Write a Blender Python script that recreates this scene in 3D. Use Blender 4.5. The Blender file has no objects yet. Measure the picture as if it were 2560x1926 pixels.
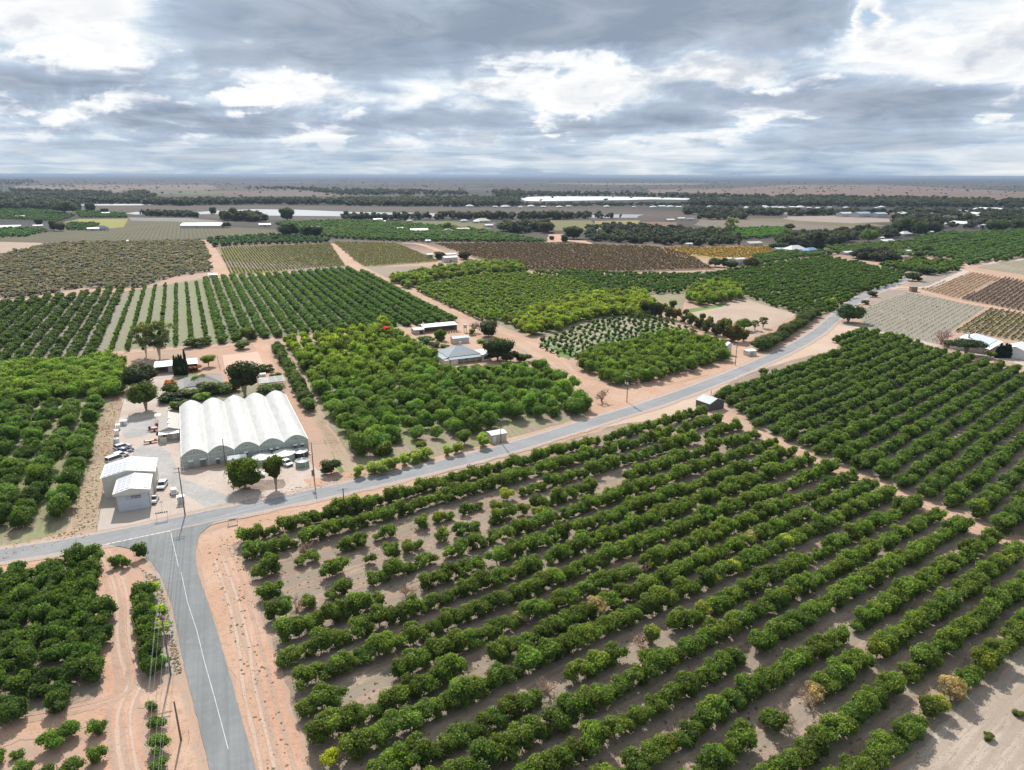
import bpy, bmesh, math, random
import numpy as np
from mathutils import Vector
rad = math.radians
C = bpy.context.scene.collection
R = random.Random(7)

# ---------------- camera ----------------
CAM_H, FOC = 75.0, 1775.0            # metres above ground; focal length in pixels of a 2560 wide frame
PITCH, ROLL = rad(16.48), rad(0.134)
cd = bpy.data.cameras.new('camera'); cam = bpy.data.objects.new('camera', cd); C.objects.link(cam)
cd.sensor_width = 36; cd.lens = 36 * FOC / 2560; cd.clip_start = 1; cd.clip_end = 200000
from mathutils import Matrix
cam.matrix_world = (Matrix.Translation((0, 0, CAM_H)) @ Matrix.Rotation(math.pi / 2 - PITCH, 4, 'X') @ Matrix.Rotation(ROLL, 4, 'Z'))
bpy.context.scene.camera = cam

def P(x, y, z=0.0):
    """point of the plane at height z seen at pixel x, y of the 2560 px wide survey picture"""
    u = (x - 1280) / FOC; v = -(y - 963) / FOC
    c, s = math.cos(ROLL), math.sin(ROLL)
    u2 = u * c - v * s; v2 = u * s + v * c
    d = (u2, math.cos(PITCH) + v2 * math.sin(PITCH), -math.sin(PITCH) + v2 * math.cos(PITCH))
    t = (z - CAM_H) / d[2]
    return Vector((d[0] * t, d[1] * t, z))
def proj(X, Y, Z=0.0):
    cp, sp = math.cos(PITCH), math.sin(PITCH)
    dep = Y * cp - (Z - CAM_H) * sp
    if dep < 1: return (-9999, 9999, 1)
    up = Y * sp + (Z - CAM_H) * cp
    u2, v2 = X / dep, up / dep
    c, s = math.cos(ROLL), math.sin(ROLL)
    return (1280 + (u2 * c + v2 * s) * FOC, 963 - (-u2 * s + v2 * c) * FOC, dep)
def scale_at(x, y):
    """pixels per metre (across, up) at ground pixel x, y"""
    p = P(x, y); a = proj(p.x, p.y)[2]
    dep = math.atan2(CAM_H, p.y)
    return FOC / a, FOC / a * math.cos(dep)

# ---------------- light ----------------
sc = bpy.context.scene
sc.view_settings.view_transform = 'Standard'; sc.view_settings.look = 'None'
sc.view_settings.exposure = 0.30; sc.view_settings.gamma = 1.0
SUN_EL = rad(44); SUN_AZ = math.atan2(-3.1, 9.7)     # measured from +Y towards +X
sd = bpy.data.lights.new('sun', 'SUN'); sun = bpy.data.objects.new('sun', sd); C.objects.link(sun)
sd.energy = 5.0; sd.angle = rad(0.9); sd.color = (1.0, 0.95, 0.89)
sdir = Vector((math.sin(SUN_AZ) * math.cos(SUN_EL), math.cos(SUN_AZ) * math.cos(SUN_EL), math.sin(SUN_EL)))
sun.rotation_euler = sdir.to_track_quat('Z', 'Y').to_euler()

class NT:
    """small helper to write node trees"""
    def __init__(s, tree): s.t = tree; s.n = tree.nodes; s.l = tree.links
    def node(s, typ, **kw):
        n = s.n.new(typ)
        for k, v in kw.items(): setattr(n, k, v)
        return n
    def put(s, n, i, v):
        if v is None: return
        if isinstance(v, bpy.types.NodeSocket): s.l.new(v, n.inputs[i])
        else: n.inputs[i].default_value = v
    def m(s, op, a, b=None, c=None, clamp=False):
        n = s.node('ShaderNodeMath', operation=op, use_clamp=clamp)
        s.put(n, 0, a); s.put(n, 1, b); s.put(n, 2, c); return n.outputs[0]
    def vm(s, op, a, b=None):
        n = s.node('ShaderNodeVectorMath', operation=op); s.put(n, 0, a); s.put(n, 1, b); return n.outputs[0]
    def mixc(s, f, a, b, blend='MIX'):
        n = s.node('ShaderNodeMix', data_type='RGBA', blend_type=blend)
        s.put(n, 0, f)
        for i, v in ((6, a), (7, b)):
            if isinstance(v, tuple) and len(v) == 3: v = v + (1,)
            s.put(n, i, v)
        return n.outputs[2]
    def noise(s, vec, scale, detail=4, rough=.55, dist=0, dims='3D'):
        n = s.node('ShaderNodeTexNoise', noise_dimensions=dims)
        s.put(n, 'Vector', vec); s.put(n, 'Scale', scale); s.put(n, 'Detail', detail); s.put(n, 'Roughness', rough); s.put(n, 'Distortion', dist)
        return n.outputs[0]
    def ramp(s, f, stops):
        n = s.node('ShaderNodeValToRGB'); r = n.color_ramp
        while len(r.elements) < len(stops): r.elements.new(.5)
        for e, (p, c) in zip(r.elements, stops):
            e.position = p; e.color = tuple(c) + (1,) if len(c) == 3 else c
        s.put(n, 0, f); return n.outputs[0]
    def remap(s, v, a, b, c=0.0, d=1.0):
        n = s.node('ShaderNodeMapRange', interpolation_type='SMOOTHSTEP'); s.put(n, 0, v)
        for i, q in enumerate((a, b, c, d)): s.put(n, i + 1, q)
        return n.outputs[0]

def build_world():
    w = bpy.data.worlds.new('World'); sc.world = w; w.use_nodes = True
    t = NT(w.node_tree); t.n.clear()
    tc = t.node('ShaderNodeTexCoord'); d = tc.outputs['Generated']
    sky = t.node('ShaderNodeTexSky', sky_type='NISHITA', sun_disc=False, sun_elevation=SUN_EL, sun_rotation=SUN_AZ,
                 altitude=75, air_density=1.0, dust_density=1.2, ozone_density=1.0)
    sep = t.node('ShaderNodeSeparateXYZ'); t.put(sep, 0, d); x, y, z = sep.outputs
    zz = t.m('MAXIMUM', z, 0.0)
    # the cloud deck: a flat layer above the ground, seen in perspective
    den = t.m('ADD', zz, 0.085)
    px = t.m('DIVIDE', x, den); py = t.m('DIVIDE', y, den)
    cmb = t.node('ShaderNodeCombineXYZ'); t.put(cmb, 0, px); t.put(cmb, 1, py)
    pv = cmb.outputs[0]
    warp = t.node('ShaderNodeTexNoise'); t.put(warp, 'Vector', pv); t.put(warp, 'Scale', 0.6); t.put(warp, 'Detail', 4)
    pv2 = t.vm('ADD', pv, t.vm('MULTIPLY', t.vm('SUBTRACT', warp.outputs[1], (.5, .5, .5)), (1.6, 1.6, 0)))
    n1 = t.noise(pv2, 0.42, 7, .5, .15)                  # cloud thickness
    n2 = t.noise(t.vm('ADD', pv2, (7.3, 2.1, 4.0)), 1.5, 6, .5, .3)
    n3 = t.noise(t.vm('MULTIPLY', d, (8, 8, 14)), 1.0, 8, .54, .35)   # rounded billows
    th = t.m('ADD', t.m('MULTIPLY', n1, 1.0), t.m('MULTIPLY', t.m('SUBTRACT', n2, .5), .5))
    th = t.m('ADD', th, t.m('MULTIPLY', t.m('SUBTRACT', n3, .5), .45))
    # large clouds and gaps with places of their own, given by bearing and height
    ys = t.m('MAXIMUM', y, 0.001); U = t.m('DIVIDE', x, ys); V = t.m('DIVIDE', z, ys)
    # wobble the outlines
    wob = t.noise(t.vm('MULTIPLY', d, (7, 7, 16)), 1.0, 6, .62, .6)
    wob2 = t.noise(t.vm('ADD', t.vm('MULTIPLY', d, (7, 7, 16)), (3, 9, 5)), 1.0, 6, .62, .6)
    U = t.m('ADD', U, t.m('MULTIPLY', t.m('SUBTRACT', wob, .5), .26)); V = t.m('ADD', V, t.m('MULTIPLY', t.m('SUBTRACT', wob2, .5), .10))
    # (pixel x, pixel y, radius x, radius y, amount): + thick grey cloud, - thin bright cloud, big - blue hole
    blobs = CLOUDS
    acc = th
    for bx, by, rx, ry, am in blobs:
        u = (bx - 1280) / FOC; v = -(by - 963) / FOC
        yy = math.cos(PITCH) + v * math.sin(PITCH); uu = u / yy; vv = (-math.sin(PITCH) + v * math.cos(PITCH)) / yy
        a = t.m('MULTIPLY', t.m('SUBTRACT', U, uu), FOC / rx); b = t.m('MULTIPLY', t.m('SUBTRACT', V, vv), FOC / ry)
        r2 = t.m('ADD', t.m('MULTIPLY', a, a), t.m('MULTIPLY', b, b))
        e = t.m('MULTIPLY', t.m('EXPONENT', t.m('MULTIPLY', r2, -1.0)), am)
        acc = t.m('ADD', acc, e)
    col = t.ramp(acc, CLOUD_RAMP)
    # a soft blue-grey break-up inside the grey, slightly lighter towards the horizon
    n4 = t.noise(t.vm('MULTIPLY', pv2, (1.7, 1.0, 1)), .8, 7, .6)
    col = t.mixc(t.remap(n4, .42, .72, 0, .5), col, (.66, .72, .80))
    n6 = t.noise(t.vm('ADD', t.vm('MULTIPLY', d, (12, 12, 26)), (4, 1, 8)), 1.0, 9, .56, .12)
    n7 = t.noise(t.vm('MULTIPLY', d, (3.2, 3.2, 9)), 1.0, 3, .5)
    band = t.m('MULTIPLY', t.remap(z, .015, .05), t.remap(z, .20, .12))
    puff = t.m('MULTIPLY', t.m('MULTIPLY', t.remap(t.m('ADD', n6, t.m('MULTIPLY', t.m('SUBTRACT', n7, .5), .5)), .535, .60), band), t.remap(acc, .66, .5))
    col = t.mixc(t.m('MULTIPLY', puff, .9), col, (1.1, 1.1, 1.1))
    under = t.m('MULTIPLY', t.remap(t.m('ADD', n6, t.m('MULTIPLY', t.m('SUBTRACT', n7, .5), .5)), .48, .36), band)
    col = t.mixc(t.m('MULTIPLY', under, .5), col, (.40, .47, .60))
    lowband = t.remap(z, 0.0, 0.06, .7, 0.0)
    n5 = t.noise(t.vm('MULTIPLY', t.vm('ADD', d, t.vm('MULTIPLY', warp.outputs[1], (0, 0, .01))), (9, 9, 75)), 1.0, 6, .55, .5)
    hor = t.ramp(n5, [(.34, (.30, .43, .60)), (.47, (.47, .60, .73)), (.56, (.66, .75, .82)), (.70, (.93, .94, .93))])
    col = t.mixc(lowband, col, hor)
    hole = t.remap(acc, .20, -.10)
    skyc = t.mixc(1.0, sky.outputs[0], (.115, .115, .115), 'MULTIPLY')
    col = t.mixc(hole, col, skyc)
    bg = t.node('ShaderNodeBackground'); t.put(bg, 0, col); t.put(bg, 1, WORLD_GAIN)
    out = t.node('ShaderNodeOutputWorld'); t.l.new(bg.outputs[0], out.inputs[0])
WORLD_GAIN = 0.78
CLOUD_RAMP = [(.16, (.93, .95, .97)), (.35, (1.1, 1.1, 1.1)), (.44, (.86, .93, .99)), (.505, (.60, .72, .86)), (.60, (.45, .54, .68)), (.80, (.30, .37, .48))]
CLOUDS = [(1000, 60, 900, 110, .22), (1650, 110, 420, 90, .18), (2000, 20, 300, 50, .16), (140, 30, 200, 80, -.27), (240, 20, 130, 60, -.08),
          (130, 205, 260, 60, .26), (1500, 190, 230, 55, -.36), (1820, 165, 110, 35, -.32), (2280, 130, 280, 90, -.17), (2180, 45, 46, 32, -.66),
          (2300, 245, 420, 40, .28), (1850, 225, 130, 25, .2), (450, 295, 260, 28, .2), (180, 270, 160, 34, -.28), (560, 225, 300, 40, -.16),
          (1100, 250, 150, 30, -.1), (1700, 300, 500, 30, .14), (700, 130, 420, 50, .06), (280, 120, 120, 30, -.16), (2450, 30, 200, 60, .06), (1050, 300, 500, 25, .1)]
build_world()

# ---------------- materials ----------------
def new_mat(name):
    m = bpy.data.materials.new(name); m.use_nodes = True
    t = NT(m.node_tree); t.n.clear()
    out = t.node('ShaderNodeOutputMaterial'); b = t.node('ShaderNodeBsdfPrincipled')
    t.l.new(b.outputs[0], out.inputs[0]); return m, t, b, out
_pc = {}
def paint(col, rough=.6, metal=0.0, dirt=.12, stripes=0, scale=3.0, spec=.3):
    """painted or metal surface with a little weathering; stripes = corrugations across local x"""
    k = (tuple(col), rough, metal, dirt, stripes, spec)
    if k in _pc: return _pc[k]
    m, t, b, out = new_mat('surface')
    tc = t.node('ShaderNodeTexCoord'); o = tc.outputs['Object']
    n = t.noise(o, .7, 6, .65); n2 = t.noise(o, 6.0, 4, .6)
    f = t.remap(n, .35, .75, 0, dirt * 2.2)
    c = t.mixc(f, tuple(col), tuple(q * .62 + .02 for q in col))
    c = t.mixc(t.remap(n2, .3, .8, 0, dirt), c, (.30, .24, .19))
    if stripes:
        sx = t.node('ShaderNodeSeparateXYZ'); t.put(sx, 0, o)
        w = t.m('SINE', t.m('MULTIPLY', sx.outputs[0 if stripes > 0 else 1], 2 * math.pi / abs(stripes)))
        c = t.mixc(t.remap(w, .2, 1, 0, .22), c, tuple(q * .6 for q in col))
        bm = t.node('ShaderNodeBump'); t.put(bm, 'Strength', .35); t.put(bm, 'Distance', .03); t.put(bm, 'Height', w); t.l.new(bm.outputs[0], b.inputs['Normal'])
    t.put(b, 'Base Color', c); t.put(b, 'Roughness', rough); t.put(b, 'Metallic', metal); t.put(b, 'Specular IOR Level', spec)
    _pc[k] = m; return m
def leaf_mat():
    m, t, b, out = new_mat('foliage')
    at = t.node('ShaderNodeAttribute', attribute_name='tint'); oi = t.node('ShaderNodeObjectInfo')
    c = t.mixc(1.0, at.outputs['Color'], oi.outputs['Color'], 'MULTIPLY')
    v = t.m('MULTIPLY_ADD', oi.outputs['Random'], .34, .83)
    hs = t.node('ShaderNodeHueSaturation'); t.put(hs, 'Hue', t.m('MULTIPLY_ADD', oi.outputs['Random'], .014, .492)); t.put(hs, 'Value', v); t.put(hs, 'Color', c)
    c = hs.outputs[0]
    t.put(b, 'Base Color', c); t.put(b, 'Roughness', .55); t.put(b, 'Specular IOR Level', .2)
    tr = t.node('ShaderNodeBsdfTranslucent'); t.put(tr, 0, t.mixc(1.0, c, (1.7, 1.9, .9), 'MULTIPLY'))
    mx = t.node('ShaderNodeMixShader'); t.put(mx, 0, .46); t.l.new(b.outputs[0], mx.inputs[1]); t.l.new(tr.outputs[0], mx.inputs[2])
    t.l.new(mx.outputs[0], out.inputs[0]); return m
LEAF = leaf_mat()
def bark_mat():
    m, t, b, out = new_mat('bark'); oi = t.node('ShaderNodeObjectInfo')
    tc = t.node('ShaderNodeTexCoord'); n = t.noise(tc.outputs['Object'], 5, 5, .6)
    c = t.ramp(n, [(.35, (.14, .11, .085)), (.65, (.34, .30, .25))])
    t.put(b, 'Base Color', t.mixc(1.0, c, oi.outputs['Color'], 'MULTIPLY')); t.put(b, 'Roughness', .9); return m
BARK = bark_mat()

def soil_nodes(t):
    """world-space colour of the open red earth with dry grass, shared by every ground surface so that borders melt together"""
    g = t.node('ShaderNodeNewGeometry'); p = g.outputs['Position']
    a = t.noise(p, .035, 5, .6); b = t.noise(p, .25, 6, .65); c = t.noise(p, 1.6, 5, .7); e = t.noise(p, .009, 4, .5)
    col = t.mixc(t.remap(a, .38, .62), (.52, .325, .24), (.45, .325, .25))
    col = t.mixc(t.remap(b, .48, .66, 0, .75), col, (.38, .31, .25))
    col = t.mixc(t.remap(c, .55, .75, 0, .6), col, (.25, .17, .12))
    col = t.mixc(t.remap(c, .44, .30, 0, .45), col, (.58, .45, .37))
    return p, col, (a, b, c, e)
GF = .79
def ground_mat(key, cols, scale=1.0, row=None, rough=.95, blend=True, fine=1.0):
    """cols = three tones (main, patches, flecks); row = (angle, spacing, colour, strength) strips between rows"""
    m, t, bs, out = new_mat(key)
    p, soil, (a, b, c, e) = soil_nodes(t)
    n1 = t.noise(t.vm('ADD', p, (31, 7, 0)), .06 * scale, 5, .6); n2 = t.noise(t.vm('ADD', p, (5, 91, 0)), .7 * scale, 6, .68); n3 = t.noise(p, 3.1 * scale, 4, .7)
    col = t.mixc(t.remap(n1, .4, .62), cols[0], cols[1])
    col = t.mixc(t.remap(n2, .5, .68, 0, .8 * fine), col, cols[2])
    col = t.mixc(t.remap(n3, .5, .7, 0, .75 * fine), col, tuple(q * .55 for q in cols[0]))
    if row:
        ang, sp, rc, st = row[:4]; ph = row[4] if len(row) > 4 else 0
        sx = t.node('ShaderNodeSeparateXYZ'); t.put(sx, 0, p)
        cc = t.m('ADD', t.m('MULTIPLY', sx.outputs[0], -math.sin(rad(ang))), t.m('MULTIPLY', sx.outputs[1], math.cos(rad(ang))))
        cc = t.m('ADD', cc, t.m('MULTIPLY', n2, sp * .25))
        uu = t.m('ADD', t.m('MULTIPLY', sx.outputs[0], math.cos(rad(ang)) * .06), t.m('MULTIPLY', sx.outputs[1], math.sin(rad(ang)) * .06))
        cb = t.node('ShaderNodeCombineXYZ'); t.put(cb, 0, uu); t.put(cb, 1, cc); n4 = t.noise(cb.outputs[0], 1.6 * max(scale, .3), 4, .65)
        col = t.mixc(t.remap(n4, .5, .66, 0, .6 * fine), col, tuple(q * .66 for q in cols[0])); col = t.mixc(t.remap(n4, .46, .34, 0, .5 * fine), col, cols[2])
        w = t.m('COSINE', t.m('MULTIPLY', t.m('SUBTRACT', cc, ph), 2 * math.pi / sp))
        col = t.mixc(t.remap(w, -.3, .6, 0, st), col, rc)
    if blend:
        at = t.node('ShaderNodeAttribute', attribute_name='edge')
        f = t.remap(t.m('ADD', at.outputs['Fac'], t.m('MULTIPLY', t.m('SUBTRACT', n2, .5), 1.3)), .12, .62)
        col = t.mixc(f, soil, col)
    bm = t.node('ShaderNodeBump'); t.put(bm, 'Strength', .5); t.put(bm, 'Distance', .12); t.put(bm, 'Height', t.m('ADD', n3, n2)); t.l.new(bm.outputs[0], bs.inputs['Normal'])
    col = t.mixc(1.0, col, (GF, GF, GF * .98), 'MULTIPLY')
    t.put(bs, 'Base Color', col); t.put(bs, 'Roughness', rough); t.put(bs, 'Specular IOR Level', .15)
    return m

# ---------------- mesh helpers ----------------
class MB:
    def __init__(s): s.v = []; s.f = []
    def add(s, vs, fs):
        k = len(s.v); s.v += [tuple(q) for q in vs]; s.f += [tuple(i + k for i in f) for f in fs]; return s
    def box(s, x0, x1, y0, y1, z0, z1):
        return s.add([(x0, y0, z0), (x1, y0, z0), (x1, y1, z0), (x0, y1, z0), (x0, y0, z1), (x1, y0, z1), (x1, y1, z1), (x0, y1, z1)],
                     [(3, 2, 1, 0), (4, 5, 6, 7), (0, 1, 5, 4), (1, 2, 6, 5), (2, 3, 7, 6), (3, 0, 4, 7)])
    def ext(s, poly, vec):
        n = len(poly); v = [Vector(q) for q in poly]; w = [q + Vector(vec) for q in v]
        return s.add(v + w, [tuple(range(n))[::-1], tuple(range(n, 2 * n))] + [(i, (i + 1) % n, n + (i + 1) % n, n + i) for i in range(n)])
    def slab(s, poly, th=.08):
        return s.ext(poly, (0, 0, -th))
    def tube(s, p0, p1, r0, r1=None, n=6):
        r1 = r0 if r1 is None else r1
        p0, p1 = Vector(p0), Vector(p1); d = (p1 - p0).normalized(); q = d.to_track_quat('Z', 'Y')
        a = [p0 + q @ Vector((math.cos(i * 2 * math.pi / n) * r0, math.sin(i * 2 * math.pi / n) * r0, 0)) for i in range(n)]
        b = [p1 + q @ Vector((math.cos(i * 2 * math.pi / n) * r1, math.sin(i * 2 * math.pi / n) * r1, 0)) for i in range(n)]
        return s.add(a + b, [tuple(range(n))[::-1], tuple(range(n, 2 * n))] + [(i, (i + 1) % n, n + (i + 1) % n, n + i) for i in range(n)])
    def cyl(s, x, y, z0, z1, r0, r1=None, n=24): return s.tube((x, y, z0), (x, y, z1), r0, r1, n)
    def poly(s, pts): return s.add(pts, [tuple(range(len(pts)))])
    def build(s, name, m, parent=None, smooth=False):
        me = bpy.data.meshes.new(name); me.from_pydata(s.v, [], s.f); me.update()
        bm = bmesh.new(); bm.from_mesh(me); bmesh.ops.recalc_face_normals(bm, faces=bm.faces); bm.to_mesh(me); bm.free()
        if smooth: me.polygons.foreach_set('use_smooth', [True] * len(me.polygons))
        me.materials.append(m)
        o = bpy.data.objects.new(name, me); C.objects.link(o)
        if parent: o.parent = parent
        return o
def tag(o, label=None, cat=None, group=None, kind=None):
    if label: o['label'] = label
    if cat: o['category'] = cat
    if group: o['group'] = group
    if kind: o['kind'] = kind
    return o
def empty(name, loc, rz=0, label=None, cat=None, group=None):
    o = bpy.data.objects.new(name, None); o.empty_display_size = .5; C.objects.link(o)
    o.location = loc; o.rotation_euler = (0, 0, rz); return tag(o, label, cat, group)
def copy_tree(o, parent=None):
    c = o.copy(); C.objects.link(c)
    if parent: c.parent = parent
    for ch in KIDS.get(o.name, []) or [k for k in bpy.data.objects if k.parent == o]:
        copy_tree(ch, c)
    return c
KIDS = {}

def resample(pts, step, closed=False):
    out = []; n = len(pts)
    for i in range(n if closed else n - 1):
        a, b = Vector(pts[i][:2]), Vector(pts[(i + 1) % n][:2]); L = (b - a).length; k = max(1, int(L / step))
        for j in range(k): out.append(a + (b - a) * j / k)
    if not closed: out.append(Vector(pts[-1][:2]))
    return out
def smooth_line(pts, it=2):
    for _ in range(it):
        q = [pts[0]]
        for a, b in zip(pts, pts[1:]): q += [a * .75 + b * .25, a * .25 + b * .75]
        pts = q + [pts[-1]]
    return pts
ZC = [0]
def zstep(z):
    ZC[0] += 1; return z + ZC[0] * .0004
def sheet_mesh(name, verts, faces, edge, m, kind='structure', parent=None):
    me = bpy.data.meshes.new(name); me.from_pydata(verts, [], faces); me.materials.append(m)
    a = me.attributes.new('edge', 'FLOAT', 'POINT'); a.data.foreach_set('value', edge); me.update()
    bm = bmesh.new(); bm.from_mesh(me)
    bmesh.ops.recalc_face_normals(bm, faces=bm.faces)
    if sum(f.normal.z * f.calc_area() for f in bm.faces) < 0: bmesh.ops.reverse_faces(bm, faces=bm.faces)
    bm.to_mesh(me); bm.free()
    o = bpy.data.objects.new(name, me); C.objects.link(o)
    if parent: o.parent = parent
    else: o['kind'] = kind
    return o
def strip(name, pts, width, z, m, soft=.8, jag=.25, step=2.0, parent=None):
    """a long surface of given width (number or list at each point); soft = width of its blended border"""
    z = zstep(z)
    if not isinstance(width, (list, tuple)): width = [width] * len(pts)
    p3 = [Vector((p.x, p.y, w)) for p, w in zip(pts, width)]
    p3 = smooth_line(p3, 2); out = []
    for a, b in zip(p3, p3[1:]):
        k = max(1, int((b - a).xy.length / step)); out += [a + (b - a) * j / k for j in range(k)]
    out.append(p3[-1]); V = []; E = []; F = []
    for i, p in enumerate(out):
        d = (out[min(i + 1, len(out) - 1)] - out[max(i - 1, 0)]).xy.normalized(); nrm = Vector((-d.y, d.x)); w = p.z / 2
        jl, jr = R.uniform(-jag, jag), R.uniform(-jag, jag)
        for o_, e in ((-w - soft / 2 + jl, 0), (-w + soft / 2 + jl * .5, 1), (0, 1), (w - soft / 2 + jr * .5, 1), (w + soft / 2 + jr, 0)):
            V.append((p.x + nrm.x * o_, p.y + nrm.y * o_, z)); E.append(e)
        if i:
            k = i * 5
            for j in range(4): F.append((k - 5 + j, k - 4 + j, k + 1 + j, k + j))
    return sheet_mesh(name, V, F, E, m, parent=parent)
def region(name, pts, z, m, soft=2.0, jag=.5, step=4.0):
    """an irregular piece of ground; pts in the ground plane, soft = blended border"""
    z = zstep(z)
    q = resample(pts, step, True)
    ctr = sum((Vector(p[:2]) for p in pts), Vector((0, 0))) / len(pts)
    me = bpy.data.meshes.new(name); bm = bmesh.new()
    vs = [bm.verts.new((p.x + R.uniform(-jag, jag), p.y + R.uniform(-jag, jag), z)) for p in q]
    f = bm.faces.new(vs); bm.normal_update()
    if f.normal.z < 0: f.normal_flip()
    el = bm.verts.layers.float.new('edge')
    if soft > 0:
        r = bmesh.ops.inset_region(bm, faces=[f], thickness=soft, use_even_offset=False)
        outer = set(vs)
        for v in bm.verts: v[el] = 0.0 if v in outer else 1.0
    else:
        for v in bm.verts: v[el] = 1.0
    bmesh.ops.triangulate(bm, faces=[g for g in bm.faces if len(g.verts) > 4])
    bm.normal_update()
    for g in bm.faces:
        if g.normal.z < 0: g.normal_flip()
    for v in bm.verts: v.co.z = z
    bm.to_mesh(me); bm.free(); me.materials.append(m)
    o = bpy.data.objects.new(name, me); C.objects.link(o); o['kind'] = 'structure'; return o
def PP(*a): return [P(*q) for q in a]
# ---------------- ground, roads, fields ----------------
def ZP(ox, oy, s, pts, z=0.0): return [P(ox + x / s, oy + y / s, z) for x, y in pts]
M_DIRT = ground_mat('red_dirt', [(.53, .34, .24), (.58, .40, .30), (.40, .26, .19)])
M_TRACK = ground_mat('track_dirt', [(.56, .33, .235), (.61, .40, .30), (.43, .26, .19)])
M_PALE = ground_mat('pale_dirt', [(.54, .445, .385), (.60, .51, .45), (.46, .36, .30)])
M_GRAVEL = ground_mat('grey_gravel', [(.40, .39, .385), (.50, .47, .45), (.33, .32, .31)])
M_FLOOR = ground_mat('orchard_floor', [(.32, .232, .18), (.38, .285, .225), (.48, .375, .29)], row=(35.4, 5.95, (.27, .24, .19), .6, 34))
M_FLOOR2 = ground_mat('orchard_floor_two', [(.31, .235, .19), (.36, .28, .22), (.43, .34, .27)], row=(42.3, 5.92, (.27, .24, .20), .6, 31.5))
M_FLOOR3 = ground_mat('grove_floor', [(.33, .26, .20), (.30, .29, .16), (.43, .35, .27)], row=(114.2, 8.2, (.23, .27, .12), .45, 38))
M_HFLOOR = ground_mat('hedgerow_floor', [(.30, .27, .215), (.27, .275, .18), (.36, .30, .235)], row=(114.4, 6.4, (.23, .28, .13), .6, 6))
M_DRY = ground_mat('dry_field', [(.42, .34, .28), (.50, .42, .35), (.33, .26, .2)], row=(38, 2.4, (.36, .29, .23), .6))
M_OLIVEF = ground_mat('olive_floor', [(.36, .27, .20), (.40, .31, .23), (.30, .25, .18)])
M_GRASS = ground_mat('green_weeds', [(.12, .22, .05), (.17, .26, .07), (.32, .27, .18)])
M_STRAW = ground_mat('dry_grass', [(.42, .33, .235), (.36, .25, .18), (.50, .42, .32)])

# the ground itself: one sheet to the horizon
def big_ground():
    m, t, b, out = new_mat('ground')
    p, soil, (a, bb, c, e) = soil_nodes(t)
    st = t.vm('MULTIPLY', p, (1, .8, 1))
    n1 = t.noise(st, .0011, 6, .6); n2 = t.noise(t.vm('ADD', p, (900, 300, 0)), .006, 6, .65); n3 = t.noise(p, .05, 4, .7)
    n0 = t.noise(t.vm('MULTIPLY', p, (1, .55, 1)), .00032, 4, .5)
    far = t.ramp(n1, [(.34, (.035, .044, .042)), (.46, (.065, .063, .058)), (.56, (.105, .085, .075)), (.68, (.155, .115, .095)), (.78, (.09, .09, .065))])  # far land darkened in colour, standing for cloud shadow over it
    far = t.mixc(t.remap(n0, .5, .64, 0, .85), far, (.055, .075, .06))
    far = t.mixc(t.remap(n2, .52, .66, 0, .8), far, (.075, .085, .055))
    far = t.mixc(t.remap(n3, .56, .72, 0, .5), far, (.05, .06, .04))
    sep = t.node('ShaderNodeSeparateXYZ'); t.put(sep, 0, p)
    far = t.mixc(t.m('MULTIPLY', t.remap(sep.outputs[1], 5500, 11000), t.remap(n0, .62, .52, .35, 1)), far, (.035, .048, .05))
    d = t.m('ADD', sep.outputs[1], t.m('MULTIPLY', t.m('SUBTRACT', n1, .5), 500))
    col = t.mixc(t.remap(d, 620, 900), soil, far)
    bm = t.node('ShaderNodeBump'); t.put(bm, 'Strength', .4); t.put(bm, 'Distance', .12); t.put(bm, 'Height', c); t.l.new(bm.outputs[0], b.inputs['Normal'])
    col = t.mixc(1.0, col, (GF, GF, GF * .98), 'MULTIPLY')
    t.put(b, 'Base Color', col); t.put(b, 'Roughness', .95); t.put(b, 'Specular IOR Level', .1)
    xs = [-70000, -25000, -9000, -4000, -2000, -1000] + list(range(-600, 601, 100)) + [1000, 2000, 4000, 9000, 25000, 70000]
    ys = [-20000, -5000, -1000, -300] + list(range(0, 1001, 100)) + [1500, 2500, 4000, 7000, 12000, 25000, 70000]
    V = [(x, y, 0) for y in ys for x in xs]; n = len(xs)
    F = [(j * n + i, j * n + i + 1, (j + 1) * n + i + 1, (j + 1) * n + i) for j in range(len(ys) - 1) for i in range(n - 1)]
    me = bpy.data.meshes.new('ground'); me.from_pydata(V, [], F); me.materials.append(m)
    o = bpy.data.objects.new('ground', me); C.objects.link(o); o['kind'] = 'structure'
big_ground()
L1, L2, L3, L4, L5, L6 = .012, .024, .036, .048, .060, .072

# orchard floors
region('orchard_floor', PP((575, 1355), (700, 1318), (860, 1285), (1100, 1205), (1540, 1062), (1780, 1030), (1850, 1062), (2140, 1200), (2620, 1395), (2900, 1560), (2560, 1625), (2240, 1930), (1900, 2200), (800, 2150), (760, 1926), (700, 1750), (680, 1640), (640, 1520), (600, 1430)), L1, M_FLOOR, 2.2, .8)
region('orchard_floor', PP((1785, 985), (1870, 935), (2060, 880), (2120, 840), (2160, 820), (2300, 862), (2560, 935), (2900, 1010), (3100, 1250), (2560, 1345), (2200, 1195), (1960, 1100), (1860, 1040)), L1, M_FLOOR2, 2.2, .8)
region('orchard_floor', PP((-200, 950), (150, 985), (290, 1000), (262, 1100), (190, 1260), (160, 1330), (0, 1370), (-200, 1400)), L1, M_FLOOR3, 2.5, .8)
region('orchard_floor', PP((700, 868), (900, 830), (1060, 880), (1250, 930), (1500, 1030), (1460, 1065), (1250, 1100), (1000, 1170), (850, 1175), (760, 1000)), L1, M_FLOOR3, 2.5, .8)
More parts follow.
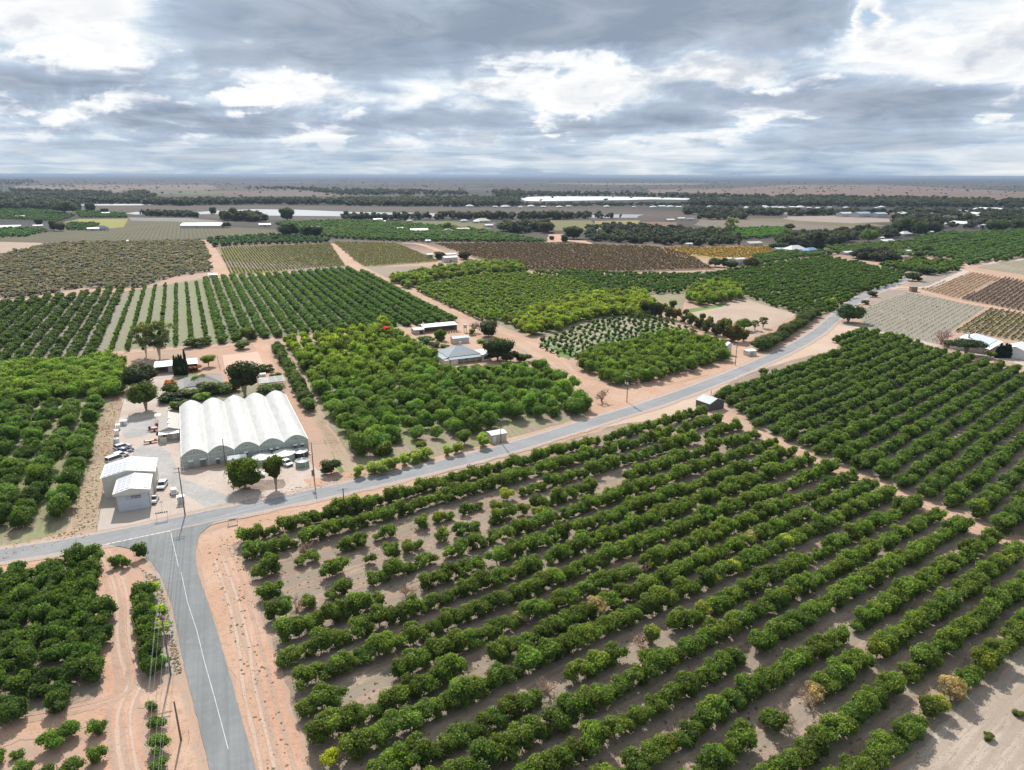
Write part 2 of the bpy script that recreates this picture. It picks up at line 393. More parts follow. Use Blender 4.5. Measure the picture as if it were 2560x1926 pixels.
region('orchard_floor', PP((-400, 750), (10, 765), (320, 728), (520, 695), (880, 676), (960, 700), (1145, 802), (1130, 812), (850, 828), (560, 856), (545, 868), (260, 885), (200, 930), (-50, 960), (-400, 970)), L1, M_HFLOOR, 3, 1, 8)
region('orchard_floor', PP((-30, 1422), (270, 1412), (268, 1560), (275, 1700), (255, 1780), (120, 1830), (-60, 1860)), L1, M_FLOOR, 1.5, .5)
region('orchard_floor', PP((1345, 884), (1340, 862), (1440, 818), (1600, 792), (1730, 830), (1640, 870), (1480, 905), (1420, 895)), L1, ground_mat('young_plot_floor', [(.40, .34, .26), (.16, .26, .08), (.45, .38, .30)]), 2, .8)
region('orchard_floor', PP((1040, 722), (1200, 690), (1600, 690), (1720, 730), (1700, 790), (1560, 800), (1400, 850), (1290, 830)), L1, M_FLOOR3, 2, .8)
region('orchard_floor', PP((1330, 690), (1600, 695), (1900, 665), (2060, 640), (2275, 682), (2255, 700), (2110, 765), (2040, 795), (1980, 790), (1850, 752), (1720, 725)), L2, M_FLOOR3, 3, 1, 6)
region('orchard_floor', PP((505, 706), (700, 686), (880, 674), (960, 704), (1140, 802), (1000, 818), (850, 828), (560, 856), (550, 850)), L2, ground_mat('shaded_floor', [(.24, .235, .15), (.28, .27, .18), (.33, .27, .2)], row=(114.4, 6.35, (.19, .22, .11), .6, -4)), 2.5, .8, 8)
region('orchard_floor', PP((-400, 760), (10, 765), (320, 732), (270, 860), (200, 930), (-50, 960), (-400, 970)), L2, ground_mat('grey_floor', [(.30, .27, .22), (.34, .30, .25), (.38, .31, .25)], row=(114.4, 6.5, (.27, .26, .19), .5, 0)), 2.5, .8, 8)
# open ground
region('dry_field', PP((2560, 1618), (2900, 1570), (2900, 2200), (2000, 2200), (2235, 1930)), L2, M_DRY, 3.0, .8)
region('bare_paddock', ZP(1480, 620, 3.687, [(870, 570), (1400, 470), (1600, 530), (1890, 610), (1700, 720), (1400, 860), (1250, 740), (1000, 650)]), L2, ground_mat('paddock', [(.47, .36, .29), (.53, .40, .32), (.42, .34, .26)]), 2, .6)
region('weed_patch', ZP(1480, 620, 3.687, [(860, 570), (1050, 540), (1250, 510), (1200, 545), (1000, 580), (900, 600)]), L3, M_GRASS, 1.5, .5)
region('weed_patch', ZP(960, 640, 3.687, [(1560, 860), (1700, 830), (1760, 890), (1700, 960), (1620, 920)]), L3, M_GRASS, 1.5, .5)
region('weed_patch', ZP(1480, 620, 3.687, [(330, 820), (450, 830), (420, 880), (300, 900)]), L3, M_GRASS, 1.0, .4)
region('weed_patch', ZP(640, 780, 3.687, [(720, 1330), (800, 1350), (900, 1440), (780, 1480), (720, 1420)]), L3, M_GRASS, 1.0, .4)
region('dry_grass', ZP(640, 780, 3.687, [(390, 610), (460, 640), (500, 780), (500, 900), (440, 800)]), L3, ground_mat('green_straw', [(.30, .32, .12), (.42, .36, .2), (.48, .36, .25)]), .8, .3)
region('dry_grass', ZP(0, 960, 3.456, [(1030, 0), (1100, 0), (1030, 250), (960, 520), (920, 700), (860, 960), (840, 1240), (640, 1280), (640, 1060), (740, 800), (830, 520), (900, 250)]), L2, M_STRAW, 1.2, .5)
region('dry_grass', ZP(0, 1380, 3.047, [(1080, 20), (1190, 90), (1250, 250), (1330, 500), (1400, 840), (1310, 930), (1200, 900), (1190, 600), (1110, 250), (1070, 100)]), L2, ground_mat('pale_litter', [(.40, .33, .28), (.46, .40, .36), (.26, .20, .16)]), .8, .4)
region('dry_grass', ZP(0, 1380, 3.047, [(1560, 30), (1610, 120), (1600, 260), (1700, 420), (1640, 460), (1560, 300), (1530, 120)]), L2, ground_mat('grey_litter', [(.36, .30, .26), (.42, .36, .32), (.26, .21, .18)]), .9, .5)
region('dry_grass', ZP(0, 1380, 3.047, [(1780, 600), (1850, 700), (1900, 900), (1950, 1080), (1940, 1250), (1880, 1120), (1800, 900), (1760, 700)]), L2, ground_mat('grey_litter', [(.36, .30, .26), (.42, .36, .32), (.26, .21, .18)]), .9, .5)
for q in ([(10, 560), (90, 620), (120, 900), (160, 1100), (90, 1000), (30, 800)], [(1900, 60 + 500), (1901, 561), (1902, 562)]):
    if q[0][0] < 100: region('dry_grass', ZP(600, 1180, 2.23, q), L2, M_STRAW, 1.0, .6)

# nursery yard
region('yard', ZP(230, 820, 3.328, [(280, 470), (330, 420), (620, 350), (700, 420), (640, 560), (720, 640), (740, 900), (760, 1190), (1130, 1170), (1800, 1120), (1960, 1230), (1980, 1290), (1500, 1400), (1000, 1510), (380, 1640), (60, 1690), (50, 1560), (100, 1370), (130, 1130), (200, 960), (190, 800), (240, 700)]), L3, M_PALE, 1.2, .4)
region('grey_gravel', ZP(230, 820, 3.328, [(420, 985), (560, 990), (650, 1040), (690, 1140), (740, 1250), (950, 1330), (1120, 1400), (1180, 1480), (1000, 1520), (860, 1440), (700, 1330), (540, 1220), (470, 1090), (330, 1090), (340, 1020)]), L4, M_GRAVEL, 1.5, .4)
region('grey_gravel', ZP(230, 820, 3.328, [(250, 780), (450, 745), (560, 740), (560, 830), (430, 900), (280, 925), (240, 860)]), L4, M_GRAVEL, 1.5, .4)
region('concrete_pad', ZP(240, 1080, 6.4, [(40, 1330), (95, 1090), (360, 1060), (350, 1290), (870, 1190), (850, 1380), (800, 1470), (230, 1590), (10, 1630)]), L5, ground_mat('concrete', [(.50, .44, .39), (.55, .49, .43), (.44, .38, .33)], fine=.4), .6, .1)
region('garden_bed', ZP(560, 1120, 8.508, [(330, 700), (760, 690), (1250, 680), (1350, 780), (1280, 870), (900, 900), (420, 900), (180, 860), (150, 780)]), L4, ground_mat('litter', [(.25, .18, .15), (.33, .26, .22), (.42, .37, .33)]), .8, .4)
region('garden_bed', ZP(560, 1120, 8.508, [(1720, 680), (1900, 640), (2130, 660), (2120, 780), (1850, 810), (1740, 740)]), L4, M_TRACK, .8, .4)
region('garden_bed', ZP(230, 820, 3.328, [(600, 470), (760, 400), (1120, 460), (1500, 480), (1560, 540), (1200, 620), (730, 670), (620, 620)]), L4, ground_mat('garden', [(.33, .27, .22), (.24, .26, .13), (.45, .39, .34)]), 1, .4)
region('garden_bed', ZP(230, 820, 3.328, [(680, 400), (830, 360), (900, 340), (860, 430), (760, 450)]), L4, ground_mat('lawn', [(.25, .25, .14), (.32, .28, .19), (.40, .34, .26)]), .6, .3)
region('court', ZP(380, 840, 6.506, [(1140, 320), (1720, 260), (1860, 560), (1200, 600)]), L4, ground_mat('court_clay', [(.66, .44, .35), (.69, .47, .38), (.62, .40, .32)], fine=.3), .3, .05)
# farmhouse yard and drive
region('dirt_yard', ZP(960, 640, 3.687, [(-40, 670), (280, 640), (690, 590), (840, 590), (1080, 680), (1000, 760), (1080, 960), (960, 990), (800, 1010), (560, 1090), (500, 1060), (480, 900), (260, 820), (230, 880), (60, 760), (-40, 740)]), L3, M_DIRT, 1.5, .5)
region('dirt_drive', ZP(960, 640, 3.687, [(130, 285), (250, 290), (500, 425), (800, 555), (850, 640), (1090, 680), (1260, 765), (1400, 800), (1560, 880), (1680, 970), (1800, 1110), (2090, 1200), (2300, 1230), (2750, 1180), (3100, 1060), (3120, 1130), (2600, 1290), (2150, 1440), (1850, 1460), (1780, 1330), (1640, 1230), (1700, 1190), (1660, 1080), (1440, 960), (1190, 800), (1000, 760), (850, 700), (690, 620), (640, 540), (350, 420)]), L4, M_DIRT, 1.5, .4)
region('dirt_drive', ZP(1480, 620, 3.687, [(560, 590), (620, 600), (900, 720), (1150, 800), (1300, 880), (1440, 900), (1640, 985), (1500, 1040), (1280, 1120), (1000, 1190), (700, 1260), (300, 1330), (250, 1290), (700, 1200), (1240, 1080), (1290, 960), (1200, 860), (1000, 770), (850, 720)]), L3, M_DIRT, 1.2, .4)
region('bare_patch', ZP(1480, 620, 3.687, [(240, 430), (330, 415), (480, 450), (450, 510), (360, 490)]), L4, M_DIRT, 1, .4)
region('bare_patch', ZP(960, 640, 3.687, [(1720, 345), (1790, 350), (1880, 390), (1790, 400)]), L4, M_DIRT, 1, .4)
# verges of the main road
region('road_verge', PP((860, 1185), (1060, 1150), (1240, 1105), (1400, 1062), (1480, 1035), (1560, 1040), (1300, 1125), (1000, 1200), (840, 1225)), L2, M_DIRT, 2, .5)
region('road_verge', PP((1580, 1000), (1740, 965), (1900, 905), (1990, 865), (2050, 830), (2095, 802), (2140, 822), (2100, 845), (2090, 878), (2000, 895), (1870, 935), (1780, 985), (1790, 1030), (1560, 1060), (1480, 1075)), L2, ground_mat('verge_straw', [(.58, .42, .33), (.60, .47, .37), (.50, .40, .28)]), 2, .5)
region('road_verge', PP((490, 1345), (640, 1290), (900, 1225), (1100, 1175), (1100, 1200), (860, 1278), (600, 1350), (560, 1380), (600, 1500), (680, 1700), (760, 1926), (800, 2100), (680, 2100), (640, 1926), (570, 1660), (520, 1500)), L2, M_DIRT, 2, .6)
region('road_verge', PP((-60, 1425), (240, 1372), (345, 1385), (392, 1440), (300, 1400), (270, 1430), (100, 1425), (-60, 1452)), L2, M_DIRT, 1.2, .4)
# tracks
w_ = lambda x, y: Vector((x, y, 0))
strip('dirt_track', [w_(63, 226), w_(70, 212), w_(77, 197), w_(91, 166), w_(108, 132), w_(126, 96)], 4.2, L3, M_TRACK, 1.4, .3)
strip('dirt_track', ZP(0, 1380, 3.047, [(740, -10), (780, 100), (860, 300), (900, 500), (900, 700), (930, 900), (930, 1050), (860, 1200), (900, 1450), (950, 1700), (980, 1900)]), 4.6, L3, M_TRACK, 2.0, .5)
strip('dirt_track', ZP(0, 1380, 3.047, [(-60, 1420), (200, 1330), (600, 1270), (850, 1190), (1000, 1120), (1280, 1060), (1340, 1400), (1400, 1800)]), 3.2, L2, M_DIRT, 1.8, .5)
strip('dirt_track', ZP(600, 1180, 2.23, [(-60, 480), (0, 640), (60, 860), (150, 1100), (210, 1350), (280, 1600), (330, 1900)]), 2.6, L3, M_TRACK, 1.8, .4)
strip('dirt_track', ZP(0, 660, 2.572, [(540, 690), (620, 600), (700, 575), (950, 555), (1200, 540), (1420, 525), (1700, 500), (1800, 470)]), 5, L3, M_DIRT, 2.0, .5)
strip('dirt_track', ZP(640, 780, 3.687, [(-30, 250), (60, 300), (60, 420), (120, 560), (180, 700)]), 6, L3, M_TRACK, 2.0, .5)
strip('dirt_track', PP((885, 1180), (800, 1060), (760, 960), (722, 890)), 2.6, L2, M_STRAW, 1.4, .4)
strip('dirt_track', ZP(0, 400, 2.572, [(1310, 515), (1360, 580), (1370, 650), (1420, 700), (1440, 760)]), [7, 8, 13, 14, 8], L3, M_DIRT, 3, .8)
strip('dirt_track', ZP(850, 400, 2.572, [(-50, 540), (20, 600), (80, 680), (160, 720), (300, 790), (420, 850)]), [8, 8, 10, 12, 10, 9], L3, M_DIRT, 3, .8)
strip('dirt_track', ZP(850, 400, 2.572, [(760, 640), (850, 650), (910, 690)]), 9, L3, M_DIRT, 2, .8)
strip('dirt_track', ZP(850, 400, 2.572, [(400, 535), (520, 540), (650, 590), (720, 640)]), 6, L3, M_DIRT, 2, .8)
strip('dirt_track', ZP(850, 400, 2.572, [(2050, 565), (2130, 600), (2230, 630)]), 9, L3, M_DIRT, 2, .8)
strip('dirt_track', ZP(1900, 640, 3.352, [(980, 330), (1080, 275), (1160, 262), (1280, 270), (1420, 262), (1560, 200), (1720, 130), (1700, 100)]), [4, 5, 5, 5, 6, 6, 7, 7], L3, M_PALE, 2, .5)
strip('dirt_track', ZP(1900, 640, 3.352, [(1300, 285), (1500, 340), (1700, 390), (1900, 425), (2212, 480), (2500, 540)]), 5, L3, M_DIRT, 2, .5)
strip('dirt_track', ZP(1900, 640, 3.352, [(1700, 80), (1760, 125), (1960, 170), (2212, 215), (2500, 270)]), 6, L3, M_DIRT, 2, .5)
strip('dirt_track', ZP(1900, 640, 3.352, [(1690, 85), (1900, 65), (2212, 25), (2500, -20)]), 7, L3, M_PALE, 2, .5)
strip('dirt_track', ZP(1900, 640, 3.352, [(640, 550), (760, 590), (900, 620), (1250, 705), (1580, 775), (1900, 830), (2212, 900), (2500, 980)]), [4, 4, 4, 5, 6, 6, 6, 6], L3, M_PALE, 2, .5)
strip('dirt_track', ZP(1700, 400, 2.572, [(370, 708), (520, 690), (650, 665), (760, 640)]), 9, L4, M_PALE, 2, .5)

region('orchard_floor', PP((-500, 620), (0, 640), (120, 612), (330, 606), (505, 602), (522, 640), (530, 680), (440, 692), (350, 720), (200, 722), (60, 745), (-500, 760)), L1, ground_mat('olive_floor', [(.27, .22, .175), (.30, .245, .20), (.23, .20, .15)]), 4, 1.5, 10)
# wheel ruts on the tracks
M_RUT = ground_mat('wheel_rut', [(.46, .32, .25), (.50, .36, .28), (.38, .26, .2)]); M_RUT2 = ground_mat('pale_rut', [(.56, .41, .33), (.58, .44, .355), (.50, .36, .28)])
def ruts(pts, m, gap=1.5, w=.42, amp=.25):
    for k in (-1, 1):
        q = []
        for i, p in enumerate(pts):
            d = (pts[min(i + 1, len(pts) - 1)] - pts[max(i - 1, 0)]).normalized(); o = k * gap / 2 + math.sin(i * 1.3) * amp; q.append(Vector((p.x - d.y * o, p.y + d.x * o, 0)))
        strip('dirt_track', q, w * 1.3, L4, m, .3, .1, 1.5)
tr1 = ZP(0, 1380, 3.047, [(740, -10), (780, 100), (860, 300), (900, 500), (900, 700), (930, 900), (930, 1050), (860, 1200), (900, 1450), (950, 1700), (980, 1900)]); ruts(tr1, M_RUT)
ruts([p + Vector((1.3, 0, 0)) for p in tr1], M_RUT2, 1.7, .3, .5); ruts(ZP(0, 1380, 3.047, [(-60, 1300), (300, 1270), (700, 1180), (960, 1080), (1000, 900)]), M_RUT, 1.5, .35, .4)
ruts(ZP(600, 1180, 2.23, [(-80, 420), (-10, 640), (50, 860), (130, 1100), (190, 1350), (250, 1600), (300, 1900)]), M_RUT, 1.6, .3, .3); ruts(ZP(600, 1180, 2.23, [(-120, 480), (-40, 760), (20, 1000), (60, 1200), (140, 1500), (180, 1800)]), M_RUT2, 1.6, .28, .5)
ruts([w_(63, 226), w_(70, 212), w_(77, 197), w_(91, 166), w_(108, 132), w_(126, 96)], M_RUT, 1.5, .35, .15)
ruts(ZP(960, 640, 3.687, [(180, 300), (450, 430), (780, 590), (960, 700), (1160, 740), (1400, 860), (1640, 1010), (1800, 1200), (1950, 1320)]), M_RUT, 1.8, .45, .4); ruts(ZP(960, 640, 3.687, [(900, 740), (1160, 800), (1400, 920), (1600, 1050), (1760, 1200), (1900, 1380)]), M_RUT2, 1.8, .5, .4)
# far vineyards and paddocks (pixel outlines of the survey)
def field(key, pts, cols, row=None, z=L1, soft=3, jag=1.0, step=12, scale=.5, name='field'):
    return region(name, pts, z, ground_mat(key, cols, row=row, scale=scale), soft, jag, step)
field('f1', PP((548, 620), (600, 616), (828, 608), (868, 668), (700, 680), (575, 690), (560, 660)), [(.23, .22, .07), (.28, .25, .09), (.30, .22, .13)], (114, 3.2, (.17, .15, .07), .5))
field('f2', PP((828, 603), (990, 606), (1090, 648), (1098, 655), (910, 670), (880, 650)), [(.25, .24, .08), (.22, .19, .09), (.30, .22, .12)], (114, 3.2, (.16, .14, .07), .5))
field('f3', PP((1080, 607), (1350, 606), (1500, 612), (1640, 615), (1720, 632), (1790, 675), (1560, 682), (1330, 678), (1200, 650)), [(0.187, 0.132, 0.0935), (0.221, 0.157, 0.102), (0.178, 0.162, 0.0765)], (24, 3.2, (.15, .10, .07), .45))
field('f3y', PP((1350, 607), (1640, 615), (1650, 625), (1480, 628), (1370, 618)), [(.26, .24, .08), (.22, .19, .09), (.28, .22, .11)], (24, 3.2, (.16, .13, .06), .5), L2)
field('f4', PP((1650, 618), (1930, 616), (1955, 634), (1860, 648), (1760, 646), (1700, 636)), [(.42, .33, .08), (.36, .27, .09), (.40, .28, .13)], (24, 3.5, (.27, .18, .06), .4))
field('f5', PP((-300, 610), (0, 605), (110, 608), (60, 625), (-10, 636), (-300, 640)), [(.44, .33, .26), (.48, .36, .29), (.36, .28, .22)])
field('f6', PP((160, 558), (330, 545), (480, 545), (570, 568), (700, 575), (690, 590), (400, 600), (180, 602), (0, 605), (0, 590), (120, 580)), [(0.104, 0.104, 0.056), (0.128, 0.12, 0.064), (0.136, 0.112, 0.072)], (114, 5, (.18, .15, .10), .6))
field('f6y', PP((160, 556), (200, 548), (320, 547), (310, 568), (270, 572), (190, 562)), [(0.32, 0.304, 0.08), (0.272, 0.264, 0.08), (0.304, 0.248, 0.12)], None, L2)
field('f6g', PP((320, 544), (470, 546), (560, 554), (520, 556), (330, 552)), [(.26, .25, .23), (.30, .28, .26), (.22, .2, .18)], (60, 14, (.22, .2, .17), .6), L2)
field('f7', PP((190, 640), (900, 668), (1100, 665), (1200, 700), (1140, 720), (980, 730), (900, 690)), [(0.323, 0.255, 0.212), (0.357, 0.281, 0.23), (0.281, 0.238, 0.17)], None, L1)
# right-hand vineyards
field('v1', ZP(1900, 640, 3.352, [(900, 430), (1230, 300), (1890, 430), (1590, 640), (1560, 760), (1240, 700), (880, 600), (840, 520)]), [(.35, .30, .265), (.32, .29, .24), (.27, .29, .20)], (47.8, 2.9, (.25, .25, .18), .45), L1, 2, .6, 5)
field('v2', ZP(1900, 640, 3.352, [(1340, 280), (1790, 135), (2030, 180), (1660, 360)]), [(.36, .25, .18), (.39, .28, .19), (.30, .20, .14)], (47.8, 2.9, (.28, .19, .13), .5), L1, 1.5, .6, 5)
field('v3', ZP(1900, 640, 3.352, [(2040, 180), (2500, 240), (2500, 520), (2200, 465), (1680, 365)]), [(.24, .17, .14), (.28, .20, .15), (.20, .17, .11)], (47.8, 2.9, (.33, .24, .19), .5), L1, 1.5, .6, 5)
field('v4', ZP(1900, 640, 3.352, [(1930, 435), (2500, 530), (2600, 900), (2212, 720), (1880, 670), (1620, 640)]), [(.32, .24, .18), (.30, .26, .14), (.36, .28, .2)], (47.1, 2.9, (.40, .31, .23), .5), L1, 1.5, .6, 5)
field('v5', ZP(1900, 640, 3.352, [(1900, 68), (2500, -10), (2600, 180), (2212, 160), (1820, 100)]), [(.36, .30, .24), (.28, .25, .18), (.33, .27, .2)], (47.8, 5, (.24, .25, .13), .4), L1, 2, .6, 5)
field('v6', ZP(1900, 640, 3.352, [(940, 340), (1080, 285), (1240, 290), (900, 420), (880, 390)]), [(.34, .28, .25), (.38, .32, .27), (.27, .22, .18)], None, L2, 1.5, .6, 5)
field('v7', ZP(1900, 640, 3.352, [(1340, 200), (1400, 160), (1560, 130), (1700, 120), (1550, 190), (1400, 255), (1290, 262), (1240, 240)]), [(.30, .25, .22), (.36, .30, .25), (.22, .18, .15)], None, L2, 1.5, .6, 5)
# the river flats, water and the plain beyond, its tones lowered to stand for cloud shadow
field('mud', ZP(0, 400, 2.572, [(-200, 290), (700, 285), (1500, 295), (2400, 300), (3400, 315), (4300, 330), (5100, 335), (6000, 340), (7000, 350), (6500, 440), (5500, 395), (3500, 385), (2200, 390), (1500, 380), (600, 340), (-200, 330)]), [(0.101, 0.0825, 0.0675), (0.12, 0.0975, 0.0788), (0.075, 0.0638, 0.0525)], None, L1, 20, 6, 60, .1, 'river_flats')
def water(name, pts, col, rough=.25):
    m, t, b, out = new_mat('water'); g = t.node('ShaderNodeNewGeometry')
    n = t.noise(g.outputs['Position'], .02, 4, .6); t.put(b, 'Base Color', t.mixc(n, tuple(q * .85 for q in col), col)); t.put(b, 'Roughness', rough); t.put(b, 'Specular IOR Level', .5)
    return region(name, pts, L3, m, 0, 5, 40)
water('river', ZP(0, 400, 2.572, [(800, 345), (870, 335), (1200, 340), (1440, 325), (1640, 318), (1900, 320), (2250, 335), (2700, 342), (2960, 350), (2900, 362), (2500, 372), (2150, 362), (1900, 360), (1700, 358), (1500, 350), (1200, 350), (860, 352)]), (.30, .32, .34))
water('river', ZP(0, 400, 2.572, [(520, 288), (700, 284), (960, 286), (960, 292), (700, 293), (520, 293)]), (.42, .43, .43), .35)
water('river', ZP(850, 400, 2.572, [(1560, 358), (1760, 350), (1960, 352), (1900, 372), (1600, 374)]), (.26, .28, .30))
water('lake', ZP(850, 400, 2.572, [(1170, 250), (1200, 240), (1340, 235), (1700, 236), (2000, 241), (2230, 247), (2310, 251), (2212, 257), (2000, 254), (1850, 258), (1500, 262), (1250, 266), (1180, 262)]), (.82, .85, .87), .3)
field('p1', ZP(0, 400, 2.572, [(130, 165), (500, 160), (1350, 160), (1420, 185), (1300, 195), (850, 192), (720, 215), (560, 205), (60, 185)]), [(0.195, 0.146, 0.112), (0.21, 0.158, 0.124), (0.15, 0.116, 0.09)], None, L1, 30, 10, 100, .02)
field('p2', ZP(0, 400, 2.572, [(900, 195), (1300, 195), (1420, 205), (1400, 222), (1000, 222), (840, 212)]), [(.11, .13, .075), (.13, .14, .08), (.15, .15, .09)], None, L2, 20, 10, 100, .02)
field('p3', ZP(0, 400, 2.572, [(1400, 200), (1950, 195), (2200, 210), (2200, 235), (1700, 235), (1420, 225)]), [(0.144, 0.112, 0.088), (0.16, 0.12, 0.096), (0.112, 0.092, 0.072)], None, L1, 20, 10, 100, .02)
field('p4', ZP(1700, 400, 2.572, [(-200, 190), (300, 185), (700, 160), (1300, 160), (2212, 205), (3000, 215), (3000, 280), (2212, 268), (1600, 255), (1000, 240), (300, 225), (-200, 215)]), [(0.192, 0.132, 0.108), (0.216, 0.148, 0.12), (0.152, 0.112, 0.092)], None, L1, 30, 10, 100, .02)
field('p5', ZP(1700, 400, 2.572, [(-900, 150), (-200, 148), (200, 152), (60, 160), (-500, 162)]), [(0.225, 0.173, 0.128), (0.203, 0.15, 0.112), (0.165, 0.135, 0.105)], None, L1, 40, 20, 200, .02)
field('p6', ZP(1700, 400, 2.572, [(140, 375), (280, 375), (700, 395), (1350, 440), (1200, 452), (700, 450), (380, 440), (260, 445), (80, 420)]), [(0.2, 0.164, 0.14), (0.224, 0.18, 0.152), (0.16, 0.136, 0.112)], None, L2, 8, 3, 40, .1)
field('p7', ZP(1700, 400, 2.572, [(150, 372), (600, 378), (1250, 412), (1360, 430), (1000, 425), (560, 398), (200, 385)]), [(.17, .15, .08), (.2, .17, .1), (.16, .13, .09)], None, L3, 6, 2, 40, .1)
field('p8', ZP(1700, 400, 2.572, [(680, 365), (1000, 360), (1340, 378), (1350, 400), (1100, 408), (760, 392), (660, 378)]), [(0.323, 0.272, 0.234), (0.357, 0.297, 0.255), (0.281, 0.238, 0.204)], None, L4, 6, 2, 40, .1)
field('g1', ZP(850, 400, 2.572, [(330, 410), (450, 395), (700, 395), (1000, 405), (960, 445), (780, 440), (400, 430)]), [(.17, .18, .08), (.21, .18, .1), (.24, .18, .12)], (30, 12, (.13, .13, .06), .4), L2, 5, 2, 20, .2)
field('g2', ZP(850, 400, 2.572, [(1080, 392), (1330, 395), (1300, 415), (1090, 425)]), [(.16, .17, .08), (.19, .17, .09), (.2, .16, .1)], None, L2, 5, 2, 20, .2)
field('g3', ZP(850, 400, 2.572, [(1350, 390), (1620, 390), (1640, 450), (1380, 455)]), [(.2, .2, .08), (.22, .18, .1), (.24, .19, .11)], (24, 6, (.16, .14, .07), .4), L2, 5, 2, 20, .2)
field('g4', ZP(850, 400, 2.572, [(1640, 392), (1930, 390), (1910, 430), (1760, 440), (1620, 450)]), [(.33, .28, .11), (.28, .23, .1), (.3, .24, .12)], None, L2, 5, 2, 20, .2)
field('g5', ZP(850, 400, 2.572, [(1945, 398), (2160, 400), (2180, 440), (2050, 465), (1940, 425)]), [(.22, .14, .1), (.25, .16, .11), (.2, .15, .1)], None, L2, 5, 2, 20, .2)
field('g6', ZP(1700, 400, 2.572, [(930, 555), (1250, 540), (1450, 545), (1400, 562), (1100, 578), (950, 580)]), [(.26, .2, .13), (.3, .22, .14), (.2, .18, .1)], None, L2, 4, 2, 20, .2)
region('shed_yard', ZP(850, 400, 2.572, [(1340, 480), (1430, 478), (1440, 515), (1580, 520), (1640, 545), (1480, 525), (1330, 530)]), L4, M_TRACK, 4, 1.0, 10)

# ---------------- asphalt ----------------
def asphalt(key, base, ang):
    m, t, b, out = new_mat(key); g = t.node('ShaderNodeNewGeometry'); p = g.outputs['Position']
    n = t.noise(p, .12, 5, .6); n2 = t.noise(p, 9, 3, .7); n3 = t.noise(p, .8, 6, .65)
    s = t.node('ShaderNodeSeparateXYZ'); t.put(s, 0, p)
    cc = t.m('ADD', t.m('MULTIPLY', s.outputs[0], -math.sin(rad(ang))), t.m('MULTIPLY', s.outputs[1], math.cos(rad(ang))))
    cmb = t.node('ShaderNodeCombineXYZ'); t.put(cmb, 0, cc); wn = t.noise(cmb.outputs[0], .9, 3, .7)
    c = t.mixc(t.remap(n, .35, .65), base, tuple(q * .85 for q in base))
    c = t.mixc(t.remap(n3, .45, .7, 0, .4), c, tuple(q * 1.18 + .01 for q in base))
    n9 = t.noise(t.vm('ADD', p, (77, 3, 0)), .05, 3, .4); c = t.mixc(t.remap(n9, .56, .58, 0, .3), c, tuple(q * .72 for q in base))
    c = t.mixc(t.remap(wn, .42, .62, 0, .5), c, tuple(q * .68 for q in base))
    c = t.mixc(t.remap(n2, .45, .7, 0, .35), c, tuple(q * .7 for q in base))
    p2, soil, _ = soil_nodes(t)
    at = t.node('ShaderNodeAttribute', attribute_name='edge')
    f = t.remap(t.m('ADD', at.outputs['Fac'], t.m('MULTIPLY', t.m('SUBTRACT', n3, .5), .9)), .2, .6)
    c = t.mixc(f, t.mixc(.5, soil, (.36, .33, .31)), c)
    t.put(b, 'Base Color', c); t.put(b, 'Roughness', .9); t.put(b, 'Specular IOR Level', .12); return m
M_ROAD = asphalt('asphalt', (.27, .275, .28), 37)
M_ROAD2 = asphalt('asphalt_two', (.215, .225, .225), 112)
main_pts = PP((-200, 1424), (0, 1391), (150, 1367), (289, 1343), (480, 1300), (640, 1268), (928, 1207), (1239, 1132), (1472, 1060), (1705, 988), (1933, 895), (2040, 838), (2092, 790), (2150, 744), (2205, 723), (2262, 700), (2292, 686), (2282, 672), (2262, 665), (2230, 660))
road = strip('road', main_pts, 5.6, L5, M_ROAD, .9, .12, 1.5)
side = PP((249, 1358), (347, 1377), (376, 1403), (402, 1440), (430, 1511), (463, 1675), (525, 1926), (560, 2070), (620, 2300), (820, 2300), (710, 2070), (640, 1926), (571, 1675), (522, 1511), (493, 1429), (488, 1385), (500, 1336), (535, 1307), (640, 1281), (470, 1298))
region('side_road', side, L4 + .006, M_ROAD2, .5, .06, 1.2)
strip('road_shoulder', main_pts, 8.0, L4, ground_mat('shoulder', [(.44, .39, .36), (.50, .42, .37), (.38, .34, .31)]), 1.5, .4, 2)
M_PAINT = paint((.62, .62, .60), .8, dirt=.5)
def mark(name, a, b, w, parent=road, z=.125):
    d = (b - a).normalized(); n = Vector((-d.y, d.x, 0)) * w / 2
    mb = MB(); k = max(1, int((b - a).length / 4))
    for i in range(k):
        p, q = a + (b - a) * i / k, a + (b - a) * (i + 1) / k
        mb.poly([(p.x - n.x, p.y - n.y, z), (q.x - n.x, q.y - n.y, z), (q.x + n.x, q.y + n.y, z), (p.x + n.x, p.y + n.y, z)])
    return mb.build(name, M_PAINT, parent)
for x, y in [(935, 1388), (985, 1378), (1030, 1367), (1080, 1357), (1130, 1346), (1178, 1335), (1225, 1325), (1272, 1316), (1320, 1306), (1368, 1297), (1412, 1288), (1455, 1279)]:
    a = ZP(0, 960, 3.456, [(x - 17, y + 3.5), (x + 17, y - 3.5)]); mark('road_marking', a[0], a[1], .42)
sl = PP((427, 1333), (446, 1417)); mark('centre_line', sl[0], sl[1], .12)
sl = PP((453, 1432), (469, 1508), (492, 1577), (512, 1659), (538, 1751), (571, 1876))
for a, b in zip(sl, sl[1:]): mark('centre_line', a, b, .09)
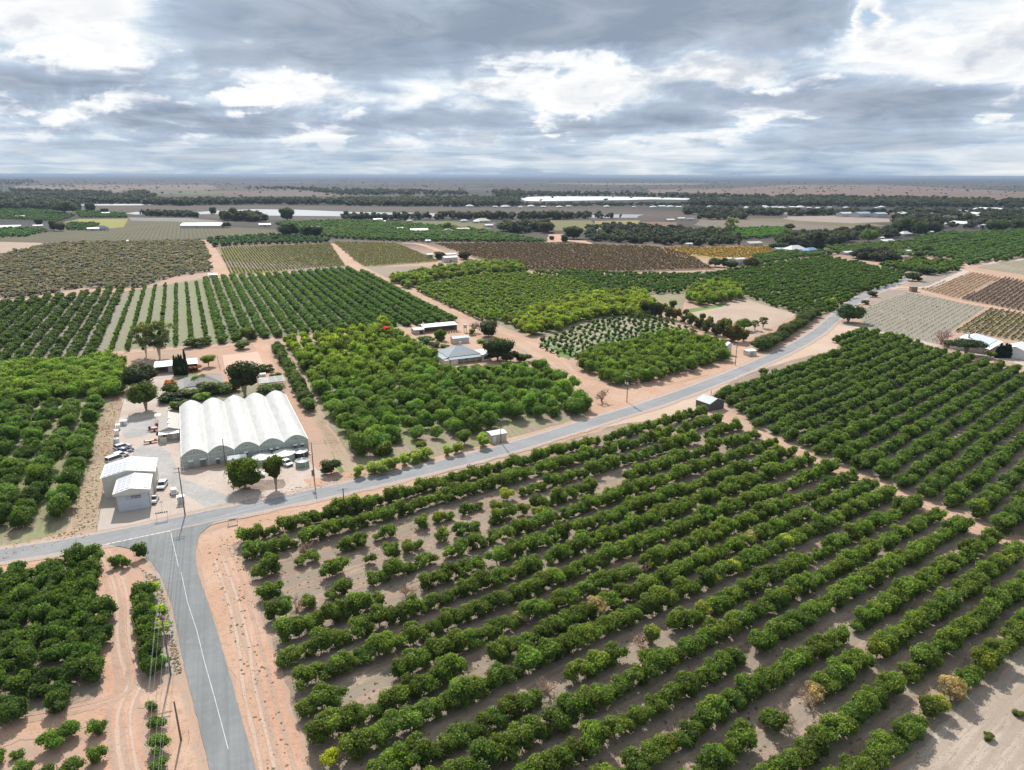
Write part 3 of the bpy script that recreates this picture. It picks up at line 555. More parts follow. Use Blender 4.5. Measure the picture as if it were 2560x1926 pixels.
# ---------------- foliage ----------------
NR = np.random.default_rng(5)
def ico(sub):
    bm = bmesh.new(); bmesh.ops.create_icosphere(bm, subdivisions=sub, radius=1)
    bm.verts.ensure_lookup_table(); v = np.array([q.co[:] for q in bm.verts]); f = np.array([[w.index for w in g.verts] for g in bm.faces]); bm.free(); return v, f
ICO0, ICO1, ICO2 = ico(1), ico(2), ico(3)
def unit(n):
    d = NR.normal(size=(n, 3)); return d / np.linalg.norm(d, axis=1)[:, None]
def lump_centres(shape, n):
    """lump centres and radii inside a unit envelope: x, y in -1..1, z in 0..1"""
    out = []
    for i in range(n):
        for _ in range(60):
            d = NR.normal(size=3); d /= np.linalg.norm(d); r = NR.uniform(.35, .78)
            if shape == 'bush': p = np.array([d[0] * r, d[1] * r, .46 + d[2] * r * .5]); lr = NR.uniform(.36, .5); lz = .55
            elif shape == 'round': p = np.array([d[0] * r, d[1] * r, .5 + d[2] * r * .52]); lr = NR.uniform(.33, .48); lz = .55
            elif shape == 'flat': p = np.array([d[0] * r * 1.1, d[1] * r * 1.1, .55 + .22 * abs(d[2]) * r]); lr = NR.uniform(.28, .42); lz = .6
            elif shape == 'cypress':
                z = (i + .7) / n * .9; w = .34 * (1 - max(0, z - .35) / .7); a = NR.uniform(0, 6.28); p = np.array([math.cos(a) * w, math.sin(a) * w, z]); lr = .62 * (1.0 - max(0, z - .3) * .95); lz = .3
            elif shape == 'cone':
                z = (i + .8) / n * .86 ; w = .42 * (1.02 - z); a = NR.uniform(0, 6.28); p = np.array([math.cos(a) * w, math.sin(a) * w, z]); lr = .60 * (1.1 - z); lz = .42
            elif shape == 'gum':
                p = np.array([d[0] * r, d[1] * r, .55 + d[2] * .42 * r / .78]); lr = NR.uniform(.15, .26); lz = .42
            elif shape == 'hedge': p = np.array([NR.uniform(-.8, .8), NR.uniform(-.35, .35), NR.uniform(.3, .7)]); lr = NR.uniform(.3, .42); lz = .6
            if shape in ('gum',) and out and min(np.linalg.norm((p - q[0]) * (1, 1, 2)) for q in out) < .2: continue
            break
        out.append((p, lr, lz))
    return out
def crown_arrays(shape, lumps, leaves, leaf, core=1, sparse=0.0, tip=.6, ragged=.25):
    """triangles of a crown in the unit envelope -> verts, tris, tint per vertex"""
    V, F, T, k = [], [], [], 0
    L = lump_centres(shape, lumps)
    iv, jf = (ICO0, ICO0, ICO1)[core]
    for p, lr, lz in L:
        base = NR.uniform(.8, 1.22)
        if not sparse:
            n = 1 + NR.uniform(-.16, .16, size=len(iv))
            c = iv * n[:, None] * np.array([lr, lr, lr * lz * 1.0]) * .86 + p
            c[:, 2] = np.maximum(c[:, 2], .02)
            V.append(c); F.append(jf + k); T.append(np.repeat([[base, base, base]], len(iv), 0) * NR.uniform(.85, 1.1, size=(len(iv), 1))); k += len(iv)
        if leaves:
            d = unit(leaves); d[:, 2] = np.where(d[:, 2] < -.3, -d[:, 2], d[:, 2])
            c = p + d * np.array([lr, lr, lr * lz]) * NR.uniform(.86 - sparse * .6, 1.0 + ragged, size=(leaves, 1))
            c[:, 2] = np.maximum(c[:, 2], .03)
            nrm = d + NR.normal(size=(leaves, 3)) * .55; nrm /= np.linalg.norm(nrm, axis=1)[:, None]
            a = np.cross(nrm, unit(leaves)); a /= np.linalg.norm(a, axis=1)[:, None] + 1e-9; b = np.cross(nrm, a)
            s = leaf * NR.uniform(.6, 1.35, size=(leaves, 1)); asp = np.array([1, 1, .62])
            v = np.stack([c + (a * s) * asp, c + (-a * .5 * s + b * .8 * s) * asp, c + (-a * .5 * s - b * .8 * s) * asp], 1).reshape(-1, 3)
            V.append(v); F.append(np.arange(leaves * 3).reshape(-1, 3) + k); k += leaves * 3
            t = base * NR.uniform(.7, 1.35, size=(leaves, 1)); young = np.clip((c[:, 2:3] - .55) * 2.2, 0, 1) * tip * NR.uniform(0, 1, size=(leaves, 1)) * 2  # new growth yellower up top, also lightened to paint in sunlit crown tips
            col = np.concatenate([t * (1 + .75 * young), t * (1 + .5 * young), t * (1 - .1 * young)], 1)
            T.append(np.repeat(col, 3, 0))
    return np.concatenate(V), np.concatenate(F), np.concatenate(T)
def tri_mesh(name, V, F, T, m=None):
    me = bpy.data.meshes.new(name); me.vertices.add(len(V)); me.vertices.foreach_set('co', V.astype(np.float32).ravel())
    me.loops.add(len(F) * 3); me.loops.foreach_set('vertex_index', F.astype(np.int32).ravel())
    me.polygons.add(len(F)); me.polygons.foreach_set('loop_start', np.arange(len(F), dtype=np.int32) * 3); me.polygons.foreach_set('loop_total', np.full(len(F), 3, dtype=np.int32))
    a = me.color_attributes.new('tint', 'FLOAT_COLOR', 'POINT'); a.data.foreach_set('color', np.concatenate([T, np.ones((len(T), 1))], 1).astype(np.float32).ravel())
    me.update(calc_edges=True); me.materials.append(m or LEAF); return me
# base colours of foliage (linear)
G_CIT = np.array([.100, .148, .034]); G_ORC = np.array([.106, .176, .034])
SPEC = {  # shape, lumps, leaves per lump, leaf size, core, base colour
    'citrus': ('bush', 10, 150, .085, 1, G_CIT), 'orchard': ('bush', 13, 140, .075, 1, G_ORC),
    'round': ('round', 26, 140, .062, 1, (.050, .075, .024)), 'flat': ('flat', 20, 150, .055, 1, (.035, .060, .022)),
    'cypress': ('cypress', 18, 110, .12, 1, (.040, .060, .028)), 'cone': ('cone', 16, 120, .10, 1, (.060, .066, .028)),
    'gum': ('gum', 30, 130, .050, 0, (.13, .15, .09)), 'shrub': ('bush', 9, 130, .11, 1, (.06, .09, .03)), 'hedge': ('hedge', 9, 120, .10, 1, (.055, .085, .03))}
CROWNS = {}
for key, (sh, nl, lv, ls, co, bc) in SPEC.items():
    CROWNS[key] = []
    for v in range(9 if key in ('citrus', 'orchard') else 2 if key in ('gum', 'flat') else 3):
        V, F, T = crown_arrays(sh, nl + (v % 4) - 1 if key in ('citrus', 'orchard') else nl, lv, ls, co, sparse=.5 if key == 'gum' else 0, ragged=.32 if key in ('orchard', 'gum') else .22)
        CROWNS[key].append(tri_mesh('crown', V, F, T * np.array(bc)))
# bare and dead trees: branching twigs
def branch_mesh(seed, depth=5):
    """a leafless tree inside the unit envelope: fine twigs spreading from a short trunk"""
    r = random.Random(seed); mb = MB()
    def grow(p, d, L, w, k):
        q = p + d * L; mb.tube(p, q, w, w * .65, 5 if k > 3 else 3)
        if k == 0: return
        for _ in range(3):
            e = (d + Vector((r.gauss(0, .75), r.gauss(0, .75), r.gauss(.02, .45)))).normalized()
            grow(p + d * L * r.uniform(.55, 1), e, L * r.uniform(.66, .88), w * .62, k - 1)
    for _ in range(4):
        a = r.uniform(0, 6.28); grow(Vector((0, 0, .08)), Vector((math.cos(a) * .7, math.sin(a) * .7, .8)).normalized(), .26, .035, 4)
    mb.tube((0, 0, 0), (0, 0, .22), .06, .045, 7)
    V = np.array(mb.v); V[:, :2] /= np.percentile(np.abs(V[:, :2]), 98); V[:, 2] /= V[:, 2].max()
    me = bpy.data.meshes.new('branches'); me.from_pydata(V.tolist(), [], mb.f); me.materials.append(BARK); return me
BARE = [branch_mesh(i) for i in (3, 4, 9)]
def trunk_mesh(seed, forks=3):
    r = random.Random(seed); mb = MB(); mb.tube((0, 0, -.02), (0, 0, .45), 1.0, .75, 8)
    for i in range(forks):
        a = i * 6.28 / forks + r.uniform(-.4, .4); mb.tube((0, 0, .38), (math.cos(a) * 2.6, math.sin(a) * 2.6, 1.0), .7, .3, 6)
    me = bpy.data.meshes.new('trunk'); me.from_pydata(mb.v, [], mb.f); me.materials.append(BARK); return me
TRUNKS = [trunk_mesh(1), trunk_mesh(2, 4)]
def child(name, me, parent, loc=(0, 0, 0), scale=(1, 1, 1), rz=0, color=None):
    o = bpy.data.objects.new(name, me); C.objects.link(o); o.parent = parent
    o.location = loc; o.scale = scale; o.rotation_euler = (0, 0, rz)
    if color: o.color = tuple(color) + (1,)
    return o
def tree(name, kind, x, y, rad_, h, label=None, cat='tree', group=None, color=(1, 1, 1), clear=.12, tr=None, bark=(1, 1, 1), rnd=None):
    """a plant: Empty at its foot > trunk, crown.  clear = share of the height below the crown"""
    r = rnd or R
    if label and len(label.split()) > 16: print('LONG', label)
    e = empty(name, (x, y, 0), 0, label, cat, group)
    if kind in ('dead', 'twiggy'):
        child('trunk', TRUNKS[0], e, (0, 0, 0), (h * .022, h * .022, h * .12), 0, bark)
        child('branches', r.choice(BARE), e, (0, 0, 0), (rad_ * .95, rad_ * .95, h * .95), r.uniform(0, 6.28), bark)
        return e
    tw = tr or h * .03
    child('trunk', r.choice(TRUNKS), e, (0, 0, 0), (tw, tw, h * max(clear, .05) + h * .3), r.uniform(0, 6.28), bark)
    ms = CROWNS[kind]; me = ms[r.randrange(len(ms))]
    child('crown', me, e, (0, 0, h * clear), (rad_ * r.uniform(.95, 1.08), rad_ * r.uniform(.95, 1.08), h * (1 - clear)), r.uniform(0, 6.28), color)
    return e
def inside(p, poly):
    x, y = p; c = False; j = len(poly) - 1
    for i in range(len(poly)):
        a, b = poly[i], poly[j]
        if (a[1] > y) != (b[1] > y) and x < (b[0] - a[0]) * (y - a[1]) / (b[1] - a[1]) + a[0]: c = not c
        j = i
    return c
ORCH = {'citrus': [], 'orchard': []}     # every orchard tree: dict(x, y, r, h, col, row, block)
FIELDT = {}                              # far stands: key -> list
def block(store, poly, ang, rows, sp, r, h, jit=.3, skip=.02, color=(1, 1, 1), name='', cvar=.06, rv=.12, thin=None, u0=None, margin=260, maxpx=None):
    """trees planted in rows: direction ang, row offsets rows = [c...]; poly = world outline"""
    ca, sa = math.cos(rad(ang)), math.sin(rad(ang))
    us = [p[0] * ca + p[1] * sa for p in poly]; n = 0
    for k, c in enumerate(rows):
        u = min(us) + R.uniform(0, sp); wob = R.uniform(0, 6.28)
        while u < max(us):
            u += sp * R.uniform(.93, 1.07)
            cc = c + .25 * jit * math.sin(u * .06 + wob)
            x = u * ca - cc * sa + R.gauss(0, jit * .35); y = u * sa + cc * ca + R.gauss(0, jit * .35)
            if not inside((x, y), poly): continue
            q = proj(x, y, 1)
            if q[0] < -margin or q[0] > 2560 + margin or q[1] > 1926 + margin or q[2] < 20: continue
            s = skip
            sm = 1.0
            if thin and inside((x, y), thin[0]): s = thin[1]; sm = R.uniform(.6, 1)
            if R.random() < s: continue
            v = R.gauss(1, cvar); w = R.gauss(0, cvar * .4)
            cl = (color[0] * v * (1 + w), color[1] * v, color[2] * v * (1 - w * .3))
            m = R.gauss(1, rv) * sm; m = max(.55, min(1.3, m))
            store.append(dict(x=x, y=y, r=r * (.35 + .65 * m) * R.uniform(.95, 1.05), h=h * m, col=cl, row=k, block=name)); n += 1
    return n
W2 = lambda pts: [(p[0], p[1]) for p in pts]
def rng_(a, b, s):
    out = []
    while a <= b: out.append(a); a += s
    return out
# --- large front grove
ROWS1 = [34, 39.8, 45.6, 51.2, 57.5, 63.3, 69, 75.2, 80.3, 85.9, 92.2, 98.8, 105.1, 112.3, 119.3, 127.3, 135.2, 142.4]
def uc(u, c, a=35.4): return (u * math.cos(rad(a)) - c * math.sin(rad(a)), u * math.sin(rad(a)) + c * math.cos(rad(a)))
front = [uc(20, 30), uc(152, 30), uc(160, 40), uc(162, 46), uc(169, 90), uc(175.5, 121), uc(180, 145), uc(60, 145), uc(31, 145), uc(30, 130), uc(27, 112), uc(25.5, 92), uc(24.5, 81), uc(26, 74), uc(28, 68), uc(20, 55)]
sparse = W2(PP((700, 1405), (860, 1345), (1130, 1262), (1330, 1225), (1420, 1230), (1300, 1300), (1220, 1400), (1080, 1440), (900, 1520), (760, 1560), (680, 1500)))
block(ORCH['citrus'], front, 35.4, ROWS1, 2.1, 1.86, 3.4, .26, .014, name='front', thin=(sparse, .36), cvar=.12, rv=.16)
# --- grove behind the red track
ROWS2 = rng_(31.5 - 5.92 * 3, 144, 5.92)
back = W2(PP((1792, 992), (1830, 955), (1950, 925), (2060, 885), (2088, 862), (2125, 838), (2165, 820), (2330, 868), (2480, 905), (2560, 930), (2900, 1010), (3100, 1300), (2620, 1372), (2480, 1312), (2330, 1245), (2200, 1195), (2110, 1160), (2000, 1112), (1930, 1085), (1880, 1062), (1850, 1030)))
back = W2([(71, 238), (98, 268), (138, 300), (150, 313), (149, 322), (160, 335), (172, 348), (186, 338), (186, 310), (196, 290), (200, 274), (212, 262), (238, 240), (262, 200), (170, 90), (112, 128), (108, 139), (101, 156), (93, 172), (84, 189), (76, 205), (74, 222)])
block(ORCH['citrus'], back, 42.3, ROWS2, 2.3, 2.2, 3.5, .16, .006, color=(.74, .80, .82), name='back', cvar=.10, rv=.11)
# --- far left hedgerows: thick rows, seven thin rows, thick rows again
hedge_poly = W2(PP((-500, 770), (0, 762), (160, 742), (320, 726), (325, 722), (500, 708), (520, 698), (700, 688), (880, 674), (960, 705), (1040, 750), (1140, 803), (1125, 812), (1000, 818), (850, 830), (760, 838), (565, 858), (545, 868), (470, 866), (265, 884), (262, 862), (225, 915), (120, 935), (0, 935), (-500, 960)))
block(ORCH['citrus'], hedge_poly, 114.4, [-10.5 - 6.35 * i for i in range(20)], 2.1, 2.4, 3.4, .08, 0, color=(.58, .74, .66), name='hedge_right', cvar=.05, rv=.06)
block(ORCH['citrus'], hedge_poly, 114.4, [-3.9, 2.6, 9.2, 15.8, 22.3, 28.7, 35.2], 2.0, 1.3, 2.4, .12, .03, color=(.55, .66, .6), name='hedge_thin', cvar=.05)
block(ORCH['citrus'], hedge_poly, 114.4, [42.8 + 6.5 * i for i in range(26)], 2.4, 2.5, 3.5, .2, .02, color=(.46, .54, .52), name='hedge_left', cvar=.05)
# --- lower left grove beside the junction
block(ORCH['citrus'], W2(PP((-60, 1440), (20, 1432), (60, 1440), (130, 1422), (262, 1400), (268, 1480), (262, 1580), (272, 1680), (262, 1745), (200, 1800), (100, 1825), (-60, 1850))), 114, [c * 3.3 + 5 for c in range(-9, 24)], 2.9, 1.85, 3.6, .9, .10, color=(.62, .72, .72), name='lower_left', cvar=.10, rv=.2)
block(ORCH['citrus'], W2(PP((296, 1395), (350, 1392), (352, 1470), (385, 1560), (402, 1640), (395, 1720), (345, 1720), (325, 1560), (300, 1450))), 119.5, [2.6], 2.5, 1.7, 3.6, .3, 0, color=(.6, .7, .7), name='lower_row')
for x, y, r, h in [(382, 1775, 1.1, 1.7), (392, 1822, 1.3, 2.0), (395, 1880, 1.6, 2.4), (402, 1925, 1.2, 1.8), (242, 1835, 1.35, 2.2), (175, 1842, 1.7, 2.6), (130, 1872, 1.7, 2.4), (48, 1895, 1.0, 1.3), (242, 1905, 1.3, 2.2), (182, 1940, 1.6, 2.6), (120, 1950, 1.6, 2.2), (0, 1905, 1.2, 1.8), (285, 1420, 1.2, 2.6), (316, 1418, 1.2, 2.8), (300, 1412, 1.0, 2.2), (60, 1935, 1.3, 1.9)]:
    p = P(x, y); ORCH['citrus'].append(dict(x=p.x, y=p.y, r=r, h=h, col=(.95, 1.05, .95), row=0, block='lower_small'))
# --- bright broad-leaved groves
left_or = W2(PP((-120, 1035), (0, 1030), (130, 1020), (240, 1018), (300, 1000), (265, 1075), (235, 1160), (190, 1260), (165, 1330), (20, 1355), (-120, 1372)))
block(ORCH['orchard'], left_or, 114.2, [33.8 + 6.6 * i for i in range(11)], 4.9, 2.95, 5.0, .9, .08, color=(.68, .74, .74), name='left', cvar=.12, rv=.2)
belt = W2(PP((-120, 940), (0, 930), (100, 925), (225, 920), (245, 905), (285, 905), (305, 925), (298, 985), (262, 1010), (200, 995), (0, 1015), (-120, 1030)))
block(ORCH['orchard'], belt, 24.4, [275 + 4.6 * i for i in range(14)] , 4.2, 3.4, 5.4, .8, .0, color=(1.2, 1.15, .9), name='left_belt', cvar=.08)
mid = W2(PP((712, 862), (850, 838), (960, 822), (1010, 850), (1062, 880), (1085, 915), (1140, 945), (1250, 935), (1330, 930), (1400, 945), (1450, 970), (1440, 1000), (1478, 1040), (1330, 1058), (1265, 1050), (1215, 1085), (1110, 1108), (985, 1115), (950, 1150), (865, 1152), (822, 1085), (795, 1010), (760, 950)))
block(ORCH['orchard'], mid, 114.2, [-37.5 - 5.9 * i for i in range(16)], 4.5, 2.8, 5.2, 1.2, .08, color=(.92, .95, .95), name='mid', cvar=.16, rv=.2)
for t_ in ORCH['orchard']:
    if t_['block'] == 'mid':
        q_ = proj(t_['x'], t_['y'], 2); k_ = max(0, min(1, (1000 - q_[1]) / 130)) * max(0, min(1, (1130 - q_[0]) / 200))
        t_['col'] = tuple(a * (1 + b * k_) for a, b in zip(t_['col'], (.55, .3, -.1)))
block(ORCH['orchard'], W2(PP((688, 870), (705, 865), (760, 990), (830, 1150), (800, 1158), (740, 1020))), 114.2, [-30.5], 3.4, 2.5, 4.0, .3, 0, color=(.62, .62, .9), name='fringe')
hill_light = W2(PP((1036, 728), (1100, 712), (1200, 692), (1310, 690), (1420, 700), (1520, 745), (1420, 760), (1350, 790), (1280, 810), (1190, 800)))
block(ORCH['orchard'], hill_light, 115.2, [-140 - 4.9 * i for i in range(40)], 3.6, 2.05, 3.6, .5, .02, color=(1.2, 1.12, .9), name='hill_light', cvar=.12)
yellow_belt = W2(PP((1240, 815), (1290, 800), (1360, 775), (1440, 752), (1540, 742), (1610, 740), (1640, 775), (1600, 800), (1560, 790), (1480, 800), (1400, 825), (1330, 845), (1270, 828)))
block(ORCH['orchard'], yellow_belt, 24.4, [300 + 5.2 * i for i in range(40)], 5.0, 3.5, 5.2, 1.3, .02, color=(1.5, 1.22, .7), name='yellow_belt', cvar=.2)
top_belt = W2(PP((968, 702), (1040, 690), (1130, 675), (1210, 662), (1290, 665), (1320, 685), (1200, 690), (1110, 702), (1040, 722), (990, 722)))
block(ORCH['orchard'], top_belt, 24.4, [400 + 6 * i for i in range(50)], 6.0, 4.0, 6.0, 1.5, .05, color=(1.15, 1.0, .7), name='top_belt', cvar=.25)
low_belt = W2(PP((1446, 905), (1520, 880), (1600, 862), (1680, 842), (1740, 850), (1800, 868), (1825, 898), (1720, 935), (1590, 962), (1545, 968), (1520, 955), (1450, 940)))
block(ORCH['orchard'], low_belt, 24.4, [200 + 4.8 * i for i in range(30)], 4.6, 3.0, 5.3, 1.0, .03, color=(1.0, .95, .8), name='low_belt', cvar=.13)
young = W2(PP((1352, 884), (1345, 862), (1440, 822), (1500, 806), (1560, 798), (1640, 790), (1735, 830), (1640, 862), (1550, 882), (1470, 905), (1420, 895)))
block(ORCH['orchard'], young, 114.2, [-135 - 5.2 * i for i in range(30)], 5.2, 1.45, 2.8, .12, .03, color=(.5, .62, .8), name='young', rv=.12)
conif = W2(PP((1715, 745), (1750, 718), (1800, 712), (1850, 728), (1852, 752), (1790, 762), (1730, 770)))
block(ORCH['orchard'], conif, 24.4, [300 + 5.6 * i for i in range(40)], 5.2, 3.4, 6, 1.2, 0, color=(1.2, 1.1, .8), name='bright_belt', cvar=.2)
dark_hill = W2(PP((1330, 684), (1450, 682), (1600, 690), (1760, 690), (1900, 668), (2060, 645), (2262, 686), (2240, 712), (2150, 735), (2090, 775), (2030, 795), (1975, 782), (1870, 745), (1800, 712), (1740, 712), (1700, 735), (1640, 738), (1560, 735), (1500, 740), (1420, 700)))
block(ORCH['citrus'], dark_hill, 42.5, [110 + 5.4 * i for i in range(100)], 4.2, 2.3, 3.6, .4, .01, color=(.54, .68, .6), name='hillside', cvar=.10)

# special trees, gaps and bare patches of the big groves: (pixel x, y, kind)
SPECIAL = [(1482, 1525, 'rust'), (1864, 1350, 'tan'), (1370, 1735, 'dead'), (1590, 1640, 'dead'), (1738, 1545, 'yellow'), (1770, 1452, 'yellow'), (1821, 1430, 'yellow'), (1632, 1610, 'pale'),
           (1952, 1368, 'yellow'), (1950, 1505, 'olive'), (2358, 1500, 'tan'), (2030, 1740, 'rust'), (1977, 1795, 'dead'), (2052, 1795, 'dead'), (2349, 1740, 'rust'), (2326, 1772, 'yellow'), (2443, 1665, 'olive'),
           (1281, 1550, 'tan'), (1149, 1690, 'dead'), (759, 1530, 'dead'), (770, 1385, 'dead'), (1017, 1500, 'dead'), (1572, 1420, 'dead'), (2180, 1640, 'olive'), (1240, 1275, 'olive'), (1220, 1270, 'olive'),
           (2440, 1285, 'olive'), (1265, 1262, 'yellow'), (1300, 1300, 'olive'), (1660, 1855, 'olive'), (1090, 1300, 'olive'), (1350, 1290, 'olive')]
GAPS = [(909, 1722, 3.0), (940, 1700, 2.5), (1660, 1590, 1.6), (1700, 1600, 1.6), (2130, 1600, 2.4), (2165, 1630, 1.6), (1920, 1560, 1.8), (1905, 1850, 2.2), (1960, 1870, 2.2), (1100, 1680, 2), (1190, 1675, 2), (1560, 1640, 2),
        (1620, 1640, 1.5), (1770, 1115, 4.5), (1735, 1125, 3.5), (1000, 1500, 2.4), (1050, 1490, 2), (1345, 1745, 1.6), (1400, 1730, 1.6), (2000, 1810, 2.5), (1240, 1430, 2.5), (1100, 1370, 2.5), (1530, 1210, 3), (1490, 1220, 2.5), (1460, 1250, 2.5), (1960, 1540, 1.2), (2320, 1780, .8), (2380, 1770, 1.5)]
SP = []
for gx, gy, gr in GAPS:
    p = P(gx, gy); ORCH['citrus'] = [t for t in ORCH['citrus'] if (t['x'] - p.x) ** 2 + (t['y'] - p.y) ** 2 > gr * gr]
for gx, gy, k in SPECIAL:
    p = P(gx, gy); t = min(ORCH['citrus'], key=lambda t: (t['x'] - p.x) ** 2 + (t['y'] - p.y) ** 2); d2 = (t['x'] - p.x) ** 2 + (t['y'] - p.y) ** 2
    if d2 < 9: ORCH['citrus'].remove(t)
    else: t = dict(x=p.x, y=p.y, r=1.7, h=2.6)
    SP.append((t['x'], t['y'], t['r'], t['h'], k, gx, gy))
SPL = {'rust': 'rust orange dying citrus', 'tan': 'withered tan citrus', 'dead': 'leafless dead citrus', 'yellow': 'bright yellow citrus', 'olive': 'yellowish olive citrus', 'pale': 'thin pale citrus'}
def where(x, y):
    h_ = 'left' if x < 850 else 'centre left' if x < 1250 else 'middle' if x < 1650 else 'centre right' if x < 2050 else 'right'
    v_ = 'near the main road' if y < 1320 else 'halfway up the grove' if y < 1480 else 'in the lower half' if y < 1640 else 'towards the foreground'
    return h_ + ' of front grove ' + v_
seen = {}
for i, (x, y, r, h, k, gx, gy) in enumerate(sorted(SP, key=lambda q: q[5])):
    lab = SPL[k] + ', ' + where(gx, gy); seen[lab] = seen.get(lab, 0) + 1
    if seen[lab] > 1: lab += (', right neighbour', ', rightmost')[min(seen[lab] - 2, 1)]
    if k == 'dead': tree('dead_tree', 'dead', x, y, 1.9, 2.7, lab, 'tree', color=(1, 1, 1), bark=(1.5, 1.2, 1.0))
    else:
        colr = {'rust': (3.3, 1.75, 4.6), 'tan': (2.8, 1.7, 4.6), 'yellow': (2.5, 1.9, 1.6), 'olive': (1.4, 1.15, .8), 'pale': (1.9, 1.6, 2.0)}[k]
        tree('citrus_tree', 'citrus', x, y, r * (.75 if k == 'pale' else 1), h * .95, lab, 'citrus tree', color=colr, clear=.08, bark=(1.6, 1.5, 1.4))

# the 300 that show largest of each kind stand alone; the rest of that kind is one object
ORD = ['first', 'second', 'third', 'fourth', 'fifth', 'sixth', 'seventh', 'eighth', 'ninth', 'tenth', 'eleventh', 'twelfth', 'thirteenth', 'fourteenth', 'fifteenth', 'sixteenth', 'seventeenth', 'eighteenth', 'nineteenth', 'twentieth']
LODS = {}
def lod(kind, lv):
    k = (kind, lv)
    if k not in LODS:
        sh, nl, n, ls, co, bc = SPEC[kind]
        par = [(nl, 105, ls * 1.15, 1), (max(6, nl - 4), 60, ls * 1.5, 0), (5, 20, ls * 2.4, 0), (3, 8, ls * 3.5, 0)][lv]
        LODS[k] = [crown_arrays(sh, par[0], par[1], par[2], par[3], ragged=.3) for _ in range(4)]
    return LODS[k]
def bake(name, items, kind, label, cat, bc, lvf=None):
    V, F, T, k = [], [], [], 0
    for t in items:
        s = FOC / math.hypot(t['y'], t['x']) * t['r']
        lv = lvf if lvf is not None else (0 if s > 20 else 1 if s > 10 else 2 if s > 5 else 3)
        v, f, c = R.choice(lod(kind, lv)); a = R.uniform(0, 6.28) if 'rz' not in t else t['rz']; ca, sa = math.cos(a), math.sin(a)
        sx = t['r'] * t.get('long', 1)
        w = np.empty_like(v); X, Y = v[:, 0] * sx, v[:, 1] * t['r']
        w[:, 0] = X * ca - Y * sa + t['x']; w[:, 1] = X * sa + Y * ca + t['y']; w[:, 2] = v[:, 2] * t['h'] + t.get('z', 0)
        V.append(w); F.append(f + k); T.append(c * (np.array(bc) * np.array(t['col']))); k += len(v)
    if not V: return
    o = bpy.data.objects.new(name, tri_mesh(name, np.concatenate(V), np.concatenate(F), np.concatenate(T))); C.objects.link(o)
    tag(o, label, cat, kind='stuff'); return o
BL = {'front': 'front grove', 'back': 'back right grove', 'hedge_right': 'striped orchard', 'hedge_thin': 'thin far rows', 'hedge_left': 'left striped orchard',
      'lower_left': 'lower left grove', 'lower_row': 'single row beside side road', 'lower_small': 'bare red corner', 'hillside': 'dark hillside orchard',
      'left': 'left grove', 'left_belt': 'left bright hedge', 'mid': 'central grove', 'fringe': 'single row beside the greenhouse', 'hill_light': 'light hillside grove',
      'yellow_belt': 'yellowish belt', 'top_belt': 'top belt', 'low_belt': 'thick roadside grove', 'young': 'young weedy plot', 'bright_belt': 'bright paddock belt'}
_tens = ['', '', 'twenty', 'thirty', 'forty', 'fifty', 'sixty', 'seventy', 'eighty']; _tth = ['', '', 'twentieth', 'thirtieth', 'fortieth', 'fiftieth', 'sixtieth', 'seventieth', 'eightieth']
def ordn(n):
    if n < 20: return ORD[n - 1]
    return _tth[n // 10] if n % 10 == 0 else _tens[n // 10] + '-' + ORD[n % 10 - 1]
def size_key(t): return -t['r'] / math.hypot(t['y'], t['x'])
def visible(t):
    q = proj(t['x'], t['y'], t['h'] * .5); return -20 < q[0] < 2580 and q[1] < 1950
for kind, nm, ct, lab in (('citrus', 'citrus_tree', 'citrus tree', 'dark green citrus tree'), ('orchard', 'fruit_tree', 'fruit tree', 'bright broad-leaved fruit tree')):
    items = sorted(ORCH[kind], key=size_key); vis = [t for t in items if visible(t)]
    top = vis[:300]; ids = set(id(t) for t in top); rest = [t for t in items if id(t) not in ids]
    rows = {}
    for t in vis: rows.setdefault(t['block'], {}).setdefault(t['row'], []).append(t)
    for b, rr in rows.items():
        steep = b in ('left', 'mid', 'hill_light', 'young', 'hedge_right', 'hedge_thin', 'hedge_left', 'lower_left', 'lower_row', 'fringe')
        ks = sorted(rr, key=lambda k: (sum(q['x'] + q['y'] * .45 for q in rr[k]) / len(rr[k])) if steep else (-k if b != 'front' else k))
        for ri, k in enumerate(ks):
            ts = sorted(rr[k], key=(lambda t: t['y']) if steep else (lambda t: t['x']))
            for i, t in enumerate(ts):
                if id(t) not in ids: continue
                o = ordn(i + 1) + (' from near end' if steep else ' from the left'); o = o.replace('first from', 'first from')
                base = 'citrus tree' if kind == 'citrus' else 'fruit tree'
                if b == 'front': l = f'{base}, {o} in the {ordn(ri + 1)} row from the pale field'
                elif b in ('lower_row', 'fringe'): l = f'{base}, {o} of the {BL[b]}'
                elif b == 'lower_small': l = f'small round citrus tree, {ordn(i + 1)} from the left on the bare red corner'
                else: l = f'{base}, {o}, {ordn(ri + 1)} row from {"left" if steep else "back"}, {BL[b]}'
                tree(nm, kind, t['x'], t['y'], t['r'], t['h'], l, ct, 'trees of the ' + BL[b], t['col'], clear=.06 if kind == 'citrus' else .1, tr=.09, bark=(1.7, 1.6, 1.5))
    bake('citrus_orchard' if kind == 'citrus' else 'fruit_orchard', rest, kind, 'dark green citrus trees in rows, filling the groves farther off' if kind == 'citrus' else 'bright green broad-leaved fruit trees filling the middle groves', 'orchard', SPEC[kind][5])
    print('ORCH', kind, len(items), 'rest', len(rest))
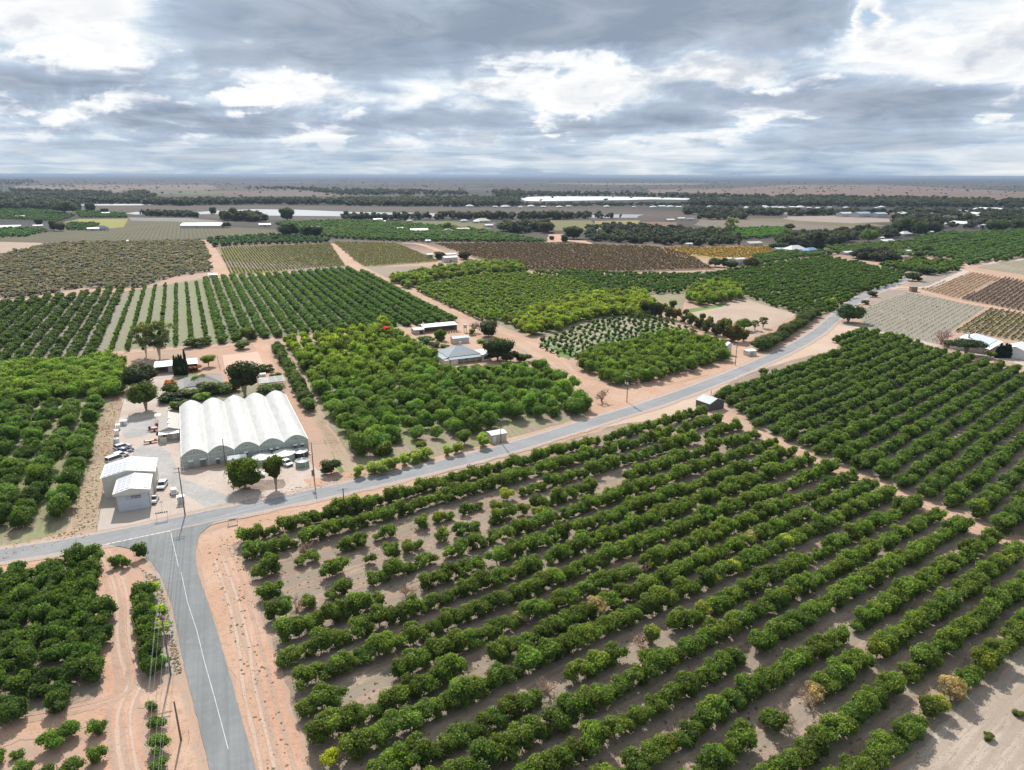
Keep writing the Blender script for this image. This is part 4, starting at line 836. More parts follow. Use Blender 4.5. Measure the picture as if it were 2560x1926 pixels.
# ---------------- buildings and yard things ----------------
WHITE = (.78, .78, .77); CREAM = (.66, .60, .50); GREYW = (.55, .56, .56); DARK = (.03, .035, .04); ZINC = (.50, .54, .56)
GLASS = paint((.05, .065, .08), .12, dirt=.02)
def wall_window(mb_w, parent, x0, x1, y, z0, z1, side=-1, frame=paint(WHITE, .5)):
    f = MB(); t = .06; yy = y + side * .03
    a, b = (yy, y + side * .002) if side < 0 else (y + .002, yy)
    for q in ((x0 - t, x1 + t, z0 - t, z0), (x0 - t, x1 + t, z1, z1 + t), (x0 - t, x0, z0, z1), (x1, x1 + t, z0, z1), ((x0 + x1) / 2 - .02, (x0 + x1) / 2 + .02, z0, z1)):
        f.box(q[0], q[1], min(a, b), max(a, b), q[2], q[3])
    w = f.build('window', frame, parent)
    MB().box(x0, x1, y + side * .012 - .004, y + side * .012 + .004, z0, z1).build('pane', GLASS, w)
    return w
def gable_building(name, label, cat, o, ang, w, d, ez, rz_, roof, wall, over=.25, ridge='y', group=None, door=None, windows=(), doorcol=WHITE, open_front=False):
    """o = near-left foot; local x to the right, y away. ridge runs along y or x"""
    e = empty(name, (o[0], o[1], 0), rad(ang), label, cat, group); wm = paint(wall, .7, stripes=.28 if not open_front else 0); rm = paint(roof, .45, stripes=(.5 if ridge == 'y' else .5))
    if ridge == 'y':
        prof = [(0, 0, 0), (w, 0, 0), (w, 0, ez), (w / 2, 0, rz_), (0, 0, ez)]
        if not open_front: MB().ext(prof, (0, d, 0)).build('wall', wm, e)
        else:
            m = MB().box(0, .1, 0, d, 0, ez).box(w - .1, w, 0, d, 0, ez).box(.1, w - .1, d - .1, d, 0, ez); m.build('wall', wm, e)
        r = MB()
        for s, xa in ((1, -over), (-1, w + over)):
            zz = ez - over * (rz_ - ez) / (w / 2) + .05
            r.ext([(xa, -over, zz), (w / 2, -over, rz_ + .05), (w / 2, -over, rz_ + .13), (xa, -over, zz + .08)], (0, d + 2 * over, 0))
        ro = r.build('roof', paint(roof, .45, stripes=-.5), e)
    else:
        prof = [(0, 0, 0), (0, d, 0), (0, d, ez), (0, d / 2, rz_), (0, 0, ez)]
        if not open_front: MB().ext(prof, (w, 0, 0)).build('wall', wm, e)
        else: MB().box(0, .1, 0, d, 0, ez).box(w - .1, w, 0, d, 0, ez).box(.1, w - .1, d - .1, d, 0, ez).build('wall', wm, e)
        r = MB()
        for ya in (-over, d + over):
            zz = ez - over * (rz_ - ez) / (d / 2) + .05
            r.ext([(-over, ya, zz), (-over, d / 2, rz_ + .05), (-over, d / 2, rz_ + .13), (-over, ya, zz + .08)], (w + 2 * over, 0, 0))
        ro = r.build('roof', paint(roof, .45, stripes=.5), e)
    if door: MB().box(door[0], door[1], -.05, -.004, .02, door[2]).build('door', paint(doorcol, .5), e)
    for q in windows: wall_window(None, e, q[0], q[1], 0, q[2], q[3])
    return e, ro
def hip_house(name, label, o, ang, w, d, ez, rz_, roof, wall, skirt=None, cat='house', group=None, windows=((1, 2, 1, 2),), door=(.2, 1), ridge=.4, over=.35, chim=None, sk_w=2.2):
    e = empty(name, (o[0], o[1], 0), rad(ang), label, cat, group); rm = paint(roof, .85, stripes=.45, spec=.08)
    MB().box(0, w, 0, d, 0, ez).build('wall', paint(wall, .75), e)
    a = min(w, d) / 2 * (1 - ridge * 0); x0, x1, y0, y1 = -over, w + over, -over, d + over
    if w >= d: r0, r1 = (a, d / 2), (w - a, d / 2)
    else: r0, r1 = (w / 2, a), (w / 2, d - a)
    if abs(r0[0] - r1[0]) + abs(r0[1] - r1[1]) < 1: r0, r1 = (w / 2 - .8, d / 2), (w / 2 + .8, d / 2)
    m = MB(); B = [(x0, y0, ez), (x1, y0, ez), (x1, y1, ez), (x0, y1, ez)]; R0 = (r0[0], r0[1], rz_); R1 = (r1[0], r1[1], rz_)
    if w >= d or abs(r0[1] - r1[1]) < .1: m.add(B + [R0, R1], [(0, 1, 5, 4), (2, 3, 4, 5), (1, 2, 5), (3, 0, 4), (3, 2, 1, 0)])
    else: m.add(B + [R0, R1], [(0, 1, 4), (2, 3, 5), (1, 2, 5, 4), (3, 0, 4, 5), (3, 2, 1, 0)])
    ro = m.build('roof', rm, e)
    c = MB(); c.tube(R0, R1, .09, n=6)
    for q, r_ in ((B[0], R0), (B[3], R0 if w >= d else R1), (B[1], R1 if w >= d else R0), (B[2], R1)): c.tube(q, r_, .07, n=5)
    c.build('ridge_capping', paint(tuple(min(1, q * 1.15) for q in roof), .5), ro)
    if chim: MB().box(chim[0], chim[0] + .7, chim[1], chim[1] + .7, ez, rz_ + .9).box(chim[0] - .08, chim[0] + .78, chim[1] - .08, chim[1] + .78, rz_ + .9, rz_ + 1.05).build('chimney', paint((.55, .5, .4), .8), ro)
    if skirt:  # lean-to verandah roofs: list of sides
        for sd_ in skirt:
            z1, z0, s = ez - .12, ez - .65, sk_w
            V = {'f': [(-over, -.02, z1), (w + over, -.02, z1), (w + over, -s, z0), (-over, -s, z0)], 'l': [(-.02, -over, z1), (-.02, d + over, z1), (-s, d + over, z0), (-s, -over, z0)],
                 'r': [(w + .02, -over, z1), (w + .02, d + over, z1), (w + s, d + over, z0), (w + s, -over, z0)]}[sd_]
            MB().slab(V, .07).build('verandah_roof', paint(tuple(min(.85, q * 1.12) for q in roof), .8, stripes=.45 if sd_ == 'f' else -.45, spec=.1), e)
            PO = paint(WHITE, .6)
            if sd_ == 'f':
                for i in range(6): MB().box(.1 + (w - .3) * i / 5, .2 + (w - .3) * i / 5, -s + .1, -s + .2, 0, z0).build('post', PO, e)
            else:
                X = -s + .1 if sd_ == 'l' else w + s - .2
                for i in range(4): MB().box(X, X + .1, .1 + (d - .3) * i / 3, .2 + (d - .3) * i / 3, 0, z0).build('post', PO, e)
    for q in windows: wall_window(None, e, q[0], q[1], 0, q[2], q[3])
    MB().box(door[0], door[1], -.05, -.004, .02, 2.05).build('door', paint((.08, .07, .07), .5), e)
    return e, ro
GA = 24.6

# --- greenhouse of five joined vaulted bays
def greenhouse():
    o = P(*(230 + 755 / 3.328, 820 + 1175 / 3.328)); W, D, N, gz, rz_ = 32.7, 46.2, 5, 3.45, 5.15
    e = empty('greenhouse', (o.x, o.y, 0), rad(GA), 'long white five-bay vaulted greenhouse with pale green gable ends', 'greenhouse'); bw = W / N
    m, t, b, out = new_mat('greenhouse_skin'); tc = t.node('ShaderNodeTexCoord'); s = t.node('ShaderNodeSeparateXYZ'); t.put(s, 0, tc.outputs['Object'])
    n = t.noise(t.vm('MULTIPLY', tc.outputs['Object'], (1.2, .25, 1)), .8, 6, .65); w = t.m('SINE', t.m('MULTIPLY', s.outputs[1], 2 * math.pi / 2.0))
    n2 = t.noise(t.vm('MULTIPLY', tc.outputs['Object'], (3, .5, 3)), 1.4, 6, .7)
    c = t.mixc(t.remap(n, .4, .68, 0, .7), (.64, .64, .62), (.50, .49, .45)); c = t.mixc(t.remap(n2, .52, .7, 0, .5), c, (.44, .43, .38)); c = t.mixc(t.remap(w, .7, 1, 0, .5), c, (.46, .46, .45))
    t.put(b, 'Base Color', c); t.put(b, 'Roughness', .42)
    tr = t.node('ShaderNodeBsdfTranslucent'); t.put(tr, 0, (.7, .7, .68, 1)); mx = t.node('ShaderNodeMixShader'); t.put(mx, 0, .12); t.l.new(b.outputs[0], mx.inputs[1]); t.l.new(tr.outputs[0], mx.inputs[2]); t.l.new(mx.outputs[0], out.inputs[0])
    ns = 16
    def arc(i):
        u = i / ns; s_ = abs(2 * u - 1)
        return (u * bw, gz + (rz_ - gz) * (.94 * math.cos(s_ * 1.28) - .94 * math.cos(1.28)) / (.94 - .94 * math.cos(1.28)) + .07 * max(0, 1 - s_ * 5))
    for k in range(N):
        r = MB(); pts = [(x + k * bw, z) for x, z in (arc(i) for i in range(ns + 1))]
        for (x0, z0), (x1, z1) in zip(pts, pts[1:]):
            r.add([(x0, -.25, z0), (x1, -.25, z1), (x1, D + .25, z1), (x0, D + .25, z0)], [(0, 1, 2, 3)])
        ro = r.build('roof_bay', m, e, smooth=False)
        for yy in (0, D):
            sd_ = -1 if yy == 0 else 1
            g = MB(); g.ext([(k * bw + .05, yy, 0), ((k + 1) * bw - .05, yy, 0)] + [(x, yy, z - .03) for x, z in pts[::-1]][0:ns + 1], (0, .04 * -sd_, 0))
            ge = g.build('gable_end', paint((.46, .52, .46), .5, dirt=.3, stripes=1.1), e)
            f = MB()
            for zz in (1.15, 2.3, gz): f.box(k * bw + .05, (k + 1) * bw - .05, yy + sd_ * .09 if sd_ < 0 else yy + .02, yy + sd_ * .02 if sd_ < 0 else yy + .09, zz - .05, zz + .05)
            for q in range(5): f.box(k * bw + .03 + q * (bw - .12) / 4, k * bw + .11 + q * (bw - .12) / 4, yy - .14 if sd_ < 0 else yy + .1, yy - .1 if sd_ < 0 else yy + .14, 0, gz + (.0 if q in (0, 4) else 1.0))
            for (x0, z0), (x1, z1) in zip(pts, pts[1:]): f.tube((x0, yy + sd_ * .2, z0 + .02), (x1, yy + sd_ * .2, z1 + .02), .06, n=5)
            f.build('frame', paint((.66, .69, .67), .5), ge)
            if yy == 0:
                cx = (k + .5) * bw
                v = MB().box(cx - .42, cx + .42, -.22, -.1, gz + .35, gz + 1.0).build('vent', paint((.72, .74, .73), .5), ge)
                MB().box(cx - .28, cx + .28, -.26, -.222, gz + .5, gz + .85).build('louvre', paint((.08, .09, .09), .6), v)
        if k:
            MB().box(k * bw - .22, k * bw + .22, -.3, D + .3, gz - .12, gz + .03).build('gutter', paint((.60, .62, .62), .4, dirt=.4), e)
            MB().tube((k * bw, -.3, 0), (k * bw, -.3, gz - .1), .07).build('downpipe', paint(WHITE, .5), e)
    for xx in (0, W): 
        MB().box(xx - .03, xx + .03, 0, D, 0, gz).build('side_wall', paint((.60, .63, .60), .5, dirt=.3, stripes=-2.0), e)
        MB().tube((xx, -.3, gz), (xx, D + .3, gz), .09).build('gutter', paint(WHITE, .4), e)
    # fans and doors along the front
    for x, wd, z0, z1, cc in [(4.4, 1.4, .1, 2.0, (.15, .18, .17)), (1.6, 1.2, .3, 1.9, (.30, .34, .33)), (8.3, .9, .2, 1.5, (.12, .14, .14)), (15.6, .9, 1.5, 2.2, (.05, .05, .06)), (22.3, .7, 1.5, 2.0, (.05, .05, .06)), (23.9, .7, 1.6, 2.1, (.05, .05, .06)), (28.7, .8, 1.6, 2.2, (.05, .05, .06)), (30.6, .8, 1.6, 2.2, (.05, .05, .06))]:
        q = MB().box(x, x + wd, -.42, -.15, z0, z1).build('fan_box', paint(cc, .6), e)
        MB().ext([(x - .1, -.15, z1 + .25), (x + wd + .1, -.15, z1 + .25), (x + wd + .1, -.7, z1), (x - .1, -.7, z1)], (0, 0, .05)).build('hood', paint((.72, .75, .73), .5), q)
    MB().tube((16, -.5, 1.9), (33, -.5, 2.3), .05).build('pipe', paint((.4, .42, .42), .5), e)
    return e
greenhouse()

# --- big packing shed with solar panels, painted front with emblem and lettering
def letters(n, w, h, mat_, parent, x, y, z, seed, name='lettering'):
    """a line of unreadable dark characters: strokes as they show in the photograph"""
    r = random.Random(seed); m = MB(); cw = w / n; t = cw * .27
    for i in range(n):
        a = x + i * cw; b = a + cw * .78; k = r.randrange(5)
        m.box(a, a + t, y - .008, y, z, z + h)
        if k in (0, 1, 3): m.box(b - t, b, y - .008, y, z, z + h)
        for q in ((1, 0), (.5,), (1, .5), (0,), (1, .5, 0))[k]: m.box(a + t, b - (t if k in (0, 1, 3) else 0), y - .008, y, z + (h - t) * q, z + (h - t) * q + t)
    return m.build(name, mat_, parent)
def packing_shed():
    o = P(240 + 350 / 6.4, 1080 + 1290 / 6.4); e = empty('packing_shed', (o.x, o.y, 0), rad(22.5), 'tall cream packing shed with solar panels and emblem on its blue grey front', 'shed')
    wm = paint((.62, .585, .52), .65, stripes=.5); rm = paint((.74, .74, .73), .4, stripes=-.6)
    w, d, ez, rz_ = 7.0, 9.2, 4.9, 5.75
    MB().ext([(0, 0, 0), (w, 0, 0), (w, 0, ez), (w / 2, 0, rz_), (0, 0, ez)], (0, d, 0)).build('wall', wm, e)
    w2, d2, x2, ez2, rz2 = 11.2, 9.0, -3.6, 5.3, 6.5; 
    MB().ext([(x2, d, 0), (x2 + w2, d, 0), (x2 + w2, d, ez2), (x2 + w2 / 2, d, rz2), (x2, d, ez2)], (0, d2, 0)).build('wall', wm, e)
    def roofs(x0, w_, y0, d_, e_, r_, ov):
        sl = (r_ - e_) / (w_ / 2); out = []
        for s in (0, 1):
            xa, xb = (x0 - ov, x0 + w_ / 2) if s == 0 else (x0 + w_ + ov, x0 + w_ / 2)
            za = e_ - ov * sl + .06; m = MB().ext([(xa, y0, za), (xb, y0, r_ + .06), (xb, y0, r_ + .14), (xa, y0, za + .08)], (0, d_, 0)); ro = m.build('roof', rm, e)
            MB().tube((xa, y0, za), (xa, y0 + d_, za), .08, n=6).build('gutter', paint((.6, .58, .52), .5), ro)
            out.append((ro, xa, xb, za + .08, r_ + .14))
        return out
    ra = roofs(0, w, -.9, d + .6, ez, rz_, .35); rb = roofs(x2, w2, d - .15, d2 + .4, ez2, rz2, .35)
    MB().ext([(-.3, -.85, 4.35), (w + .3, -.85, 4.35), (w + .3, -.85, ez - .05), (w / 2, -.85, rz_ + .02), (-.3, -.85, ez - .05)], (0, .06, 0)).ext([(-.3, -.79, 4.35), (w + .3, -.79, 4.35), (w + .3, 0, 4.35), (-.3, 0, 4.35)], (0, 0, .06)).build('awning', paint((.64, .60, .53), .6), e)
    dr = MB().box(.25, w - .2, -.09, -.004, .05, 4.25).build('front_panel', paint((.52, .56, .61), .55, dirt=.1), e)
    f = MB().box(.05, .25, -.13, -.004, 0, 4.35).box(w - .2, w - .02, -.13, -.004, 0, 4.35).box(.25, w - .2, -.13, -.004, 4.25, 4.35).box(.25, w - .2, -.12, -.004, 0, .05).build('door_frame', paint((.33, .34, .36), .6), dr)
    tx = paint((.012, .03, .03), .8, dirt=0, spec=.05)
    letters(7, 2.1, .42, tx, dr, 3.15, -.092, 3.26, 4); letters(8, 2.1, .26, tx, dr, 3.15, -.092, 2.9, 5)
    em = MB(); n = 20
    for i in range(n):
        a, b = i * 2 * math.pi / n, (i + 1) * 2 * math.pi / n
        if i in (18, 19): continue
        em.tube((2.55 + .42 * math.cos(a), -.1, 3.22 + .42 * math.sin(a)), (2.55 + .42 * math.cos(b), -.1, 3.22 + .42 * math.sin(b)), .03, n=4)
    em.tube((2.3, -.1, 3.0), (2.75, -.1, 3.42), .03, n=4).build('emblem', paint((.10, .22, .20), .6), dr)
    pm = paint((.52, .53, .57), .3, dirt=.05); fm = paint((.70, .71, .73), .4)  # panel colour kept pale: the sky's reflection is painted into it
    def panels(ro, xa, xb, za, zb, y0, ny, nx, py, skip=.35):
        sl = (zb - za) / (xb - xa); dx = (xb - xa) / abs(xb - xa)
        for i in range(nx):
            for j in range(ny):
                pw = (abs(xb - xa) - skip * 2) / nx; a = xa + dx * (skip + i * pw + .09); b = xa + dx * (skip + (i + 1) * pw - .09)
                y = y0 + j * py; m = MB(); A, B_ = (a, za + (a - xa) * sl), (b, za + (b - xa) * sl)
                m.ext([(A[0], y, A[1] + .05), (B_[0], y, B_[1] + .05), (B_[0], y + py - .16, B_[1] + .05), (A[0], y + py - .16, A[1] + .05)], (0, 0, .05)); m.build('solar_panel', pm, ro)
    ro, xa, xb, za, zb = ra[0]; panels(ro, xa, xb, za, zb, -.3, 5, 3, 1.7)
    ro, xa, xb, za, zb = ra[1]; panels(ro, xa, xb, za, zb, -.1, 5, 3, 1.6, .45)
    ro, xa, xb, za, zb = rb[0]; panels(ro, xa, xb, za, zb, 9.4, 4, 5, 1.9)
    ro, xa, xb, za, zb = rb[1]; panels(ro, xa, xb, za, zb, 9.6, 4, 5, 1.9, .45)
    MB().box(w + .002, w + .06, 2, 5.2, .02, 3.4).build('side_door', paint((.66, .66, .64), .5), e)
    return e
packing_shed()

# --- office shed and awnings beside the greenhouse
def office():
    o = P(260 + 1410 / 10.05, 980 + 1370 / 10.05); e, ro = gable_building('packing_office', 'low tan-roofed office shed attached to the left side of the greenhouse', 'shed', (-103.2, 195.2), GA, 5.3, 15.2, 2.8, 3.7, (.42, .39, .35), (.55, .5, .42), .3, door=(3.2, 4.6, 2.2), windows=((.8, 2, .9, 2),))
    MB().slab([(-.2, -.3, 2.75), (5.3, -.3, 2.75), (5.3, -2.0, 2.35), (-.2, -2.0, 2.35)], .08).build('awning', paint(WHITE, .4), e)
    po = MB()
    for x in (0, 1.7, 3.4, 5.1): po.box(x, x + .09, -1.95, -1.86, 0, 2.3)
    po.build('awning_frame', paint(GREYW, .6), e)
    MB().box(0, 1.8, -3.4, -3.3, 0, 1.9).build('screen', paint((.5, .49, .40), .7), e)
    MB().box(2.3, 2.9, 3.0, 3.8, 3.5, 4.15).box(2.35, 2.85, 7.6, 8.2, 3.5, 4.2).build('cooling_unit', paint(GREYW, .5), ro)
    MB().box(2.5, 2.8, -.3, 15.5, 3.84, 3.93).build('ridge_capping', paint(WHITE, .5), ro)
office()
def stack(name, label, cat, p, rz, dims, col, parts=True, group=None):
    e = empty(name, (p.x, p.y, 0), rz, label, cat, group); w, d, h = dims
    MB().box(-w / 2, w / 2, -d / 2, d / 2, .14, h).build('load', paint(col, .5), e)
    q = MB()
    for x in (-w / 2, -.06, w / 2 - .12): q.box(x, x + .12, -d / 2, d / 2, 0, .1)
    for i in range(5): q.box(-w / 2, w / 2, -d / 2 + i * (d - .1) / 4, -d / 2 + .1 + i * (d - .1) / 4, .1, .135)
    q.build('pallet', paint((.36, .27, .18), .9), e); return e
B10 = lambda x, y, z=0: P(260 + x / 10.05, 980 + y / 10.05, z)
for i, (x, y, l) in enumerate([(365, 950, 'white wrapped pallet stack at the far end of the row along the yard edge'), (330, 1090, 'white wrapped pallet stack in the middle of the row along the yard edge')]):
    stack('pallet_stack', l, 'pallet stack', B10(x, y), rad(GA + 8), (1.1, 1.5, 1.7), WHITE, group='white stacks along the yard edge')
def ibc(name, label, p, rz, r=.8, h=1.7):
    e = empty(name, (p.x, p.y, 0), rz, label, 'tank'); m = MB().cyl(0, 0, 0, h * .85, r, n=18).cyl(0, 0, h * .85, h, r, r * .35, 18); m.build('tank_body', paint((.60, .63, .64), .4), e)
    MB().cyl(0, 0, h, h + .12, r * .25, n=10).build('lid', paint(GREYW, .4), e)
ibc('water_tank', 'pale round tank nearest the parked cars along the yard edge', B10(320, 1290), 0)
def cabin(name, label, p, rz, w, d, h, col, cat='cabin', roofc=WHITE, door=True):
    e = empty(name, (p.x, p.y, 0), rz, label, cat); MB().box(-w / 2, w / 2, -d / 2, d / 2, 0, h).build('wall', paint(col, .6, stripes=.3), e)
    MB().ext([(-w / 2 - .12, -d / 2 - .12, h + .02), (w / 2 + .12, -d / 2 - .12, h + .02), (w / 2 + .12, d / 2 + .12, h + .14), (-w / 2 - .12, d / 2 + .12, h + .14)], (0, 0, .07)).build('roof', paint(roofc, .45, stripes=.4), e)
    if door: MB().box(-w * .2, w * .12, -d / 2 - .05, -d / 2 - .004, .05, min(1.9, h - .15)).build('door', paint((.35, .36, .36), .6), e)
    return e
cabin('portable_cabin', 'small pale cabin at the far end of the grey gravel yard', B10(505, 830), rad(GA - 15), 1.7, 1.5, 1.4, (.66, .68, .68))
cabin('garden_shed', 'small white lean-to shed behind the right side of the packing shed', P(240 + 945 / 6.4, 1080 + 850 / 6.4), rad(GA + 90), 2.0, 1.3, 1.7, WHITE)
cabin('switch_cabinet', 'white and grey cabinets at the foot of the tall power pole by the junction', P(240 + 1365 / 6.4, 1080 + 1150 / 6.4), rad(GA), 1.5, .8, 1.9, (.5, .53, .52))
# awning canopy, machines and racks left of the office
e = empty('canopy', B10(1370, 760), rad(GA), 'small white flat canopy left of the tan office shed', 'canopy'); MB().slab([(-.8, -1, 2.3), (.8, -1, 2.3), (.8, 1, 2.5), (-.8, 1, 2.5)], .07).build('cover', paint(WHITE, .4), e)
m = MB(); [m.box(x, x + .07, y, y + .07, 0, 2.25) for x in (-.75, .68) for y in (-.95, .88)]; m.build('frame', paint(GREYW, .5), e)
e = empty('pot_rack', B10(1370, 860), rad(GA), 'brown rack of pots under the small white canopy', 'rack'); m = MB()
for z in (.3, .8, 1.3): m.box(-.7, .7, -1.2, 1.2, z, z + .05)
for x in (-.7, .64):
    for y in (-1.2, 1.14): m.box(x, x + .06, y, y + .06, 0, 1.4)
m.build('shelf', paint((.35, .24, .18), .8), e); m = MB()
for i in range(14): m.cyl(R.uniform(-.5, .5), -1 + i * .15, .35 + .5 * (i % 3), .6 + .5 * (i % 3), .09, .12, 8)
m.build('pots', paint((.30, .12, .07), .8), e)
def trailer(name, label, p, rz, col, L=2.6, w=1.3, load=None, cat='trailer'):
    e = empty(name, (p.x, p.y, 0), rz, label, cat)
    MB().box(-L / 2, L / 2, -w / 2, w / 2, .55, .65).box(-L / 2, L / 2, -w / 2, -w / 2 + .05, .65, .95).box(-L / 2, L / 2, w / 2 - .05, w / 2, .65, .95).box(-L / 2, -L / 2 + .05, -w / 2 + .05, w / 2 - .05, .65, .95).build('bed', paint(col, .5), e)
    MB().tube((L / 2, 0, .58), (L / 2 + 1.1, 0, .5), .05).tube((L / 2, -w / 2 + .1, .58), (L / 2 + .8, 0, .52), .04).tube((L / 2, w / 2 - .1, .58), (L / 2 + .8, 0, .52), .04).build('drawbar', paint(DARK, .5), e)
    for s in (-1, 1): MB().tube((0, s * (w / 2 + .02), .3), (0, s * (w / 2 + .2), .3), .3, n=14).build('wheel', paint((.03, .03, .03), .8), e)
    if load: MB().box(-L * .4, L * .3, -w * .4, w * .4, .65, load[0]).build('load', paint(load[1], .6), e)
    return e
trailer('sprayer', 'pink and white sprayer machine parked left of the office shed', B10(1270, 990), rad(GA + 180), (.65, .12, .16), 2.2, 1.2, (1.25, (.70, .42, .46)), 'machine')
trailer('flat_trailer', 'long red framed trailer with white tubs in front of the office', B10(1170, 1290), rad(GA + 6), (.50, .10, .07), 3.4, 1.0, (.9, (.66, .64, .60)))
e = empty('pump_cart', B10(1370, 1070), rad(20), 'dark pump cart beside the pink sprayer', 'cart'); MB().box(-.4, .4, -.35, .35, .35, .95).cyl(0, 0, .95, 1.15, .2, n=10).build('motor', paint(DARK, .5), e)
for x in (-.4, .4): MB().tube((x, -.4, .25), (x, -.5, .25), .25, n=12).tube((x, .4, .25), (x, .5, .25), .25, n=12).build('wheel', paint((.03, .03, .03), .8), e)
e = empty('bin', B10(1150, 960), 0, 'dark upright bin beside the pink sprayer', 'bin'); MB().cyl(0, 0, 0, 1.1, .3, .36, 12).build('bin_body', paint((.04, .045, .05), .6), e); MB().cyl(0, 0, 1.1, 1.18, .39, n=12).build('lid', paint((.05, .055, .06), .6), e)

# --- vehicles
def car(name, label, p, rz, body, kind='wagon', L=4.5, w=1.8, group=None, cat='car'):
    e = empty(name, (p.x, p.y, 0), rz, label, cat, group); bm_ = paint(body, .25, dirt=.04, spec=.6)
    if kind == 'ute': prof = [(-2.2, .45), (-2.2, .95), (-.35, .98), (-.35, .98), (.9, 1.0), (1.95, .92), (2.2, .7), (2.2, .4)]
    else: prof = [(-2.2, .4), (-2.22, .95), (-2.0, 1.02), (.95, 1.0), (2.0, .85), (2.22, .65), (2.2, .38)]
    s = L / 4.4; b = MB().ext([(x * s, -w / 2, z) for x, z in prof], (0, w, 0)).build('body', bm_, e)
    if kind == 'ute': cab = [(-.45, .98), (-.3, 1.55), (.5, 1.6), (1.05, 1.0)]
    elif kind == 'van': cab = [(-2.1, 1.0), (-2.05, 1.9), (1.3, 1.9), (1.9, 1.0)]
    else: cab = [(-2.05, 1.0), (-1.75, 1.55), (.35, 1.6), (1.15, 1.0)]
    i = .12; V0 = [(x * s, -w / 2 + (i if z > 1.2 else .02), z) for x, z in cab]; V1 = [(x * s, w / 2 - (i if z > 1.2 else .02), z) for x, z in cab]; n = len(cab)
    MB().add(V0 + V1, [tuple(range(n)), tuple(range(n, 2 * n))[::-1]] + [(k, (k + 1) % n, n + (k + 1) % n, n + k) for k in range(n)]).build('windows', GLASS, e)
    t0, t1 = cab[1], cab[2]
    MB().ext([(t0[0] * s - .02, -w / 2 + i - .02, t0[1]), (t1[0] * s + .02, -w / 2 + i - .02, t1[1]), (t1[0] * s + .02, w / 2 - i + .02, t1[1]), (t0[0] * s - .02, w / 2 - i + .02, t0[1])], (0, 0, .06)).build('roof', bm_, e)
    pl = MB()
    for y in (-w / 2 + .01, w / 2 - .09):
        for a, b2 in ((0, 1), (3, 2)): 
            pl.tube((cab[a][0] * s, y + .04, cab[a][1]), (cab[b2][0] * s, (y + .04) * (w / 2 - i) / (w / 2 - .04), cab[b2][1]), .05, n=4)
        xm = (t0[0] + t1[0]) / 2 * s; pl.tube((xm, y + .04, 1.0), (xm, (y + .04) * (w / 2 - i) / (w / 2 - .04), 1.57), .04, n=4)
    pl.build('pillars', bm_, e)
    for x in (-1.35 * s, 1.4 * s):
        for y in (-1, 1):
            wh = MB().tube((x, y * (w / 2 - .2), .34), (x, y * (w / 2 + .02), .34), .34, n=16).build('wheel', paint((.025, .025, .027), .8), e)
            MB().tube((x, y * (w / 2 + .02), .34), (x, y * (w / 2 + .035), .34), .2, n=10).build('rim', paint((.5, .5, .52), .3), wh)
    for y in (-.6, .6):
        MB().box(2.18 * s, 2.24 * s, y - .18, y + .18, .62, .78).build('headlight', paint((.75, .77, .78), .15), e)
        MB().box(-2.25 * s, -2.2 * s, y - .14, y + .14, .7, .85).build('tail_light', paint((.4, .03, .03), .3), e)
    MB().box(2.16 * s, 2.27 * s, -w / 2 + .1, w / 2 - .1, .38, .55).box(-2.28 * s, -2.17 * s, -w / 2 + .1, w / 2 - .1, .38, .55).build('bumper', paint((.08, .08, .09), .5), e)
    if kind == 'ute': MB().box(-2.15 * s, -.5 * s, -w / 2 + .08, w / 2 - .08, .955, .99).build('tray', paint((.10, .10, .11), .6), e)
    return e
A64 = lambda x, y: P(240 + x / 6.4, 1080 + y / 6.4)
dv = A64(580, 250) - A64(290, 330); ca_ = math.atan2(dv.y, dv.x)
car('parked_car', 'silver wagon with dark windows, farthest of the cars parked on gravel', A64(430, 270), ca_, (.50, .52, .54), group='cars parked behind the packing shed')
car('parked_car', 'white ute second in the row of cars behind the packing shed', A64(430, 345), ca_ + .05, (.75, .77, .78), 'ute', group='cars parked behind the packing shed')
car('parked_car', 'dark blue car between white vehicles behind the packing shed', A64(480, 330), ca_ + .1, (.04, .07, .11), group='cars parked behind the packing shed', L=3.9)
car('parked_car', 'white hatchback with dark windscreen nearest the packing shed in the row', A64(400, 405), ca_ + .12, (.78, .79, .80), group='cars parked behind the packing shed', L=4.0)
car('parked_van', 'white van directly behind the solar panels of the packing shed', A64(300, 480), ca_ + .2, WHITE, 'van', group='cars parked behind the packing shed', cat='van')
car('parked_car', 'white wagon facing the road on pale dirt right of the packing shed', A64(1065, 890), rad(-80), (.78, .78, .78), L=4.0)
car('parked_ute', 'small white ute against the front right corner of the packing shed', A64(925, 1120), rad(-76), (.76, .76, .76), 'ute', L=3.8, cat='ute')
trailer('tool_trailer', 'white framed trailer on a pale slab left of the tall power pole', A64(1250, 1000), rad(-60), (.70, .70, .69), 2.6, 1.5, (1.5, (.55, .55, .54)))
q8 = lambda x, y: P(560 + x / 8.508, 1120 + y / 8.508)
car('parked_car', 'white car half hidden behind the wider roadside tree before the greenhouse', q8(715, 620), rad(20), (.78, .78, .77), L=3.6)
car('parked_car', 'white car beside the narrow roadside tree and the green tanks', q8(1345, 375), rad(-40), (.78, .78, .77), L=3.2)

